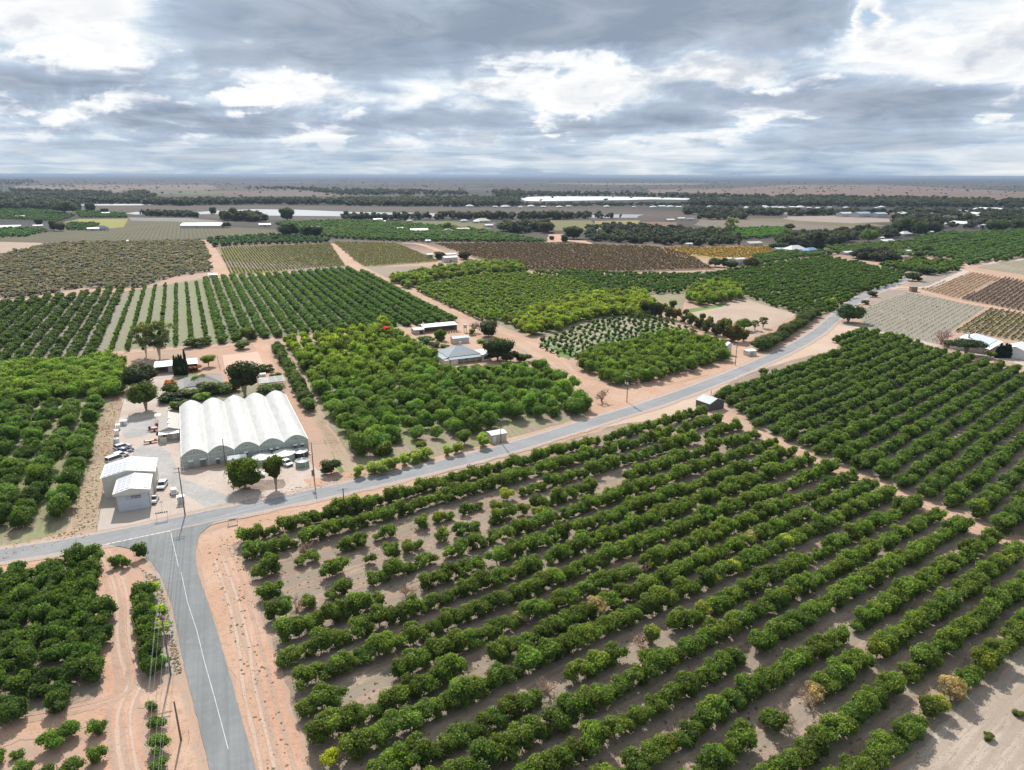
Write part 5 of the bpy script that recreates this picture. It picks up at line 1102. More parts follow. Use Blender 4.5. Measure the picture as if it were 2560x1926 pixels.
# --- kiosk and water tanks in front of the greenhouse
gable_building('kiosk', 'cream kiosk with white gable roof in front of the greenhouse', 'kiosk', q8(105, 395), GA - 2, 4.4, 2.0, 1.9, 2.5, WHITE, (.66, .56, .42), .25, ridge='x', door=(.3, 1.0, 1.6))
def tank(name, label, p, r, h, col, roofc, ribs=0, dome=.35):
    e = empty(name, (p.x, p.y, 0), 0, label, 'water tank'); m = MB().cyl(0, 0, 0, h, r, n=40)
    for i in range(int(h / .35)): m.cyl(0, 0, .3 + i * .35, .36 + i * .35, r + .03, n=40)
    m.build('tank_wall', paint(col, .55, dirt=.2), e); ro = MB().cyl(0, 0, h + .01, h + dome, r + .06, r * .12, 40).build('roof', paint(roofc, .4), e)
    if ribs:
        q = MB()
        for i in range(ribs):
            a = i * 2 * math.pi / ribs; q.tube((math.cos(a) * (r + .05), math.sin(a) * (r + .05), h + .05), (math.cos(a) * r * .12, math.sin(a) * r * .12, h + dome + .03), .05, n=4)
        q.build('rib', paint(tuple(c * .55 for c in roofc), .5), ro)
    MB().cyl(0, 0, h + dome, h + dome + .1, r * .13, n=12).build('hatch', paint(roofc, .5), ro)
    MB().tube((r * .7, -r * .75, 0), (r * .7, -r * .75, h), .06).build('pipe', paint(WHITE, .5), e)
    return e
g = Vector((-math.sin(rad(GA)), math.cos(rad(GA)), 0))
tank('water_tank', 'wide pale green round tank before the greenhouse, left of its twin', q8(850, 375) + g * 2.2, 2.7, 1.8, (.33, .42, .36), (.60, .60, .56), 0, .06)
tank('water_tank', 'wide pale green round tank before the greenhouse, right of its twin', q8(1310, 290) + g * 2.2, 2.9, 1.8, (.33, .42, .36), (.60, .60, .56), 0, .06)
tank('water_tank', 'dark navy round tank with ribbed white roof at the greenhouse corner', q8(1650, 215) + g * 1.8, 2.05, 1.5, (.035, .05, .07), (.68, .70, .70), 22)
tank('water_tank', 'small green round tank with ribbed white roof near the power pole', q8(1690, 435) + g * 1.6, 1.75, 1.7, (.24, .34, .28), (.62, .68, .66), 18, .5)
e = empty('brick_cabinet', q8(1895, 560), rad(GA), 'reddish brown cabinet at the foot of the greenhouse power pole', 'cabinet'); MB().box(-.35, .35, -.3, .3, 0, 1.3).build('cabinet_body', paint((.34, .16, .11), .8), e); MB().box(-.4, .4, -.35, .35, 1.302, 1.38).build('cap', paint((.45, .4, .36), .7), e)

# --- nursery house, carport, cypresses, court surrounds, shade frames
N6 = lambda x, y, z=0: P(380 + x / 6.506, 840 + y / 6.506, z)
hh, ro = hip_house('nursery_house', 'old grey hip-roofed house behind the greenhouse garden', (-115.2, 240.0), 25.5, 12.2, 12.5, 3.0, 5.3, (.27, .26, .245), (.50, .46, .40), skirt=('l', 'f'), windows=((2, 3.2, .9, 2.1), (8, 9.2, .9, 2.1)), door=(5.5, 6.4), sk_w=2.4)
gable_building('carport', 'long white flat-roofed carport behind the cypress trees', 'carport', (-139.0, 266.5), 24, 15.2, 9.5, 2.9, 3.35, (.80, .80, .79), (.6, .58, .54), .2, ridge='x', open_front=True)
m = empty('wall_panel', N6(325, 585), rad(24), 'white panel fence between the carport and the cypress trees', 'panel'); MB().box(-1.2, 1.2, -.05, .05, .0, 2.2).build('board', paint(WHITE, .5), m); MB().box(-1.3, -1.2, -.08, .08, 0, 2.3).box(1.2, 1.3, -.08, .08, 0, 2.3).build('post', paint(GREYW, .6), m)
for i, (x, h) in enumerate([(392, 8.0), (430, 7.6), (470, 8.4), (512, 8.2), (562, 10.2)]):
    p = N6(x, 640); tree('cypress', 'cypress', p.x, p.y, 1.0, h, ['leftmost dark cypress of the five before the white carport', 'second dark cypress from the left before the white carport', 'middle dark cypress of the five before the white carport', 'second dark cypress from the right before the white carport', 'tallest and rightmost dark cypress before the white carport'][i], 'cypress', 'cypresses before the carport', (.55, .75, .8), 0.0)
e = empty('shade_house', N6(1760, 880), rad(GA), 'large pale pipe shade house with netting right of the big dark tree', 'shade house'); m = MB()
for x in (0, 3, 6, 9):
    for y in (0, 4, 8): m.tube((x, y, 0), (x, y, 2.4), .06)
for x in (0, 3, 6, 9): m.tube((x, 0, 2.4), (x, 8, 2.4), .06)
for y in (0, 4, 8): m.tube((0, y, 2.4), (9, y, 2.4), .06)
m.build('pipe_frame', paint((.62, .63, .62), .4), e)
m, t, b, out = new_mat('netting'); t.put(b, 'Base Color', (.42, .46, .42, 1)); t.put(b, 'Roughness', .8); tp = t.node('ShaderNodeBsdfTransparent'); mx = t.node('ShaderNodeMixShader'); t.put(mx, 0, .45); t.l.new(b.outputs[0], mx.inputs[2]); t.l.new(tp.outputs[0], mx.inputs[1]); t.l.new(mx.outputs[0], out.inputs[0])
MB().box(0, 9, 0, 8, 2.43, 2.45).build('netting', m, e)
for i in range(3): MB().box(.4, 8.6, 1 + i * 2.4, 1.8 + i * 2.4, .5, .7).build('bench', paint((.24, .32, .22), .7), e)
cabin('white_tub', 'small white roofed box above the shade frame', N6(1800, 660), rad(GA), 2.2, 1.2, 1.0, WHITE, 'box', door=False)
# court fence posts
e = empty('court_fence', N6(1115, 560), 0, 'thin post and wire fence left of the pink court', 'fence'); m = MB(); a0, a1 = N6(1060, 330) - N6(1115, 560), Vector((0, 0, 0))
for i in range(9):
    q = a0 * i / 8; m.tube((q.x, q.y, 0), (q.x, q.y, 1.5), .05, n=5)
m.build('posts', paint((.5, .48, .45), .7), e); MB().tube((0, 0, 1.45), (a0.x, a0.y, 1.45), .025, n=4).tube((0, 0, .8), (a0.x, a0.y, .8), .02, n=4).build('rail', paint((.5, .48, .45), .7), e)

# --- farmhouse group
F8 = lambda x, y, z=0: P(1020 + x / 7.9, 790 + y / 7.9, z)
fh, ro = hip_house('farmhouse', 'farmhouse with blue grey hip roof and long white verandah roof', (-26.2, 284.2), 26.6, 14.2, 12.6, 2.9, 5.8, (.33, .365, .39), (.62, .54, .46), skirt=('l', 'f'), windows=((3.4, 4.6, .9, 2), (7.2, 8.6, .9, 2)), door=(1.2, 2.0), sk_w=2.6, chim=(8.2, 7.5))
MB().box(14.21, 18.6, -2.0, 5.0, 0, 2.6).build('side_wing', paint((.66, .58, .50), .75), fh); MB().slab([(13.9, -2.3, 2.72), (18.9, -2.3, 2.72), (18.9, 5.3, 3.3), (13.9, 5.3, 3.3)], .08).build('wing_roof', paint((.62, .60, .58), .45, stripes=.45), fh)
f = MB().box(15.2, 17.4, -2.06, -2.004, .7, 2.1).build('wing_window', GLASS, fh); MB().box(-2.4, -.1, -1.9, 11, 0, 2.1).build('side_wall', paint((.68, .60, .52), .75), fh)
MB().box(0.1, 3.2, -2.4, -2.3, 0, 2.0).build('front_wall', paint((.68, .62, .54), .75), fh)
gable_building('farm_shed', 'white gable-roofed shed just behind the farmhouse', 'shed', F8(890, 560), 26, 8.0, 3.2, 2.5, 3.2, (.66, .70, .68), (.5, .5, .48), .25, ridge='x')
e, ro = gable_building('machinery_shed', 'long white-roofed machinery shed at the back of the farmhouse yard', 'shed', F8(320, 345), 26.5, 17.5, 8.0, 2.8, 3.5, (.66, .70, .70), (.42, .42, .41), .3, ridge='x', open_front=True)
e, ro = gable_building('lean_to', 'low lean-to shed at the left end of the long machinery shed', 'shed', F8(130, 375), 26.5, 5.0, 5.0, 2.3, 2.7, (.66, .68, .68), (.45, .40, .36), .25, ridge='x', door=(2.6, 4.6, 1.8), doorcol=(.03, .03, .03))
tank('water_tank', 'tall pale concrete tank among shrubs left of the farmhouse', F8(250, 850) + g * 1.3, 1.35, 2.9, (.55, .54, .52), (.66, .66, .64), 0, .12)
e = empty('tank_stand', F8(1130, 330), 0, 'grey tank on a wooden stand near the bare tree', 'tank stand'); MB().cyl(0, 0, 2.6, 4.0, .8, n=16).build('tank_body', paint((.45, .43, .42), .6), e); m = MB(); [m.box(x, x + .15, y, y + .15, 0, 2.6) for x in (-.6, .5) for y in (-.6, .5)]; m.box(-.8, .8, -.8, .8, 2.45, 2.58).build('stand', paint((.3, .24, .2), .8), e)
e = empty('scrap_heap', F8(880, 340), rad(26), 'heap of scrap timber and drums in front of the machinery shed', 'scrap heap'); m = MB()
for i in range(26): x, y = R.uniform(-4, 4), R.uniform(-1, .8); m.tube((x, y, .05), (x + R.uniform(-1, 1), y + R.uniform(-.6, .6), R.uniform(.2, .7)), .06, n=4)
m.build('timber', paint((.30, .22, .18), .9), e); m = MB(); [m.cyl(-3 + i * 1.3, .4, 0, .9, .3, n=10) for i in range(5)]; m.build('drums', paint((.28, .14, .1), .7), e)

# --- small sheds along the road
gable_building('road_shed', 'dark grey shed with pale gable roof beside the red track', 'shed', P(1773, 1030), 33, 7.0, 6.0, 2.6, 3.9, (.30, .34, .35), (.085, .085, .095), .15, ridge='y')
M5 = lambda x, y: P(850 + x / 2.572, 660 + y / 2.572)
gable_building('pump_shed', 'small white-roofed cream shed on the road verge beside a pole', 'shed', M5(975, 1155), 28, 4.9, 3.4, 2.4, 2.8, (.80, .80, .79), (.58, .50, .42), .15, ridge='x', door=(.5, 1.4, 2))
S3 = lambda x, y: P(1480 + x / 3.687, 620 + y / 3.687)
cabin('pump_house', 'small white pump house with pipes beside the road bend', S3(1455, 990), rad(20), 4.6, 3.0, 2.2, (.62, .61, .57), 'shed', door=True)
e = empty('white_hut', S3(1245, 985), rad(10), 'tall narrow white hut at the right edge of the thick grove', 'hut'); MB().ext([(-1.8, 0, 0), (1.8, 0, 0), (1.8, 0, 4.6), (1.1, 0, 5.2), (-1.8, 0, 3.2)], (0, 2.2, 0)).build('wall', paint((.66, .66, .62), .6), e); MB().ext([(1.1, -.1, 5.25), (1.95, -.1, 4.65), (1.95, -.1, 4.72), (1.1, -.1, 5.34)], (0, 2.4, 0)).ext([(1.1, -.1, 5.25), (-1.95, -.1, 3.12), (-1.95, -.1, 3.2), (1.1, -.1, 5.34)], (0, 2.4, 0)).build('roof', paint(WHITE, .5), e)
e, ro = gable_building('fruit_stall', 'small open roadside stall with pale roof beside the front grove', 'stall', P(871, 1292), 33, 3.6, 2.0, 1.6, 2.0, (.62, .58, .52), (.22, .18, .15), .15, ridge='x', open_front=True)
for i, x in enumerate((0, 13, 26, 40)):
    p = P(912 + x * .5, 1266 + (i % 2) * 3); e = empty('timber_post', p, 0, ['leftmost', 'second', 'third', 'rightmost'][i] + ' short timber post right of the roadside stall', 'post', 'posts by the stall'); MB().cyl(0, 0, 0, 1.6, .08, n=7).build('post', paint((.28, .2, .15), .9), e); MB().cyl(0, 0, 1.6, 1.64, .1, n=7).build('cap', paint((.35, .3, .26), .8), e)
# white sign with dark lettering beside the junction
Z6 = lambda x, y, z=0: P(560 + x / 6.144, 1280 + y / 6.144, z)
a = Z6(65, 205); e = empty('road_sign', a, rad(27), 'white rectangular sign board with dark lettering beside the junction', 'sign'); MB().box(-.1, 2.1, -.03, .03, .75, 1.45).build('board', paint((.80, .78, .75), .6), e); MB().box(0, .08, .032, .11, 0, 1.4).box(1.95, 2.03, .032, .11, 0, 1.55).build('post', paint((.24, .14, .1), .8), e)
letters(8, 1.4, .32, paint((.10, .06, .05), .6), e, .3, -.032, .95, 6)
# rail with black boxes in front of the packing shed
e = empty('letterbox_stand', A64(1065, 1410), rad(24), 'rail with a row of black letterboxes beside the main road', 'letterboxes'); MB().box(-1.15, -1.09, -.03, .03, 0, 1.7).box(1.09, 1.15, -.03, .03, 0, 1.7).box(-1.35, 1.35, -.04, .04, 1.7, 1.76).build('frame', paint((.35, .28, .24), .7), e)
for i in range(6): MB().box(-1.25 + i * .44, -.98 + i * .44, -.2, .16, 1.765, 2.02).build('letterbox', paint((.03, .03, .035), .5), e)
e = empty('road_sign', A64(1060, 1240), rad(20), 'thin sign post behind the letterboxes', 'sign'); MB().cyl(0, 0, 0, 2.0, .03, n=6).build('pole', paint(GREYW, .5), e); MB().box(-.35, .35, -.03, .03, 1.75, 2.0).build('board', paint((.5, .47, .44), .6), e)
# wire fence along the yard
fp = [P(320, 965), P(302, 1030), P(290, 1080), P(283, 1120), P(268, 1170), P(258, 1230), P(248, 1300), P(243, 1325)]
for i, (a, b) in enumerate(zip(fp, fp[1:])):
    pass
e = empty('wire_fence', fp[0], 0, 'thin post and wire fence between the left grove and the nursery yard', 'fence'); m = MB(); wr = MB(); prev = None
for q in resample(fp, 2.6):
    q = Vector((q.x - fp[0].x, q.y - fp[0].y, 0)); m.tube(q, q + Vector((0, 0, 1.2)), .045, n=5)
    if prev is not None: [wr.tube(prev + Vector((0, 0, z)), q + Vector((0, 0, z)), .012, n=3) for z in (.4, .75, 1.1)]
    prev = q
m.build('posts', paint((.28, .2, .16), .9), e); wr.build('wires', paint((.3, .28, .26), .5), e)

# --- right-hand homestead
hip_house('homestead', 'large white hip-roofed homestead with a chimney above the vineyard road', (206.8, 303.5), 44, 22, 13, 3.0, 5.8, (.68, .73, .75), (.55, .50, .46), skirt=('f',), windows=((3, 4.5, .8, 2), (9, 10.5, .8, 2)), chim=(5, 7), sk_w=2.6)
gable_building('homestead_shed', 'white gabled outbuilding with lattice at the right frame edge', 'shed', (219, 291), 44, 13, 12, 2.9, 5.2, (.72, .73, .73), (.62, .62, .60), .3, ridge='x', windows=((2, 3, .8, 2), (6, 7, .8, 2)))
H1 = lambda x, y: P(2360 + x / 11.06, 780 + y / 11.06)
p = H1(590, 1185); tree('spreading_tree', 'flat', p.x, p.y, 7.6, 7.2, 'wide flat-topped dark tree left of the white homestead', 'tree', color=(1, 1.05, 1), clear=.22, tr=.5)
for i, x in enumerate((1450, 1515, 1580, 1660, 1730, 1785)):
    p = H1(x, 1275); tree('cypress', 'cypress', p.x, p.y, 1.1, (5.2, 6.6, 5.8, 6.6, 6.2, 6.0)[i], ['leftmost and shortest', 'second from left', 'third from left', 'third from right', 'second from right', 'rightmost'][i] + ' of the dark cypresses before the white homestead', 'cypress', 'cypresses before the homestead', (.42, .5, .7), 0.0)
p = H1(1285, 1300); tree('small_tree', 'round', p.x, p.y, 1.9, 3.4, 'small round yellow green tree beside the homestead drive', 'tree', color=(3.6, 2.9, 2.2), clear=.25)
p = P(2352, 862)
for dx, s in ((0, 1),): tree('bare_tree', 'dead', p.x, p.y, 5.5, 8.5, 'leafless pinkish grey tree beside the pale vineyard', 'tree', bark=(1.6, 1.2, 1.2))
p = P(2372, 868); tree('shrub', 'shrub', p.x, p.y, 3, 3.0, 'grey green shrub under the leafless tree by the homestead drive', 'shrub', color=(1.4, 1.1, 1.2), clear=0)

# ---------------- power poles and wires ----------------
WOOD = paint((.17, .13, .105), .9)
def pole(label, p, h, ang=None, arms=1, r=.15, extra=None):
    e = empty('power_pole', (p.x, p.y, 0), ang if ang is not None else 0, label, 'power pole', None)
    MB().tube((0, 0, 0), (0, 0, h), r, r * .7, 8).build('pole', WOOD, e)
    for k in range(arms):
        z = h - .35 - k * .95; ar = MB().box(-1.1 - .15 * k, 1.1 + .15 * k, r + .0, r + .12, z - .06, z + .06).build('crossarm', paint((.36, .31, .27), .8), e)
        for x in (-1.0, -.4, .4, 1.0): MB().cyl(x, r + .06, z + .062, z + .26, .06, .04, 7).build('insulator', paint((.66, .66, .64), .3), ar)
    if extra: 
        for s in (-1, 1): MB().cyl(s * .55, r + .35, h - extra, h - extra + .6, .2, n=10).build('transformer', paint((.66, .66, .64), .4), e)
        MB().box(-.8, .8, r, r + .2, h - extra - .1, h - extra - .02).build('bracket', paint((.5, .48, .46), .6), e)
    return e
poles = {}
def mk(key, label, px, py, h, ang, arms=1, extra=None):
    p = P(px, py); poles[key] = (p, h, rad(ang), arms); pole(label, p, h, rad(ang), arms, extra=extra)
mk('A', 'tall power pole at the junction in front of the packing shed', 463, 1290, 12.0, 22, 2)
mk('B', 'tall power pole beside the side road near the pale yellow bushes', 427, 1688, 9.9, 20, 2)
mk('C', 'power pole with white insulators beside the green tanks', 786, 1203, 10.5, 120, 1, 3.2)
mk('D', 'power pole beside the small white-roofed verge shed', 1252, 1109, 7.6, 120, 1)
mk('E', 'power pole with twin transformers beside the leafless roadside tree', 1567, 1006, 10.6, 125, 2, 4.0)
mk('F', 'power pole on bare dirt beside the white pump house', 1838, 914, 8.5, 130, 1)
mk('G', 'power pole at the end of the dark roadside hedge', 2036, 786, 8.3, 135, 1)
mk('H', 'power pole before the hillside orchard near the road bend', 2168, 727, 11.0, 135, 1)
mk('I', 'power pole beside the pinkish leafless tree and homestead drive', 2365, 873, 8.0, 60, 1)
mk('K', 'short power pole standing at the front of the greenhouse', 564, 1164, 7.6, 20, 0)
mk('L', 'power pole with crossarm beside the roadside stall', 862, 1287, 6.6, 22, 1)
p = P(453, 1852); e = empty('stub_pole', (p.x, p.y, 0), 0, 'short bare timber pole between red track and side road', 'pole'); MB().tube((0, 0, 0), (-.25, .2, 6.3), .15, .11, 8).build('pole', WOOD, e); MB().tube((0, 0, 0), (.9, .5, .05), .03, n=5).tube((.9, .5, 0), (.9, .55, 1.4), .03, n=5).build('stay_wire', paint((.4, .38, .36), .5), e)
p = P(1776, 1006); e = empty('stub_pole', (p.x, p.y, 0), 0, 'short pole behind the dark grey road shed', 'pole'); MB().tube((0, 0, 0), (0, 0, 4.2), .12, .1, 8).build('pole', WOOD, e); MB().box(-.2, .2, -.2, -.1, 3.2, 3.6).build('box', paint(GREYW, .6), e)
poles['Z'] = (Vector((-28.0, 32.0, 0)), 9.9, rad(20), 2); poles['Y'] = (Vector((-30, 150, 0)), 3, rad(120), 1)
WM = paint((.36, .35, .35), .8, dirt=0, spec=.1); WD = paint((.12, .12, .12), .5, dirt=0)
WN = {'AB': 'over the side road', 'BZ': 'in the lower left foreground', 'AC': 'before the greenhouse', 'CD': 'before the central grove', 'DE': 'along the road before the farm drive', 'EF': 'before the thick grove', 'FG': 'along the road bend', 'GH': 'beside the hillside orchard'}
def wires(a, b, n, sag, mat_, r=.02, drop=0):
    pa, ha, aa, _ = poles[a]; pb, hb, ab, _ = poles[b]; offs = [(-1, 0), (1, 0), (-.4, 0), (.4, 0), (-1.1, -.95), (1.1, -.95)][:n]
    nm = ['outer left', 'outer right', 'inner left', 'inner right', 'lower left', 'lower right']
    for i, (o_, dz) in enumerate(offs):
        A = pa + Vector((math.cos(aa) * o_, math.sin(aa) * o_, ha + dz - .15)); B_ = pb + Vector((math.cos(ab) * o_, math.sin(ab) * o_, hb + dz - .15)); m = MB(); k = 14; pr = None
        for j in range(k + 1):
            f = j / k; q = A + (B_ - A) * f; q.z -= sag * 4 * f * (1 - f)
            if pr is not None: m.tube(pr, q, r, n=4)
            pr = q
        o = m.build('power_line', mat_); tag(o, f'thin {nm[i]} wire {WN[a + b]}', 'wire', 'overhead wires ' + WN[a + b])
wires('A', 'B', 6, 1.3, WM, .016); wires('B', 'Z', 6, 1.4, WM, .012)
wires('A', 'C', 2, .8, WD, .014); wires('C', 'D', 3, 1.0, WD, .016); wires('D', 'E', 2, .8, WD, .014); wires('E', 'F', 2, .8, WD, .014); wires('F', 'G', 2, 1, WD, .014); wires('G', 'H', 2, 1, WD, .014)
# ---------------- garden and roadside plants ----------------
def T(name, kind, px, py, r, h, label, cat='tree', **kw):
    p = P(px, py); return tree(name, kind, p.x, p.y, r, h, label, cat, **kw)
def Tpx(name, kind, px, py, wpx, hpx, label, cat='tree', **kw):
    p = P(px, py); a, b = scale_at(px, py); return tree(name, kind, p.x, p.y, wpx / a / 2, hpx / b, label, cat, **kw)
G = dict
T('shade_tree', 'round', 350, 972, 6.6, 8.8, 'broad very dark round tree beside the left nursery drive', color=(.75, .75, .8), clear=.08)
T('pine_tree', 'round', 366, 1028, 4.6, 9.6, 'olive green loose-crowned tree in front of the dark tree on the drive', 'tree', color=(1.35, 1.35, .8), clear=.15)
T('gum_tree', 'gum', 400, 897, 7.6, 17, 'tall thin-crowned grey green gum tree behind the carport', 'gum tree', color=(.9, .95, .8), clear=.14, tr=.35, bark=(2, 1.9, 1.8))
T('gum_tree', 'gum', 366, 892, 5.5, 15, 'smaller grey gum tree left of the tall one', 'gum tree', color=(.95, 1.0, .8), clear=.14, tr=.25, bark=(2, 1.9, 1.8))
T('shrub', 'shrub', 488, 868, 4.5, 4.2, 'wide olive shrub on the track right of the gum tree', 'shrub', color=(1.3, 1.1, .9), clear=.1)
T('shrub', 'shrub', 515, 862, 3.0, 3.6, 'grey green thin shrub right of the wide olive shrub', 'shrub', color=(1.3, 1.15, 1.1), clear=.1)
T('shrub', 'shrub', 604, 872, 3.6, 3.6, 'dark round bush on the track behind the pink court', 'shrub', color=(1.1, 1.05, .7), clear=.05)
T('small_tree', 'round', 622, 850, 3.6, 6.0, 'yellow green small tree at the end of the thick hedgerows', color=(1.8, 1.7, .8), clear=.1)
T('small_tree', 'round', 522, 917, 3.0, 4.8, 'bright yellow green tree between white carport and court', color=(2.8, 2.5, .9), clear=.3)
T('shade_tree', 'round', 613, 990, 6.0, 12.5, 'large dark round tree with thick trunk behind the greenhouse', color=(.72, .76, .8), clear=.2, tr=.5)
for x, y, r, h, c, l in [(424, 962, 1.7, 1.6, (5.5, 1.4, 1.6), 'red flowering shrub at the left corner of the old house'), (447, 972, 1.2, 1.2, (5, 2.2, 2.6), 'small pinkish shrub right of the red one'), (429, 985, 3.0, 3.2, (1.0, 1.0, .9), 'dark green bush beside the nursery drive'),
                         (430, 1005, 3.0, 2.8, (.75, .85, 1.0), 'bluish dark bush in front of the dark green one'), (478, 995, 3.2, 2.8, (1.4, 1.25, .9), 'olive bush in front of the old house'), (505, 1002, 2.2, 2.2, (1.9, 1.9, 1.0), 'light green bush at the greenhouse back wall'), (455, 1022, 2.6, 2.5, (1.1, 1.1, .8), 'spreading bush at the back left greenhouse corner'),
                         (523, 985, 3.4, 3.8, (1.5, 1.4, 1.4), 'tall grey green bush before the old house roof'), (553, 983, 3.2, 3.0, (1.2, 1.3, 1.0), 'grey green bush left of the reddish shrub'), (578, 978, 2.6, 3.2, (2.4, .9, 1.1), 'reddish brown bush left of the big dark tree'), (488, 928, 2.2, 2.0, (3.6, 1.1, 1.5), 'low dark red bush behind the old house'),
                         (664, 930, 2.4, 2.6, (1.1, 1.3, .8), 'green bush at the corner of the pink court'), (673, 985, 3.4, 2.8, (1.2, 1.4, .9), 'green bush between shade frame and greenhouse'), (690, 950, 2.0, 2.4, (1.5, 1.4, 1.1), 'pale bush at the back of the shade frame'), (500, 975, 2.0, 4.6, (1.3, 1.5, 1.4), 'slim grey green tree before the old house')]:
    T('shrub', 'shrub', x, y, r * 1.3, h * 1.15, l, 'shrub', color=c, clear=0)
T('roadside_tree', 'round', 614, 1221, 4.0, 8.0, 'wider of two round trees beside the road before the greenhouse', 'tree', color=(1.3, 1.3, .6), clear=.1, tr=.3)
T('roadside_tree', 'round', 690.5, 1221, 2.9, 8.4, 'narrower round tree on bare trunks beside the road before the greenhouse', 'tree', color=(1.25, 1.25, .6), clear=.33, tr=.22)
T('shrub', 'shrub', 828, 1184, 2.6, 3.8, 'dark grey bush at the near end of the greenhouse row', 'shrub', color=(.9, .8, 1.3), clear=0)
T('shrub', 'shrub', 962, 1140, 2.6, 4.0, 'olive green bush at the road corner of the central grove', 'shrub', color=(1.7, 1.6, .8), clear=0)
T('small_tree', 'round', 1161, 1112, 2.6, 4.2, 'small round green tree beside the road hedge', 'tree', color=(1.5, 1.9, .6), clear=.22)
T('shrub', 'shrub', 1207, 1118, 2.2, 3.9, 'pale yellow green bush left of the verge shed', 'shrub', color=(2.6, 2.5, 1.5), clear=0)
T('shrub', 'shrub', 1052, 1122, 1.6, 2.0, 'small sparse yellowish bush behind the clipped hedge', 'shrub', color=(2.0, 1.9, .9), clear=.1)
HC = (3.0, 2.6, 2.0)
for i, (x, y, r, h, l) in enumerate([(897, 1192, 1.2, 2.8, 'clipped yellow green bush standing alone at the left of the roadside hedge'), (939, 1186, 1.7, 2.9, 'leftmost clipped block of the roadside hedge'), (958, 1182, 1.7, 2.9, 'second clipped block of the roadside hedge from the left'), (984, 1174, 1.5, 3.1, 'third clipped block of the roadside hedge from the left'),
                             (1012, 1164, 1.2, 3.0, 'narrow clipped bush in the middle of the roadside hedge'), (1038, 1156, 1.8, 2.8, 'clipped block right of the narrow bush in the roadside hedge'), (1066, 1148, 1.8, 2.8, 'wide clipped block near the right end of the roadside hedge'), (1120, 1140, 1.2, 2.6, 'clipped bush left of the rightmost roadside bush'), (1145, 1132, 1.3, 2.9, 'rightmost clipped yellow green bush beside the road')]):
    T('hedge_bush', 'shrub', x, y, r * 1.35, h * 1.1, l, 'hedge', color=HC, clear=0, group='clipped bushes beside the road')
T('bare_tree', 'dead', 1504, 1006, 2.6, 5.4, 'small leafless tree on bare dirt beside the farm drive', bark=(1.0, .9, .85))
T('bare_tree', 'dead', 1184, 832, 3.2, 6.5, 'leafless twisted tree behind the machinery shed', bark=(1.1, .9, .8))
T('shade_tree', 'round', 1245, 902, 6.3, 9.6, 'big dark round tree at the right side of the farmhouse', color=(.75, .8, .8), clear=.06, tr=.4)
T('shade_tree', 'round', 1222, 842, 5.4, 7.6, 'dark round tree beside the farm drive behind the farmhouse', color=(.8, .85, .8), clear=.04)
T('shrub', 'shrub', 1276, 905, 3.8, 4.6, 'brownish dark bush right of the big farmhouse tree', 'shrub', color=(.9, .7, .8), clear=.05)
for x, y, r, h, c, l in [(1066, 858, 4.6, 3.0, (1.1, 1.4, .8), 'low wide green bush left of the farmhouse'), (1103, 852, 3.0, 5.2, (1.6, 1.8, .8), 'taller yellow green bush before the machinery shed'), (1050, 880, 3.4, 3.6, (1.1, 1.1, 1.4), 'round grey bush above the tall tank'), (1085, 868, 2.6, 2.4, (.9, 1.1, .8), 'dark low bush behind the grey bush'), (1081, 898, 3.4, 4.4, (1.5, 1.5, .6), 'round bush with yellow top left of the farmhouse'),
                         (1112, 870, 2.2, 1.6, (1.1, 1.5, .7), 'clipped low hedge behind the farmhouse'), (1180, 838, 1.8, 3.0, (2.0, 2.0, .9), 'small yellow green bush left of the dark drive tree'), (1190, 922, 2.8, 1.6, (1.9, 2.0, .6), 'bright green low garden plants before the farmhouse'), (1225, 922, 2.6, 1.6, (1.8, 1.8, .7), 'yellow green low plants right of the bright ones'), (1155, 930, 2.2, 2.4, (1.2, 1.4, 1.0), 'grey green plant before the farmhouse door'), (1205, 858, 2.4, 1.6, (1.4, 1.8, .7), 'green creeper at the back of the farmhouse roof'),
                         (1310, 905, 3.2, 3.4, (.9, 1.1, 1.0), 'grey green bush along the farm drive'), (1345, 925, 3.0, 3.0, (1.0, 1.2, .9), 'green bush at the lower end of the drive hedge'), (1012, 852, 1.6, 2.0, (1.6, 1.4, 1.0), 'small sparse bush on the pink farm yard')]:
    T('shrub', 'shrub', x, y, r, h, l, 'shrub', color=c, clear=0)
T('flowering_tree', 'round', 964, 838, 2.1, 4.4, 'small tree covered in bright red flowers on the farm yard edge', color=(10, .7, 2.6), clear=.3)
T('shade_tree', 'round', 2120, 806, 7.0, 9.5, 'large dark green tree on the inside of the road bend', color=(.8, 1.0, .85), clear=.06, tr=.5)
# conifers along the paddock track
for i, (x, y, r, h) in enumerate([(500, 620, 4, 9.5), (580, 640, 4, 9.5), (640, 640, 3.5, 9), (715, 660, 3.2, 7.5), (775, 668, 3.0, 7.5), (845, 695, 2.1, 4.6), (915, 722, 3.0, 7.2), (990, 748, 2.5, 6.2), (1060, 778, 3.1, 7.4), (1140, 808, 2.9, 7.0), (1210, 842, 3.8, 11.0), (1300, 868, 3.9, 9.5), (1392, 858, 2.6, 6.4)]):
    p = ZP(1480, 620, 3.687, [(x, y)])[0]; tree('conifer', 'shrub', p.x, p.y, r * 1.0, h * .9, ordn(i + 1)[0].upper()[:0] + f'brownish green conifer, {ordn(i + 1)} from the left in the row along the bare paddock', 'conifer', 'conifers along the paddock', R.choice([(1.7, .95, 1.0), (1.25, .9, .9), (1.0, .85, .9), (2.0, 1.0, 1.1)]), clear=.03)
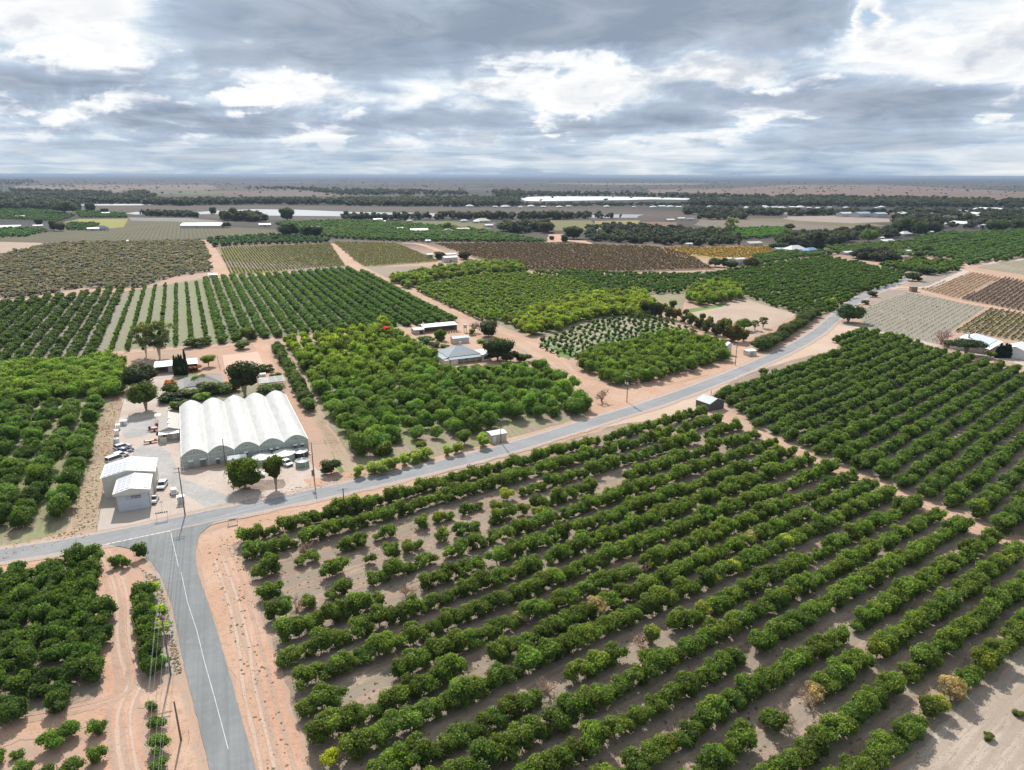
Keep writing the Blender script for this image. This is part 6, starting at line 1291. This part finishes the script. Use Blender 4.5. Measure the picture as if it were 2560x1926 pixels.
for i, (x, y, r, h) in enumerate([(740, 580, 2.6, 6), (865, 640, 1.8, 4.5), (1012, 700, 2.0, 5.5), (1092, 718, 1.8, 5)]):
    p = ZP(1480, 620, 3.687, [(x, y)])[0]; tree('conifer', 'shrub', p.x, p.y, r, h, f'small conifer, {ordn(i + 1)} from the left behind the paddock row', 'conifer', 'conifers behind the paddock row', (1.1, .9, 1.0), clear=.03)
for x, y, r, h, k, c, l in [(1400, 765, 4.2, 6.0, 'round', (1.6, 1.7, .8), 'light green open tree on the paddock edge'), (1500, 760, 2.6, 5.4, 'gum', (.8, .8, .6), 'thin grey tree beside the light green paddock tree'), (1575, 740, 2.8, 6.0, 'gum', (.6, .6, .5), 'sparse dark tree rightmost of the three on the paddock edge'), (915, 880, 3.2, 7.5, 'gum', (1.2, 1.0, 1.3), 'grey half-bare tree above the thick roadside grove')]:
    p = ZP(1480, 620, 3.687, [(x, y)])[0]; tree('small_tree', k, p.x, p.y, r, h, l, 'tree', color=c, clear=.15)
hl = ZP(1480, 620, 3.687, [(1560, 945), (1640, 900), (1720, 850), (1800, 800), (1880, 745), (1960, 690), (2040, 640)]); n_ = 0
for i, q in enumerate(resample(hl, 5.2)):
    tree('hedge_tree', 'round', q.x + R.uniform(-1, 1), q.y + R.uniform(-1, 1), 4.2 * R.uniform(.85, 1.15) * (1.25 if i < 3 else 1), 5.0 * R.uniform(.8, 1.15), f'dark grey green hedge tree, {ordn(i + 1)} from the near end along the road bend', 'tree', 'hedge trees along the road bend', (.95 + R.uniform(-.15, .2), 1.0, .85), clear=0)
for x, y, r, h, l in [(590, 440, 4.2, 6.0, 'pale yellow green tree where the hillside orchard meets the road'), (865, 285, 5.0, 4.0, 'dark low bush beside the road below the power pole'), (940, 345, 3.0, 3.6, 'dark bush on the verge above the bare vineyard'), (880, 408, 2.4, 2.6, 'small bush right of the large road bend tree'), (1280, 210, 6.0, 6.0, 'dark bush on the inner side of the far road curve'), (1390, 155, 7.0, 6.0, 'brownish dark bush at the top of the far road curve')]:
    p = ZP(1900, 640, 3.352, [(x, y)])[0]; tree('shrub', 'shrub', p.x, p.y, r, h, l, 'shrub', color=(3.0, 2.7, 1.7) if x == 590 else (.75, .7, .75), clear=0)
e = empty('tree_stump', ZP(1900, 640, 3.352, [(1282, 300)])[0], 0, 'brown square pump box beside the vineyard track', 'box'); MB().box(-2, 2, -1.5, 1.5, 0, 3.2).build('wall', paint((.22, .15, .12), .9), e); MB().box(-2.2, 2.2, -1.7, 1.7, 3.202, 3.35).build('lid', paint((.28, .2, .16), .8), e)
e.name = 'pump_box'
# pale yellow bushes and litter beside the side road pole
for x, y, r, h, l in [(372, 1498, 2.0, 3.0, 'uppermost pale yellow bush beside the side road'), (392, 1545, 1.9, 2.6, 'middle pale yellow bush beside the side road pole'), (400, 1588, 1.9, 2.8, 'lower pale yellow bush beside the side road pole')]:
    T('shrub', 'shrub', x, y, r, h, l, 'shrub', color=(3.9, 3.6, 1.0), clear=0)
T('shrub', 'shrub', 412, 1665, 1.0, 1.8, 'small green bush at the foot of the side road pole', 'shrub', color=(1.8, 2.6, .9), clear=0)
T('small_tree', 'citrus', 826, 1916, 1.35, 2.2, 'small bright yellow tree at the near end of the front grove', 'tree', color=(2.6, 1.9, .7), clear=.2)
T('dead_tree', 'dead', 560, 1920, .5, .5, 'small dead twig on the dirt beside the side road') if False else None
for i, (x, y) in enumerate([(2470, 1848), (2545, 1790)]):
    T('shrub', 'shrub', x, y, .8, .8, ('nearer', 'farther')[i] + ' small green weed on the pale bare field', 'weed', color=(1.5, 1.4, 1.0), clear=0)

# ground litter: tufts of dry grass on open ground (uncountable)
def tufts(name, polys, n, label, cols, hs=.14, rs=.26):
    pts = []
    for poly, k in polys:
        xs = [q.x for q in poly]; ys = [q.y for q in poly]; c = 0
        while c < k:
            x, y = R.uniform(min(xs), max(xs)), R.uniform(min(ys), max(ys))
            if inside((x, y), poly): m = R.uniform(.4, 1.4); pts.append(dict(x=x, y=y, r=rs * m, h=hs * m, col=R.choice(cols))); c += 1
    bake(name, pts, 'citrus', label, 'grass', (.055, .055, .03), 3)
tufts('dry_grass', [(ZP(0, 960, 3.456, [(1030, 0), (1100, 0), (1030, 250), (960, 520), (920, 700), (860, 960), (840, 1240), (640, 1280), (640, 1060), (740, 800), (830, 520), (900, 250)]), 900),
                    (PP((600, 1350), (860, 1285), (1100, 1205), (1540, 1062), (1850, 1062), (2560, 1395), (2300, 1926), (800, 1926), (660, 1560)), 4200), (PP((1900, 1080), (2150, 860), (2560, 940), (2560, 1350)), 1500),
                    (PP((520, 1370), (640, 1300), (700, 1290), (600, 1400), (660, 1600), (740, 1926), (660, 1926), (580, 1600)), 260), (PP((480, 1280), (900, 1180), (930, 1190), (700, 1250)), 200),
                    (PP((350, 1420), (400, 1450), (455, 1680), (440, 1690), (400, 1500)), 350), (PP((10, 1400), (240, 1340), (170, 1330), (0, 1370)), 200)], 0, 'dry grass tufts and weeds scattered over the open ground', [(8, 6.2, 8.0), (7, 5.4, 7), (4.6, 4.4, 4), (9, 7, 10), (7, 4.6, 6)])

# ---------------- far orchards, vines and woods ----------------
def rows_of(poly, ang, c0, dc, sp, r, h, jit, cols, long=1, skip=0, rv=.15):
    ca, sa = math.cos(rad(ang)), math.sin(rad(ang)); us = [p.x * ca + p.y * sa for p in poly]; cs = [-p.x * sa + p.y * ca for p in poly]; out = []
    c = min(cs) + c0
    while c < max(cs):
        u = min(us) + R.uniform(0, sp)
        while u < max(us):
            u += sp * R.uniform(.92, 1.08)
            if R.random() < skip: continue
            x = u * ca - c * sa + R.gauss(0, jit); y = u * sa + c * ca + R.gauss(0, jit)
            if inside((x, y), poly):
                m = max(.5, R.gauss(1, rv)); v = R.gauss(1, .09); cl = R.choice(cols)
                out.append(dict(x=x, y=y, r=r * m, h=h * m, col=(cl[0] * v, cl[1] * v, cl[2] * v), long=long, rz=rad(ang) if long > 1 else R.uniform(0, 6.28)))
        c += dc
    return out
OL = [(1, 1, 1), (1.15, 1.0, .95), (.85, .9, .9)]
olive = PP((-500, 620), (0, 640), (120, 612), (330, 606), (505, 602), (522, 640), (530, 680), (440, 692), (350, 720), (200, 722), (60, 745), (-500, 760))
bake('almond_orchard', rows_of(olive, 60, 3, 6.4, 4.0, 2.5, 2.9, .5, OL, 1, .03, .2), 'citrus', 'dull olive brown orchard of small trees behind the striped orchard', 'orchard', (.165, .16, .145))
gm = [(1, 1, 1), (1.2, 1.1, .8), (.85, .95, 1)]
far_or = []
for pl, ang, dc, sp, r, h, cols in [
    (PP((690, 560), (860, 552), (1000, 560), (1180, 575), (1362, 605), (1350, 608), (1000, 604), (820, 596), (740, 585)), 110, 7, 5, 3.4, 4.2, gm),
    (PP((520, 600), (700, 590), (830, 602), (815, 609), (640, 612), (530, 620)), 110, 7, 6, 3.2, 4.4, [(.55, .7, .8)]),
    (PP((-40, 520), (100, 525), (190, 540), (150, 555), (0, 548)), 110, 7, 6, 3.4, 4, [(.7, .8, .8)]),
    (PP((-40, 580), (40, 572), (120, 580), (60, 594), (-40, 596)), 110, 7, 5, 3.2, 4, [(.8, 1, .8)]), (PP((170, 560), (250, 562), (220, 578), (165, 576)), 110, 7, 5, 3.2, 4, [(.7, .8, .8)]),
    (PP((190, 528), (310, 535), (320, 546), (200, 545)), 110, 7, 5, 3.2, 4, [(.6, .8, .8)]),
    (PP((2260, 610), (2330, 588), (2560, 580), (2800, 590), (2800, 640), (2560, 648), (2420, 664), (2380, 650), (2290, 640)), 42, 9, 4.5, 3.6, 4.6, gm),
    (PP((2060, 622), (2250, 608), (2290, 645), (2200, 642), (2100, 636)), 42, 7, 5, 3.2, 4, [(1.3, 1.1, .8), (1, 1, .9)]),
    (PP((2200, 668), (2290, 655), (2400, 662), (2395, 676), (2330, 690), (2270, 680)), 42, 5.5, 5, 3.4, 5, [(1.1, 1.0, .8)]),
    (PP((1900, 640), (1990, 632), (2120, 635), (2000, 648), (1880, 668), (1870, 655)), 42, 6, 5, 3.2, 4, gm), (PP((1830, 575), (1960, 572), (1990, 592), (1860, 600), (1820, 590)), 42, 7, 5, 3.4, 4.5, [(1.1, 1.3, .8)]),
    (PP((1740, 580), (1800, 575), (1800, 595), (1730, 590)), 42, 7, 5, 3.4, 4.5, [(.8, 1, .8)])]:
    far_or += rows_of(pl, ang, 1, dc, sp, r, h, .6, cols)
bake('far_orchard', far_or, 'citrus', 'distant green orchards in rows beyond the vineyards', 'orchard', (.055, .098, .032))
# vines
def vines(name, pl, ang, dc, sp, r, h, cols, label, base, long=2.2):
    bake(name, rows_of(pl, ang, .5, dc, sp, r, h, .12, cols, long, .04), 'hedge', label, 'vines', base, 3)
vines('vine_rows', ZP(1900, 640, 3.352, [(1940, 440), (2500, 535), (2600, 900), (2212, 720), (1880, 665), (1640, 640)]), 47.1, 2.9, 1.7, .75, 1.3, [(1, 1, 1), (1.3, 1.1, 1), (.8, .9, .9)], 'yellow green vine rows behind the white homestead', (.17, .16, .05))
vines('vine_rows', ZP(1900, 640, 3.352, [(2040, 185), (2500, 245), (2500, 515), (2200, 460), (1690, 362)]), 47.8, 2.9, 1.8, .7, 1.2, [(1, 1, 1), (1.2, .9, .9)], 'dark brown purple vine rows at the right edge', (.13, .095, .075))
vines('vine_rows', ZP(1900, 640, 3.352, [(1350, 280), (1790, 140), (2020, 182), (1660, 356)]), 47.8, 2.9, 2.0, .45, .9, [(1, 1, 1), (1.2, 1, .9)], 'rusty tan vine rows above the bare vineyard', (.26, .175, .10))
vines('vine_rows', ZP(1900, 640, 3.352, [(910, 440), (1230, 310), (1880, 432), (1600, 630), (1560, 740), (1240, 690), (890, 590), (850, 520)]), 47.8, 2.9, 2.6, .28, .75, [(1, 1, 1), (.9, 1.05, .8)], 'thin bare young vine rows beside the road bend', (.17, .165, .125))
vines('vine_rows', PP((550, 622), (600, 618), (826, 610), (864, 666), (700, 677), (577, 687), (562, 660)), 114, 2.6, 2.8, .95, 1.4, [(1, 1, 1), (1.1, 1.05, .9), (.9, .9, 1)], 'green gold vineyard left of the twin dirt tracks', (.135, .135, .040), 2.2)
vines('vine_rows', PP((832, 605), (988, 608), (1086, 648), (1094, 653), (912, 667), (884, 650)), 114, 2.7, 3.0, .95, 1.4, [(1, 1, 1), (1.1, .8, .9), (.95, 1.1, .8)], 'yellow green vineyard right of the dirt track', (.14, .135, .042), 2.2)
vines('vine_rows', PP((1090, 610), (1350, 609), (1640, 617), (1715, 634), (1780, 672), (1560, 679), (1330, 675), (1205, 650)), 24, 3.1, 3.8, .95, 1.4, [(1, 1, 1), (1.03, 1.0, .97)], 'wide reddish brown vineyard in the middle distance', (.135, .095, .065), 2.4)
vines('vine_rows', PP((1655, 620), (1928, 618), (1948, 633), (1860, 646), (1762, 644)), 24, 3.6, 4.4, .9, 1.5, [(1, 1, 1), (1.1, .95, .8), (.9, .95, .9)], 'golden yellow vineyard left of the blue-roofed house', (.36, .255, .055), 2.8)
# woodland belts
def scatter(pl, n, r, h, cols, clump=0.0):
    xs = [q.x for q in pl]; ys = [q.y for q in pl]; out = []; tries = 0; cs = [(R.uniform(min(xs), max(xs)), R.uniform(min(ys), max(ys)), R.uniform(30, 120)) for _ in range(60)] if clump else None
    while len(out) < n and tries < n * 14:
        tries += 1; x, y = R.uniform(min(xs), max(xs)), R.uniform(min(ys), max(ys))
        if not inside((x, y), pl): continue
        if clump and R.random() < clump and min(((x - a) ** 2 + (y - b) ** 2) / c ** 2 for a, b, c in cs) > 1: continue
        q = proj(x, y, 0)
        if not -120 < q[0] < 2680: continue
        m = R.uniform(.6, 1.35); c = R.choice(cols); v = R.uniform(.8, 1.2); out.append(dict(x=x, y=y, r=r * m * R.uniform(.85, 1.2), h=h * m, col=tuple(k * v for k in c)))
    return out
WD_ = [(1, 1, 1), (1.25, 1.15, 1.0), (.8, .85, .9), (1.1, .95, 1.1)]
Zl = lambda pts: ZP(0, 400, 2.572, pts)
wood = []
for pl, n, r, h, cl in [(Zl([(-150, 300), (80, 290), (300, 292), (500, 300), (520, 330), (300, 325), (0, 325), (-150, 325)]), 330, 7, 13, .3), (Zl([(-150, 262), (200, 250), (500, 255), (900, 262), (900, 284), (500, 284), (0, 285), (-150, 285)]), 550, 8, 12, .4),
                        (Zl([(920, 272), (1400, 270), (1900, 270), (2212, 277), (2212, 290), (1600, 287), (1200, 296), (930, 290)]), 600, 8, 13, .3), (Zl([(-150, 225), (400, 230), (1000, 240), (1000, 258), (400, 250), (-150, 250)]), 500, 8, 13, .7),
                        (Zl([(2200, 268), (2500, 262), (3000, 255), (3300, 262), (3340, 275), (3330, 300), (3000, 302), (2600, 300), (2212, 296)]), 1300, 8, 12, .3), (Zl([(3340, 285), (4430, 283), (4440, 298), (3360, 299)]), 260, 6, 6, .4), (Zl([(4430, 272), (5200, 268), (6000, 278), (6900, 292), (6900, 312), (6200, 310), (5500, 302), (4440, 299)]), 1500, 8, 12, .35),
                        (Zl([(3330, 218), (4000, 222), (4700, 235), (5400, 245), (6200, 262), (6900, 280), (6900, 292), (5800, 272), (5000, 262), (4700, 256), (4000, 236), (3300, 236)]), 800, 8, 12, .3),
                        (Zl([(60, 195), (720, 218), (700, 228), (70, 205)]), 300, 8, 12, .2), (Zl([(830, 215), (930, 210), (960, 232), (840, 232)]), 60, 8, 13, 0), (Zl([(-150, 130), (200, 128), (250, 150), (100, 165), (-150, 168)]), 420, 10, 15, .5),
                        (Zl([(1500, 185), (1900, 185), (2300, 200), (3000, 215), (3000, 232), (2200, 228), (1900, 195)]), 500, 9, 13, .6), (Zl([(3150, 210), (3350, 205), (3380, 250), (3200, 245)]), 160, 9, 14, .1),
                        (Zl([(2200, 386), (2500, 380), (3000, 372), (3700, 376), (3700, 384), (3000, 385), (2400, 392), (2200, 396)]), 200, 6, 11, .2), (Zl([(1420, 375), (1700, 378), (1700, 400), (1450, 395)]), 70, 7, 12, .2), (Zl([(900, 348), (1200, 355), (1300, 372), (1100, 368), (930, 362)]), 90, 6, 9, .1),
                        (Zl([(3780, 440), (4000, 430), (4400, 455), (4700, 470), (4800, 545), (4400, 555), (3780, 520)]), 330, 5.5, 7.5, .1), (Zl([(3240, 440), (3520, 430), (3540, 470), (3300, 476)]), 70, 7, 11, 0), (Zl([(3350, 372), (3500, 365), (4000, 372), (3900, 380), (3400, 380)]), 60, 6, 10, 0),
                        (Zl([(4480, 368), (4750, 362), (4800, 385), (4500, 390)]), 60, 6, 9, .1), (Zl([(5000, 520), (5300, 500), (5450, 490), (5500, 530), (5300, 560), (5000, 575)]), 110, 6.5, 11, .1), (Zl([(5300, 475), (5600, 465), (5850, 470), (5800, 500), (5400, 520)]), 80, 6, 9, .1),
                        (Zl([(5760, 330), (6200, 340), (6900, 345), (6900, 450), (6300, 455), (6000, 440), (5760, 400)]), 420, 6.5, 9.5, .3), (Zl([(4400, 330), (5500, 345), (5740, 355), (5100, 362), (4400, 352)]), 320, 7, 10, .2), (Zl([(5480, 630), (5560, 615), (5700, 620), (5750, 660), (5600, 655)]), 40, 6, 8, .1), (Zl([(5760, 420), (6050, 440), (6050, 470), (5800, 475)]), 50, 8, 14, 0)]:
    wood += scatter(pl, n, r, h, WD_, cl)
bake('woodland', wood, 'citrus', 'dark trees of the river woods and far shelter belts', 'woodland', (.034, .044, .031))
scrub = []
for pl, n, r, h in [(Zl([(-300, 108), (7200, 125), (7200, 170), (5500, 165), (4000, 160), (2500, 160), (-300, 150)]), 900, 14, 9), (Zl([(-300, 150), (7000, 170), (7000, 300), (-300, 260)]), 700, 8, 7)]:
    scrub += scatter(pl, n, r, h, WD_, .8)
bake('scrub', scrub, 'citrus', 'scattered dark scrub on the far plain', 'scrub', (.055, .068, .04), 3)
# single trees one can tell apart farther off
for z, items in (((0, 400, 2.572), [(420, 350, 130, 80, 'largest rounded dark tree left of the white nursery roofs'), (580, 335, 60, 60, 'round dark tree right of the largest far left tree'), (675, 345, 50, 34, 'low dark round tree above the white farm roof'), (250, 425, 60, 50, 'dark round tree behind the long white shed'), (345, 455, 60, 66, 'dark tall tree right of the small white farm house'), (390, 458, 60, 56, 'purplish brown round tree beside the dark tall tree'),
                                    (1440, 385, 60, 60, 'dark tree left of the river bank giant'), (1505, 385, 70, 78, 'tall dark tree on the river bank'), (1620, 392, 44, 56, 'slim grey green tree beside the river'), (1848, 390, 90, 82, 'big round tree with bare trunk by the river'), (1860, 498, 130, 90, 'left half of the black green tree block above the vineyard'), (2005, 500, 150, 78, 'right half of the black green tree block above the vineyard'), (1370, 350, 44, 46, 'small round tree on the far river bank'), (1460, 436, 50, 34, 'dark bush right of the flat white roofs')]),
                 ((850, 400, 2.572), [(640, 640, 90, 50, 'dark round bush left of the white vineyard sheds'), (797, 640, 90, 56, 'grey brown round bush right of the white vineyard sheds'), (1360, 515, 36, 26, 'small dark bush on the red shed yard'), (1440, 528, 56, 46, 'dark tree at the edge of the red shed yard'), (1500, 508, 120, 80, 'wide green tree behind the red shed yard'), (1320, 470, 80, 70, 'dark brown tree left of the red shed yard'), (1050, 458, 110, 54, 'grey dark tree in front of the lane'), (690, 455, 70, 54, 'yellow green tree among the far farm houses'), (290, 392, 46, 44, 'dark tree beside the left riverside house'), (895, 385, 70, 50, 'dark tree before the riverside farm'), (1370, 382, 80, 56, 'tall dark tree at the end of the lane')]),
                 ((1700, 400, 2.572), [(322, 495, 105, 125, 'tall pale green gum tree rising above the far orchards'), (705, 452, 68, 40, 'lone dark round tree in the brown paddock'), (1212, 528, 110, 76, 'large light green round tree beside the cream homestead'), (882, 578, 50, 110, 'tall black green poplar behind the blue roof'), (225, 688, 90, 56, 'blue grey bush left of the white box shed'), (285, 690, 44, 60, 'small dark tree between the bush and white shed'), (330, 698, 80, 50, 'dark bush before the white box shed'), (458, 696, 105, 66, 'purplish dark bush right of the white box shed'), (630, 584, 120, 50, 'dark green bush left of the white roofs near the blue roof'),
                                       (780, 562, 80, 34, 'grey bush behind the large white roof'), (1430, 480, 140, 100, 'big dark tree left of the white house with the red roof'), (1530, 495, 100, 90, 'black green tree right of the white house with the red roof'), (1235, 628, 80, 44, 'purple brown bush along the lane houses'), (1300, 632, 70, 40, 'grey bush right of the purple brown one'), (1160, 625, 60, 36, 'pale grey green bush along the lane'), (1590, 605, 70, 50, 'dark round tree above the hillside rows'), (1530, 630, 80, 40, 'dark bush beside the small white lane house'), (1380, 650, 80, 50, 'thin grey tree before the lane house'), (2030, 460, 150, 75, 'dark round tree group before the town'), (2160, 458, 80, 76, 'dark tree at the right of the town')])):
    for x, y, w, h, l in items:
        kind = 'cypress' if 'poplar' in l else 'gum' if 'gum' in l else 'round'
        c = (1.6, 1.8, 1.1) if 'light green' in l else (2.6, 2.6, .9) if 'yellow' in l else (1.3, 1.3, 1.1) if 'gum' in l else (1.3, .8, 1.3) if 'purpl' in l or 'brown' in l else (1.2, 1.1, 1.4) if 'grey' in l else (.6, .65, .75) if 'black' in l else (.85, .9, .9)
        Tpx('tree', kind, z[0] + x / z[2], z[1] + y / z[2], w / z[2] * (1.7 if kind == 'cypress' else 1), h / z[2], l, 'tree', color=c, clear=.15 if kind == 'gum' else .02)

# ---------------- far buildings ----------------
def fb(px, py, wpx, l, roof=(.66, .67, .68), wall=(.5, .47, .43), ang=24, hip=False, dd=.6, hh=None, cat='house', name=None, group=None):
    p = P(px, py); a, b = scale_at(px, py); w = max(6, wpx / a / math.cos(rad(ang)) * .9); d = max(5, w * dd); d = min(d, 22); h = hh or min(4.0, 2.6 + w * .03)
    x = p.x - math.cos(rad(ang)) * w / 2; y = p.y - math.sin(rad(ang)) * w / 2
    if hip: return hip_house(name or 'house', l, (x, y), ang, w, d, h, h + min(4, d * .3), roof, wall, windows=((w * .2, w * .35, 1, 2), (w * .6, w * .75, 1, 2)), door=(w * .45, w * .45 + 1), cat=cat, group=group)[0]
    return gable_building(name or 'farm_building', l, cat, (x, y), ang, w, d, h, h + d * .14, roof, wall, .3, ridge='x', group=group, door=(w * .4, w * .4 + 2, 2.2), doorcol=(.2, .2, .2))[0]
WR, BLU, RED, CRM = (.70, .71, .72), (.22, .36, .58), (.36, .15, .12), (.62, .58, .48)
Zs = {0: (0, 400, 2.572), 1: (850, 400, 2.572), 2: (1700, 400, 2.572)}
for k, x, y, w, l, kw in [
    (0, 60, 449, 125, 'long white shed at the left frame edge', {}), (0, 245, 437, 56, 'small white farm house between dark trees', {}), (0, 600, 457, 70, 'low white farm building left of the blue roof', {}), (0, 655, 455, 80, 'blue-roofed farm house beside a low white building', dict(roof=(.12, .16, .25), hip=True)), (0, 1290, 440, 280, 'wide flat white roofs behind the pale vineyard', dict(dd=.5, ang=4)),
    (0, 1705, 430, 72, 'white shed right of the dark river bank trees', {}), (0, 680, 352, 50, 'pale grey shed in the far left orchard', {}), (0, 130, 375, 50, 'pale greenhouse roof in the far left orchard', {}), (0, 1372, 758, 44, 'small white pump shed beside the twin dirt tracks', dict(hh=2.2)), (0, 835, 533, 34, 'tiny white shed at the top of the olive orchard', dict(hh=2)),
    (1, 246, 395, 60, 'cream farm house by the river, left', {}), (1, 300, 407, 44, 'small white shed right of the cream river house', {}), (1, 452, 403, 36, 'small cream house before the river woods', dict(hip=True)), (1, 383, 455, 56, 'cream shed in the green orchard, left of the long white one', {}), (1, 516, 470, 118, 'long white shed in the green orchard', {}), (1, 700, 470, 62, 'white-roofed house in the green orchard right of the long shed', dict(hip=True)),
    (1, 797, 461, 84, 'pinkish white low shed right of the orchard house', dict(roof=(.62, .52, .48))), (1, 803, 403, 46, 'cream house beyond the far green field', dict(hip=True)), (1, 925, 406, 100, 'large pale farm house with hip roof at the lane', dict(hip=True, roof=CRM)), (1, 960, 434, 56, 'low white shed beside the lane', {}), (1, 880, 408, 44, 'small white shed left of the large lane house', {}), (1, 568, 533, 22, 'tiny white box shed at the vineyard top', dict(hh=2.4)),
    (1, 715, 660, 90, 'large white box shed among vineyards, nearer one', dict(hh=4.4)), (1, 715, 628, 72, 'white gabled shed behind the large white box shed', {}), (1, 580, 630, 30, 'small pale green shed left of the white box shed', dict(roof=(.35, .5, .42), hh=3)), (1, 1585, 486, 20, 'tiny white house beside the red shed yard', {}), (1, 2130, 398, 60, 'white farm sheds right of the far yellow field', {}), (1, 2200, 388, 56, 'white farm sheds at the far yellow field, right one', {}), (1, 1645, 465, 20, 'tiny pale shed between dark bushes', {}),
    (2, 62, 557, 52, 'cream box house before the grey trees', {}), (2, 350, 515, 46, 'pale house below the tall gum tree', {}), (2, 490, 555, 110, 'long pale roof among grey trees', dict(roof=(.5, .48, .44))), (2, 655, 592, 84, 'pale blue grey shed left of the large white roof', dict(roof=(.50, .56, .60))), (2, 765, 597, 135, 'large white roof left of the blue roof', dict(hip=True)), (2, 862, 605, 105, 'bright blue hip-roofed house at the hillside', dict(hip=True, roof=BLU)),
    (2, 390, 680, 78, 'white box shed between dark bushes on the hillside', dict(hh=5.5)), (2, 320, 656, 36, 'small pale shed behind the white box shed', {}), (2, 995, 524, 140, 'cream hip-roofed homestead beyond the hillside', dict(hip=True, roof=CRM)), (2, 1300, 516, 40, 'small white shed left of the long white open shed', {}), (2, 1345, 540, 104, 'long white open shed on the far orchard edge', {}), (2, 1390, 487, 52, 'red brown roofed shed before the dark trees', dict(roof=RED)), (2, 1465, 492, 86, 'white house right of the red brown roof', dict(hip=True)),
    (2, 1318, 636, 34, 'small cream house at the top of the road', {}), (2, 1092, 612, 80, 'low white sheds at the top of the hillside orchard', dict(hh=2.4)), (2, 1470, 615, 40, 'small white gabled house on the lane', dict(hh=4.5)), (2, 1450, 640, 66, 'reddish low house on the lane', dict(roof=(.36, .24, .21), hh=2.6)), (2, 1505, 650, 60, 'low white shed right of the reddish house', dict(hh=2.2)), (2, 1622, 476, 30, 'tiny white shed left of the town hedge', {}), (2, 70, 392, 60, 'dark roofed farm shed before the brown paddock', dict(roof=(.25, .24, .25))),
    (2, 1080, 366, 96, 'leftmost blue and white roof of the large works', dict(roof=(.5, .56, .62), hh=6)), (2, 1190, 370, 110, 'middle blue roof of the large works', dict(roof=(.26, .36, .52), hh=7)), (2, 1300, 372, 96, 'rightmost blue roof of the large works', dict(roof=(.34, .44, .56), hh=7)), (2, 1440, 378, 66, 'pale roof right of the blue works', {}), (2, 680, 372, 22, 'white silo house at the end of the pale yard', dict(hh=8))]:
    z = Zs[k]; fb(z[0] + x / z[2], z[1] + y / z[2], w / z[2], l, **kw)
for i, x in enumerate([840, 1000, 1070, 1160, 1235, 1310, 1415, 1470, 1720, 1890, 2020, 2075, 2130, 2180, 2390, 2440, 2630, 2720, 2740, 2800, 2850, 2910, 2970, 3020, 3080, 3150, 3260, 3450, 3490]):
    z = Zs[1]; fb(z[0] + x / z[2], z[1] + (306 + (i * 37) % 7 + (6 if x > 2300 else 0)) / z[2], R.uniform(26, 62) / z[2], 'small white-roofed riverside house, ' + ordn(i + 1) + ' from the left below the lake', WR, hip=i % 2 == 0, group='riverside houses')
town = []
for i in range(44):
    x, y = R.uniform(1400, 2300), R.uniform(322, 455)
    if y > 400 and x < 1560: y -= 60
    town.append((x, y, R.uniform(34, 74)))
for i, (x, y, w) in enumerate(sorted(town, key=lambda q: q[0])):
    z = Zs[2]; fb(z[0] + x / z[2], z[1] + y / z[2], w / z[2], f'house of the far town, {ordn(i + 1)} from the left edge of the town', R.choice([WR, WR, CRM, (.5, .5, .52), (.36, .36, .40)]), ang=R.choice([24, 24, -66, 40]), hip=R.random() < .5, dd=.8, group='houses of the far town')

# ---------------- the air ----------------
def haze():
    m = bpy.data.materials.new('haze'); m.use_nodes = True; n = m.node_tree.nodes; n.clear()
    out = n.new('ShaderNodeOutputMaterial'); v = n.new('ShaderNodeVolumePrincipled'); v.inputs['Color'].default_value = (.36, .45, .60, 1); v.inputs['Density'].default_value = HAZE; v.inputs['Anisotropy'].default_value = .2
    m.node_tree.links.new(v.outputs[0], out.inputs['Volume'])
    o = MB().box(-60000, 60000, -3000, 69000, -1.5, 79).build('haze', m); tag(o, 'thin blue haze lying over the whole plain', 'haze', kind='stuff')
HAZE = .00006
haze()
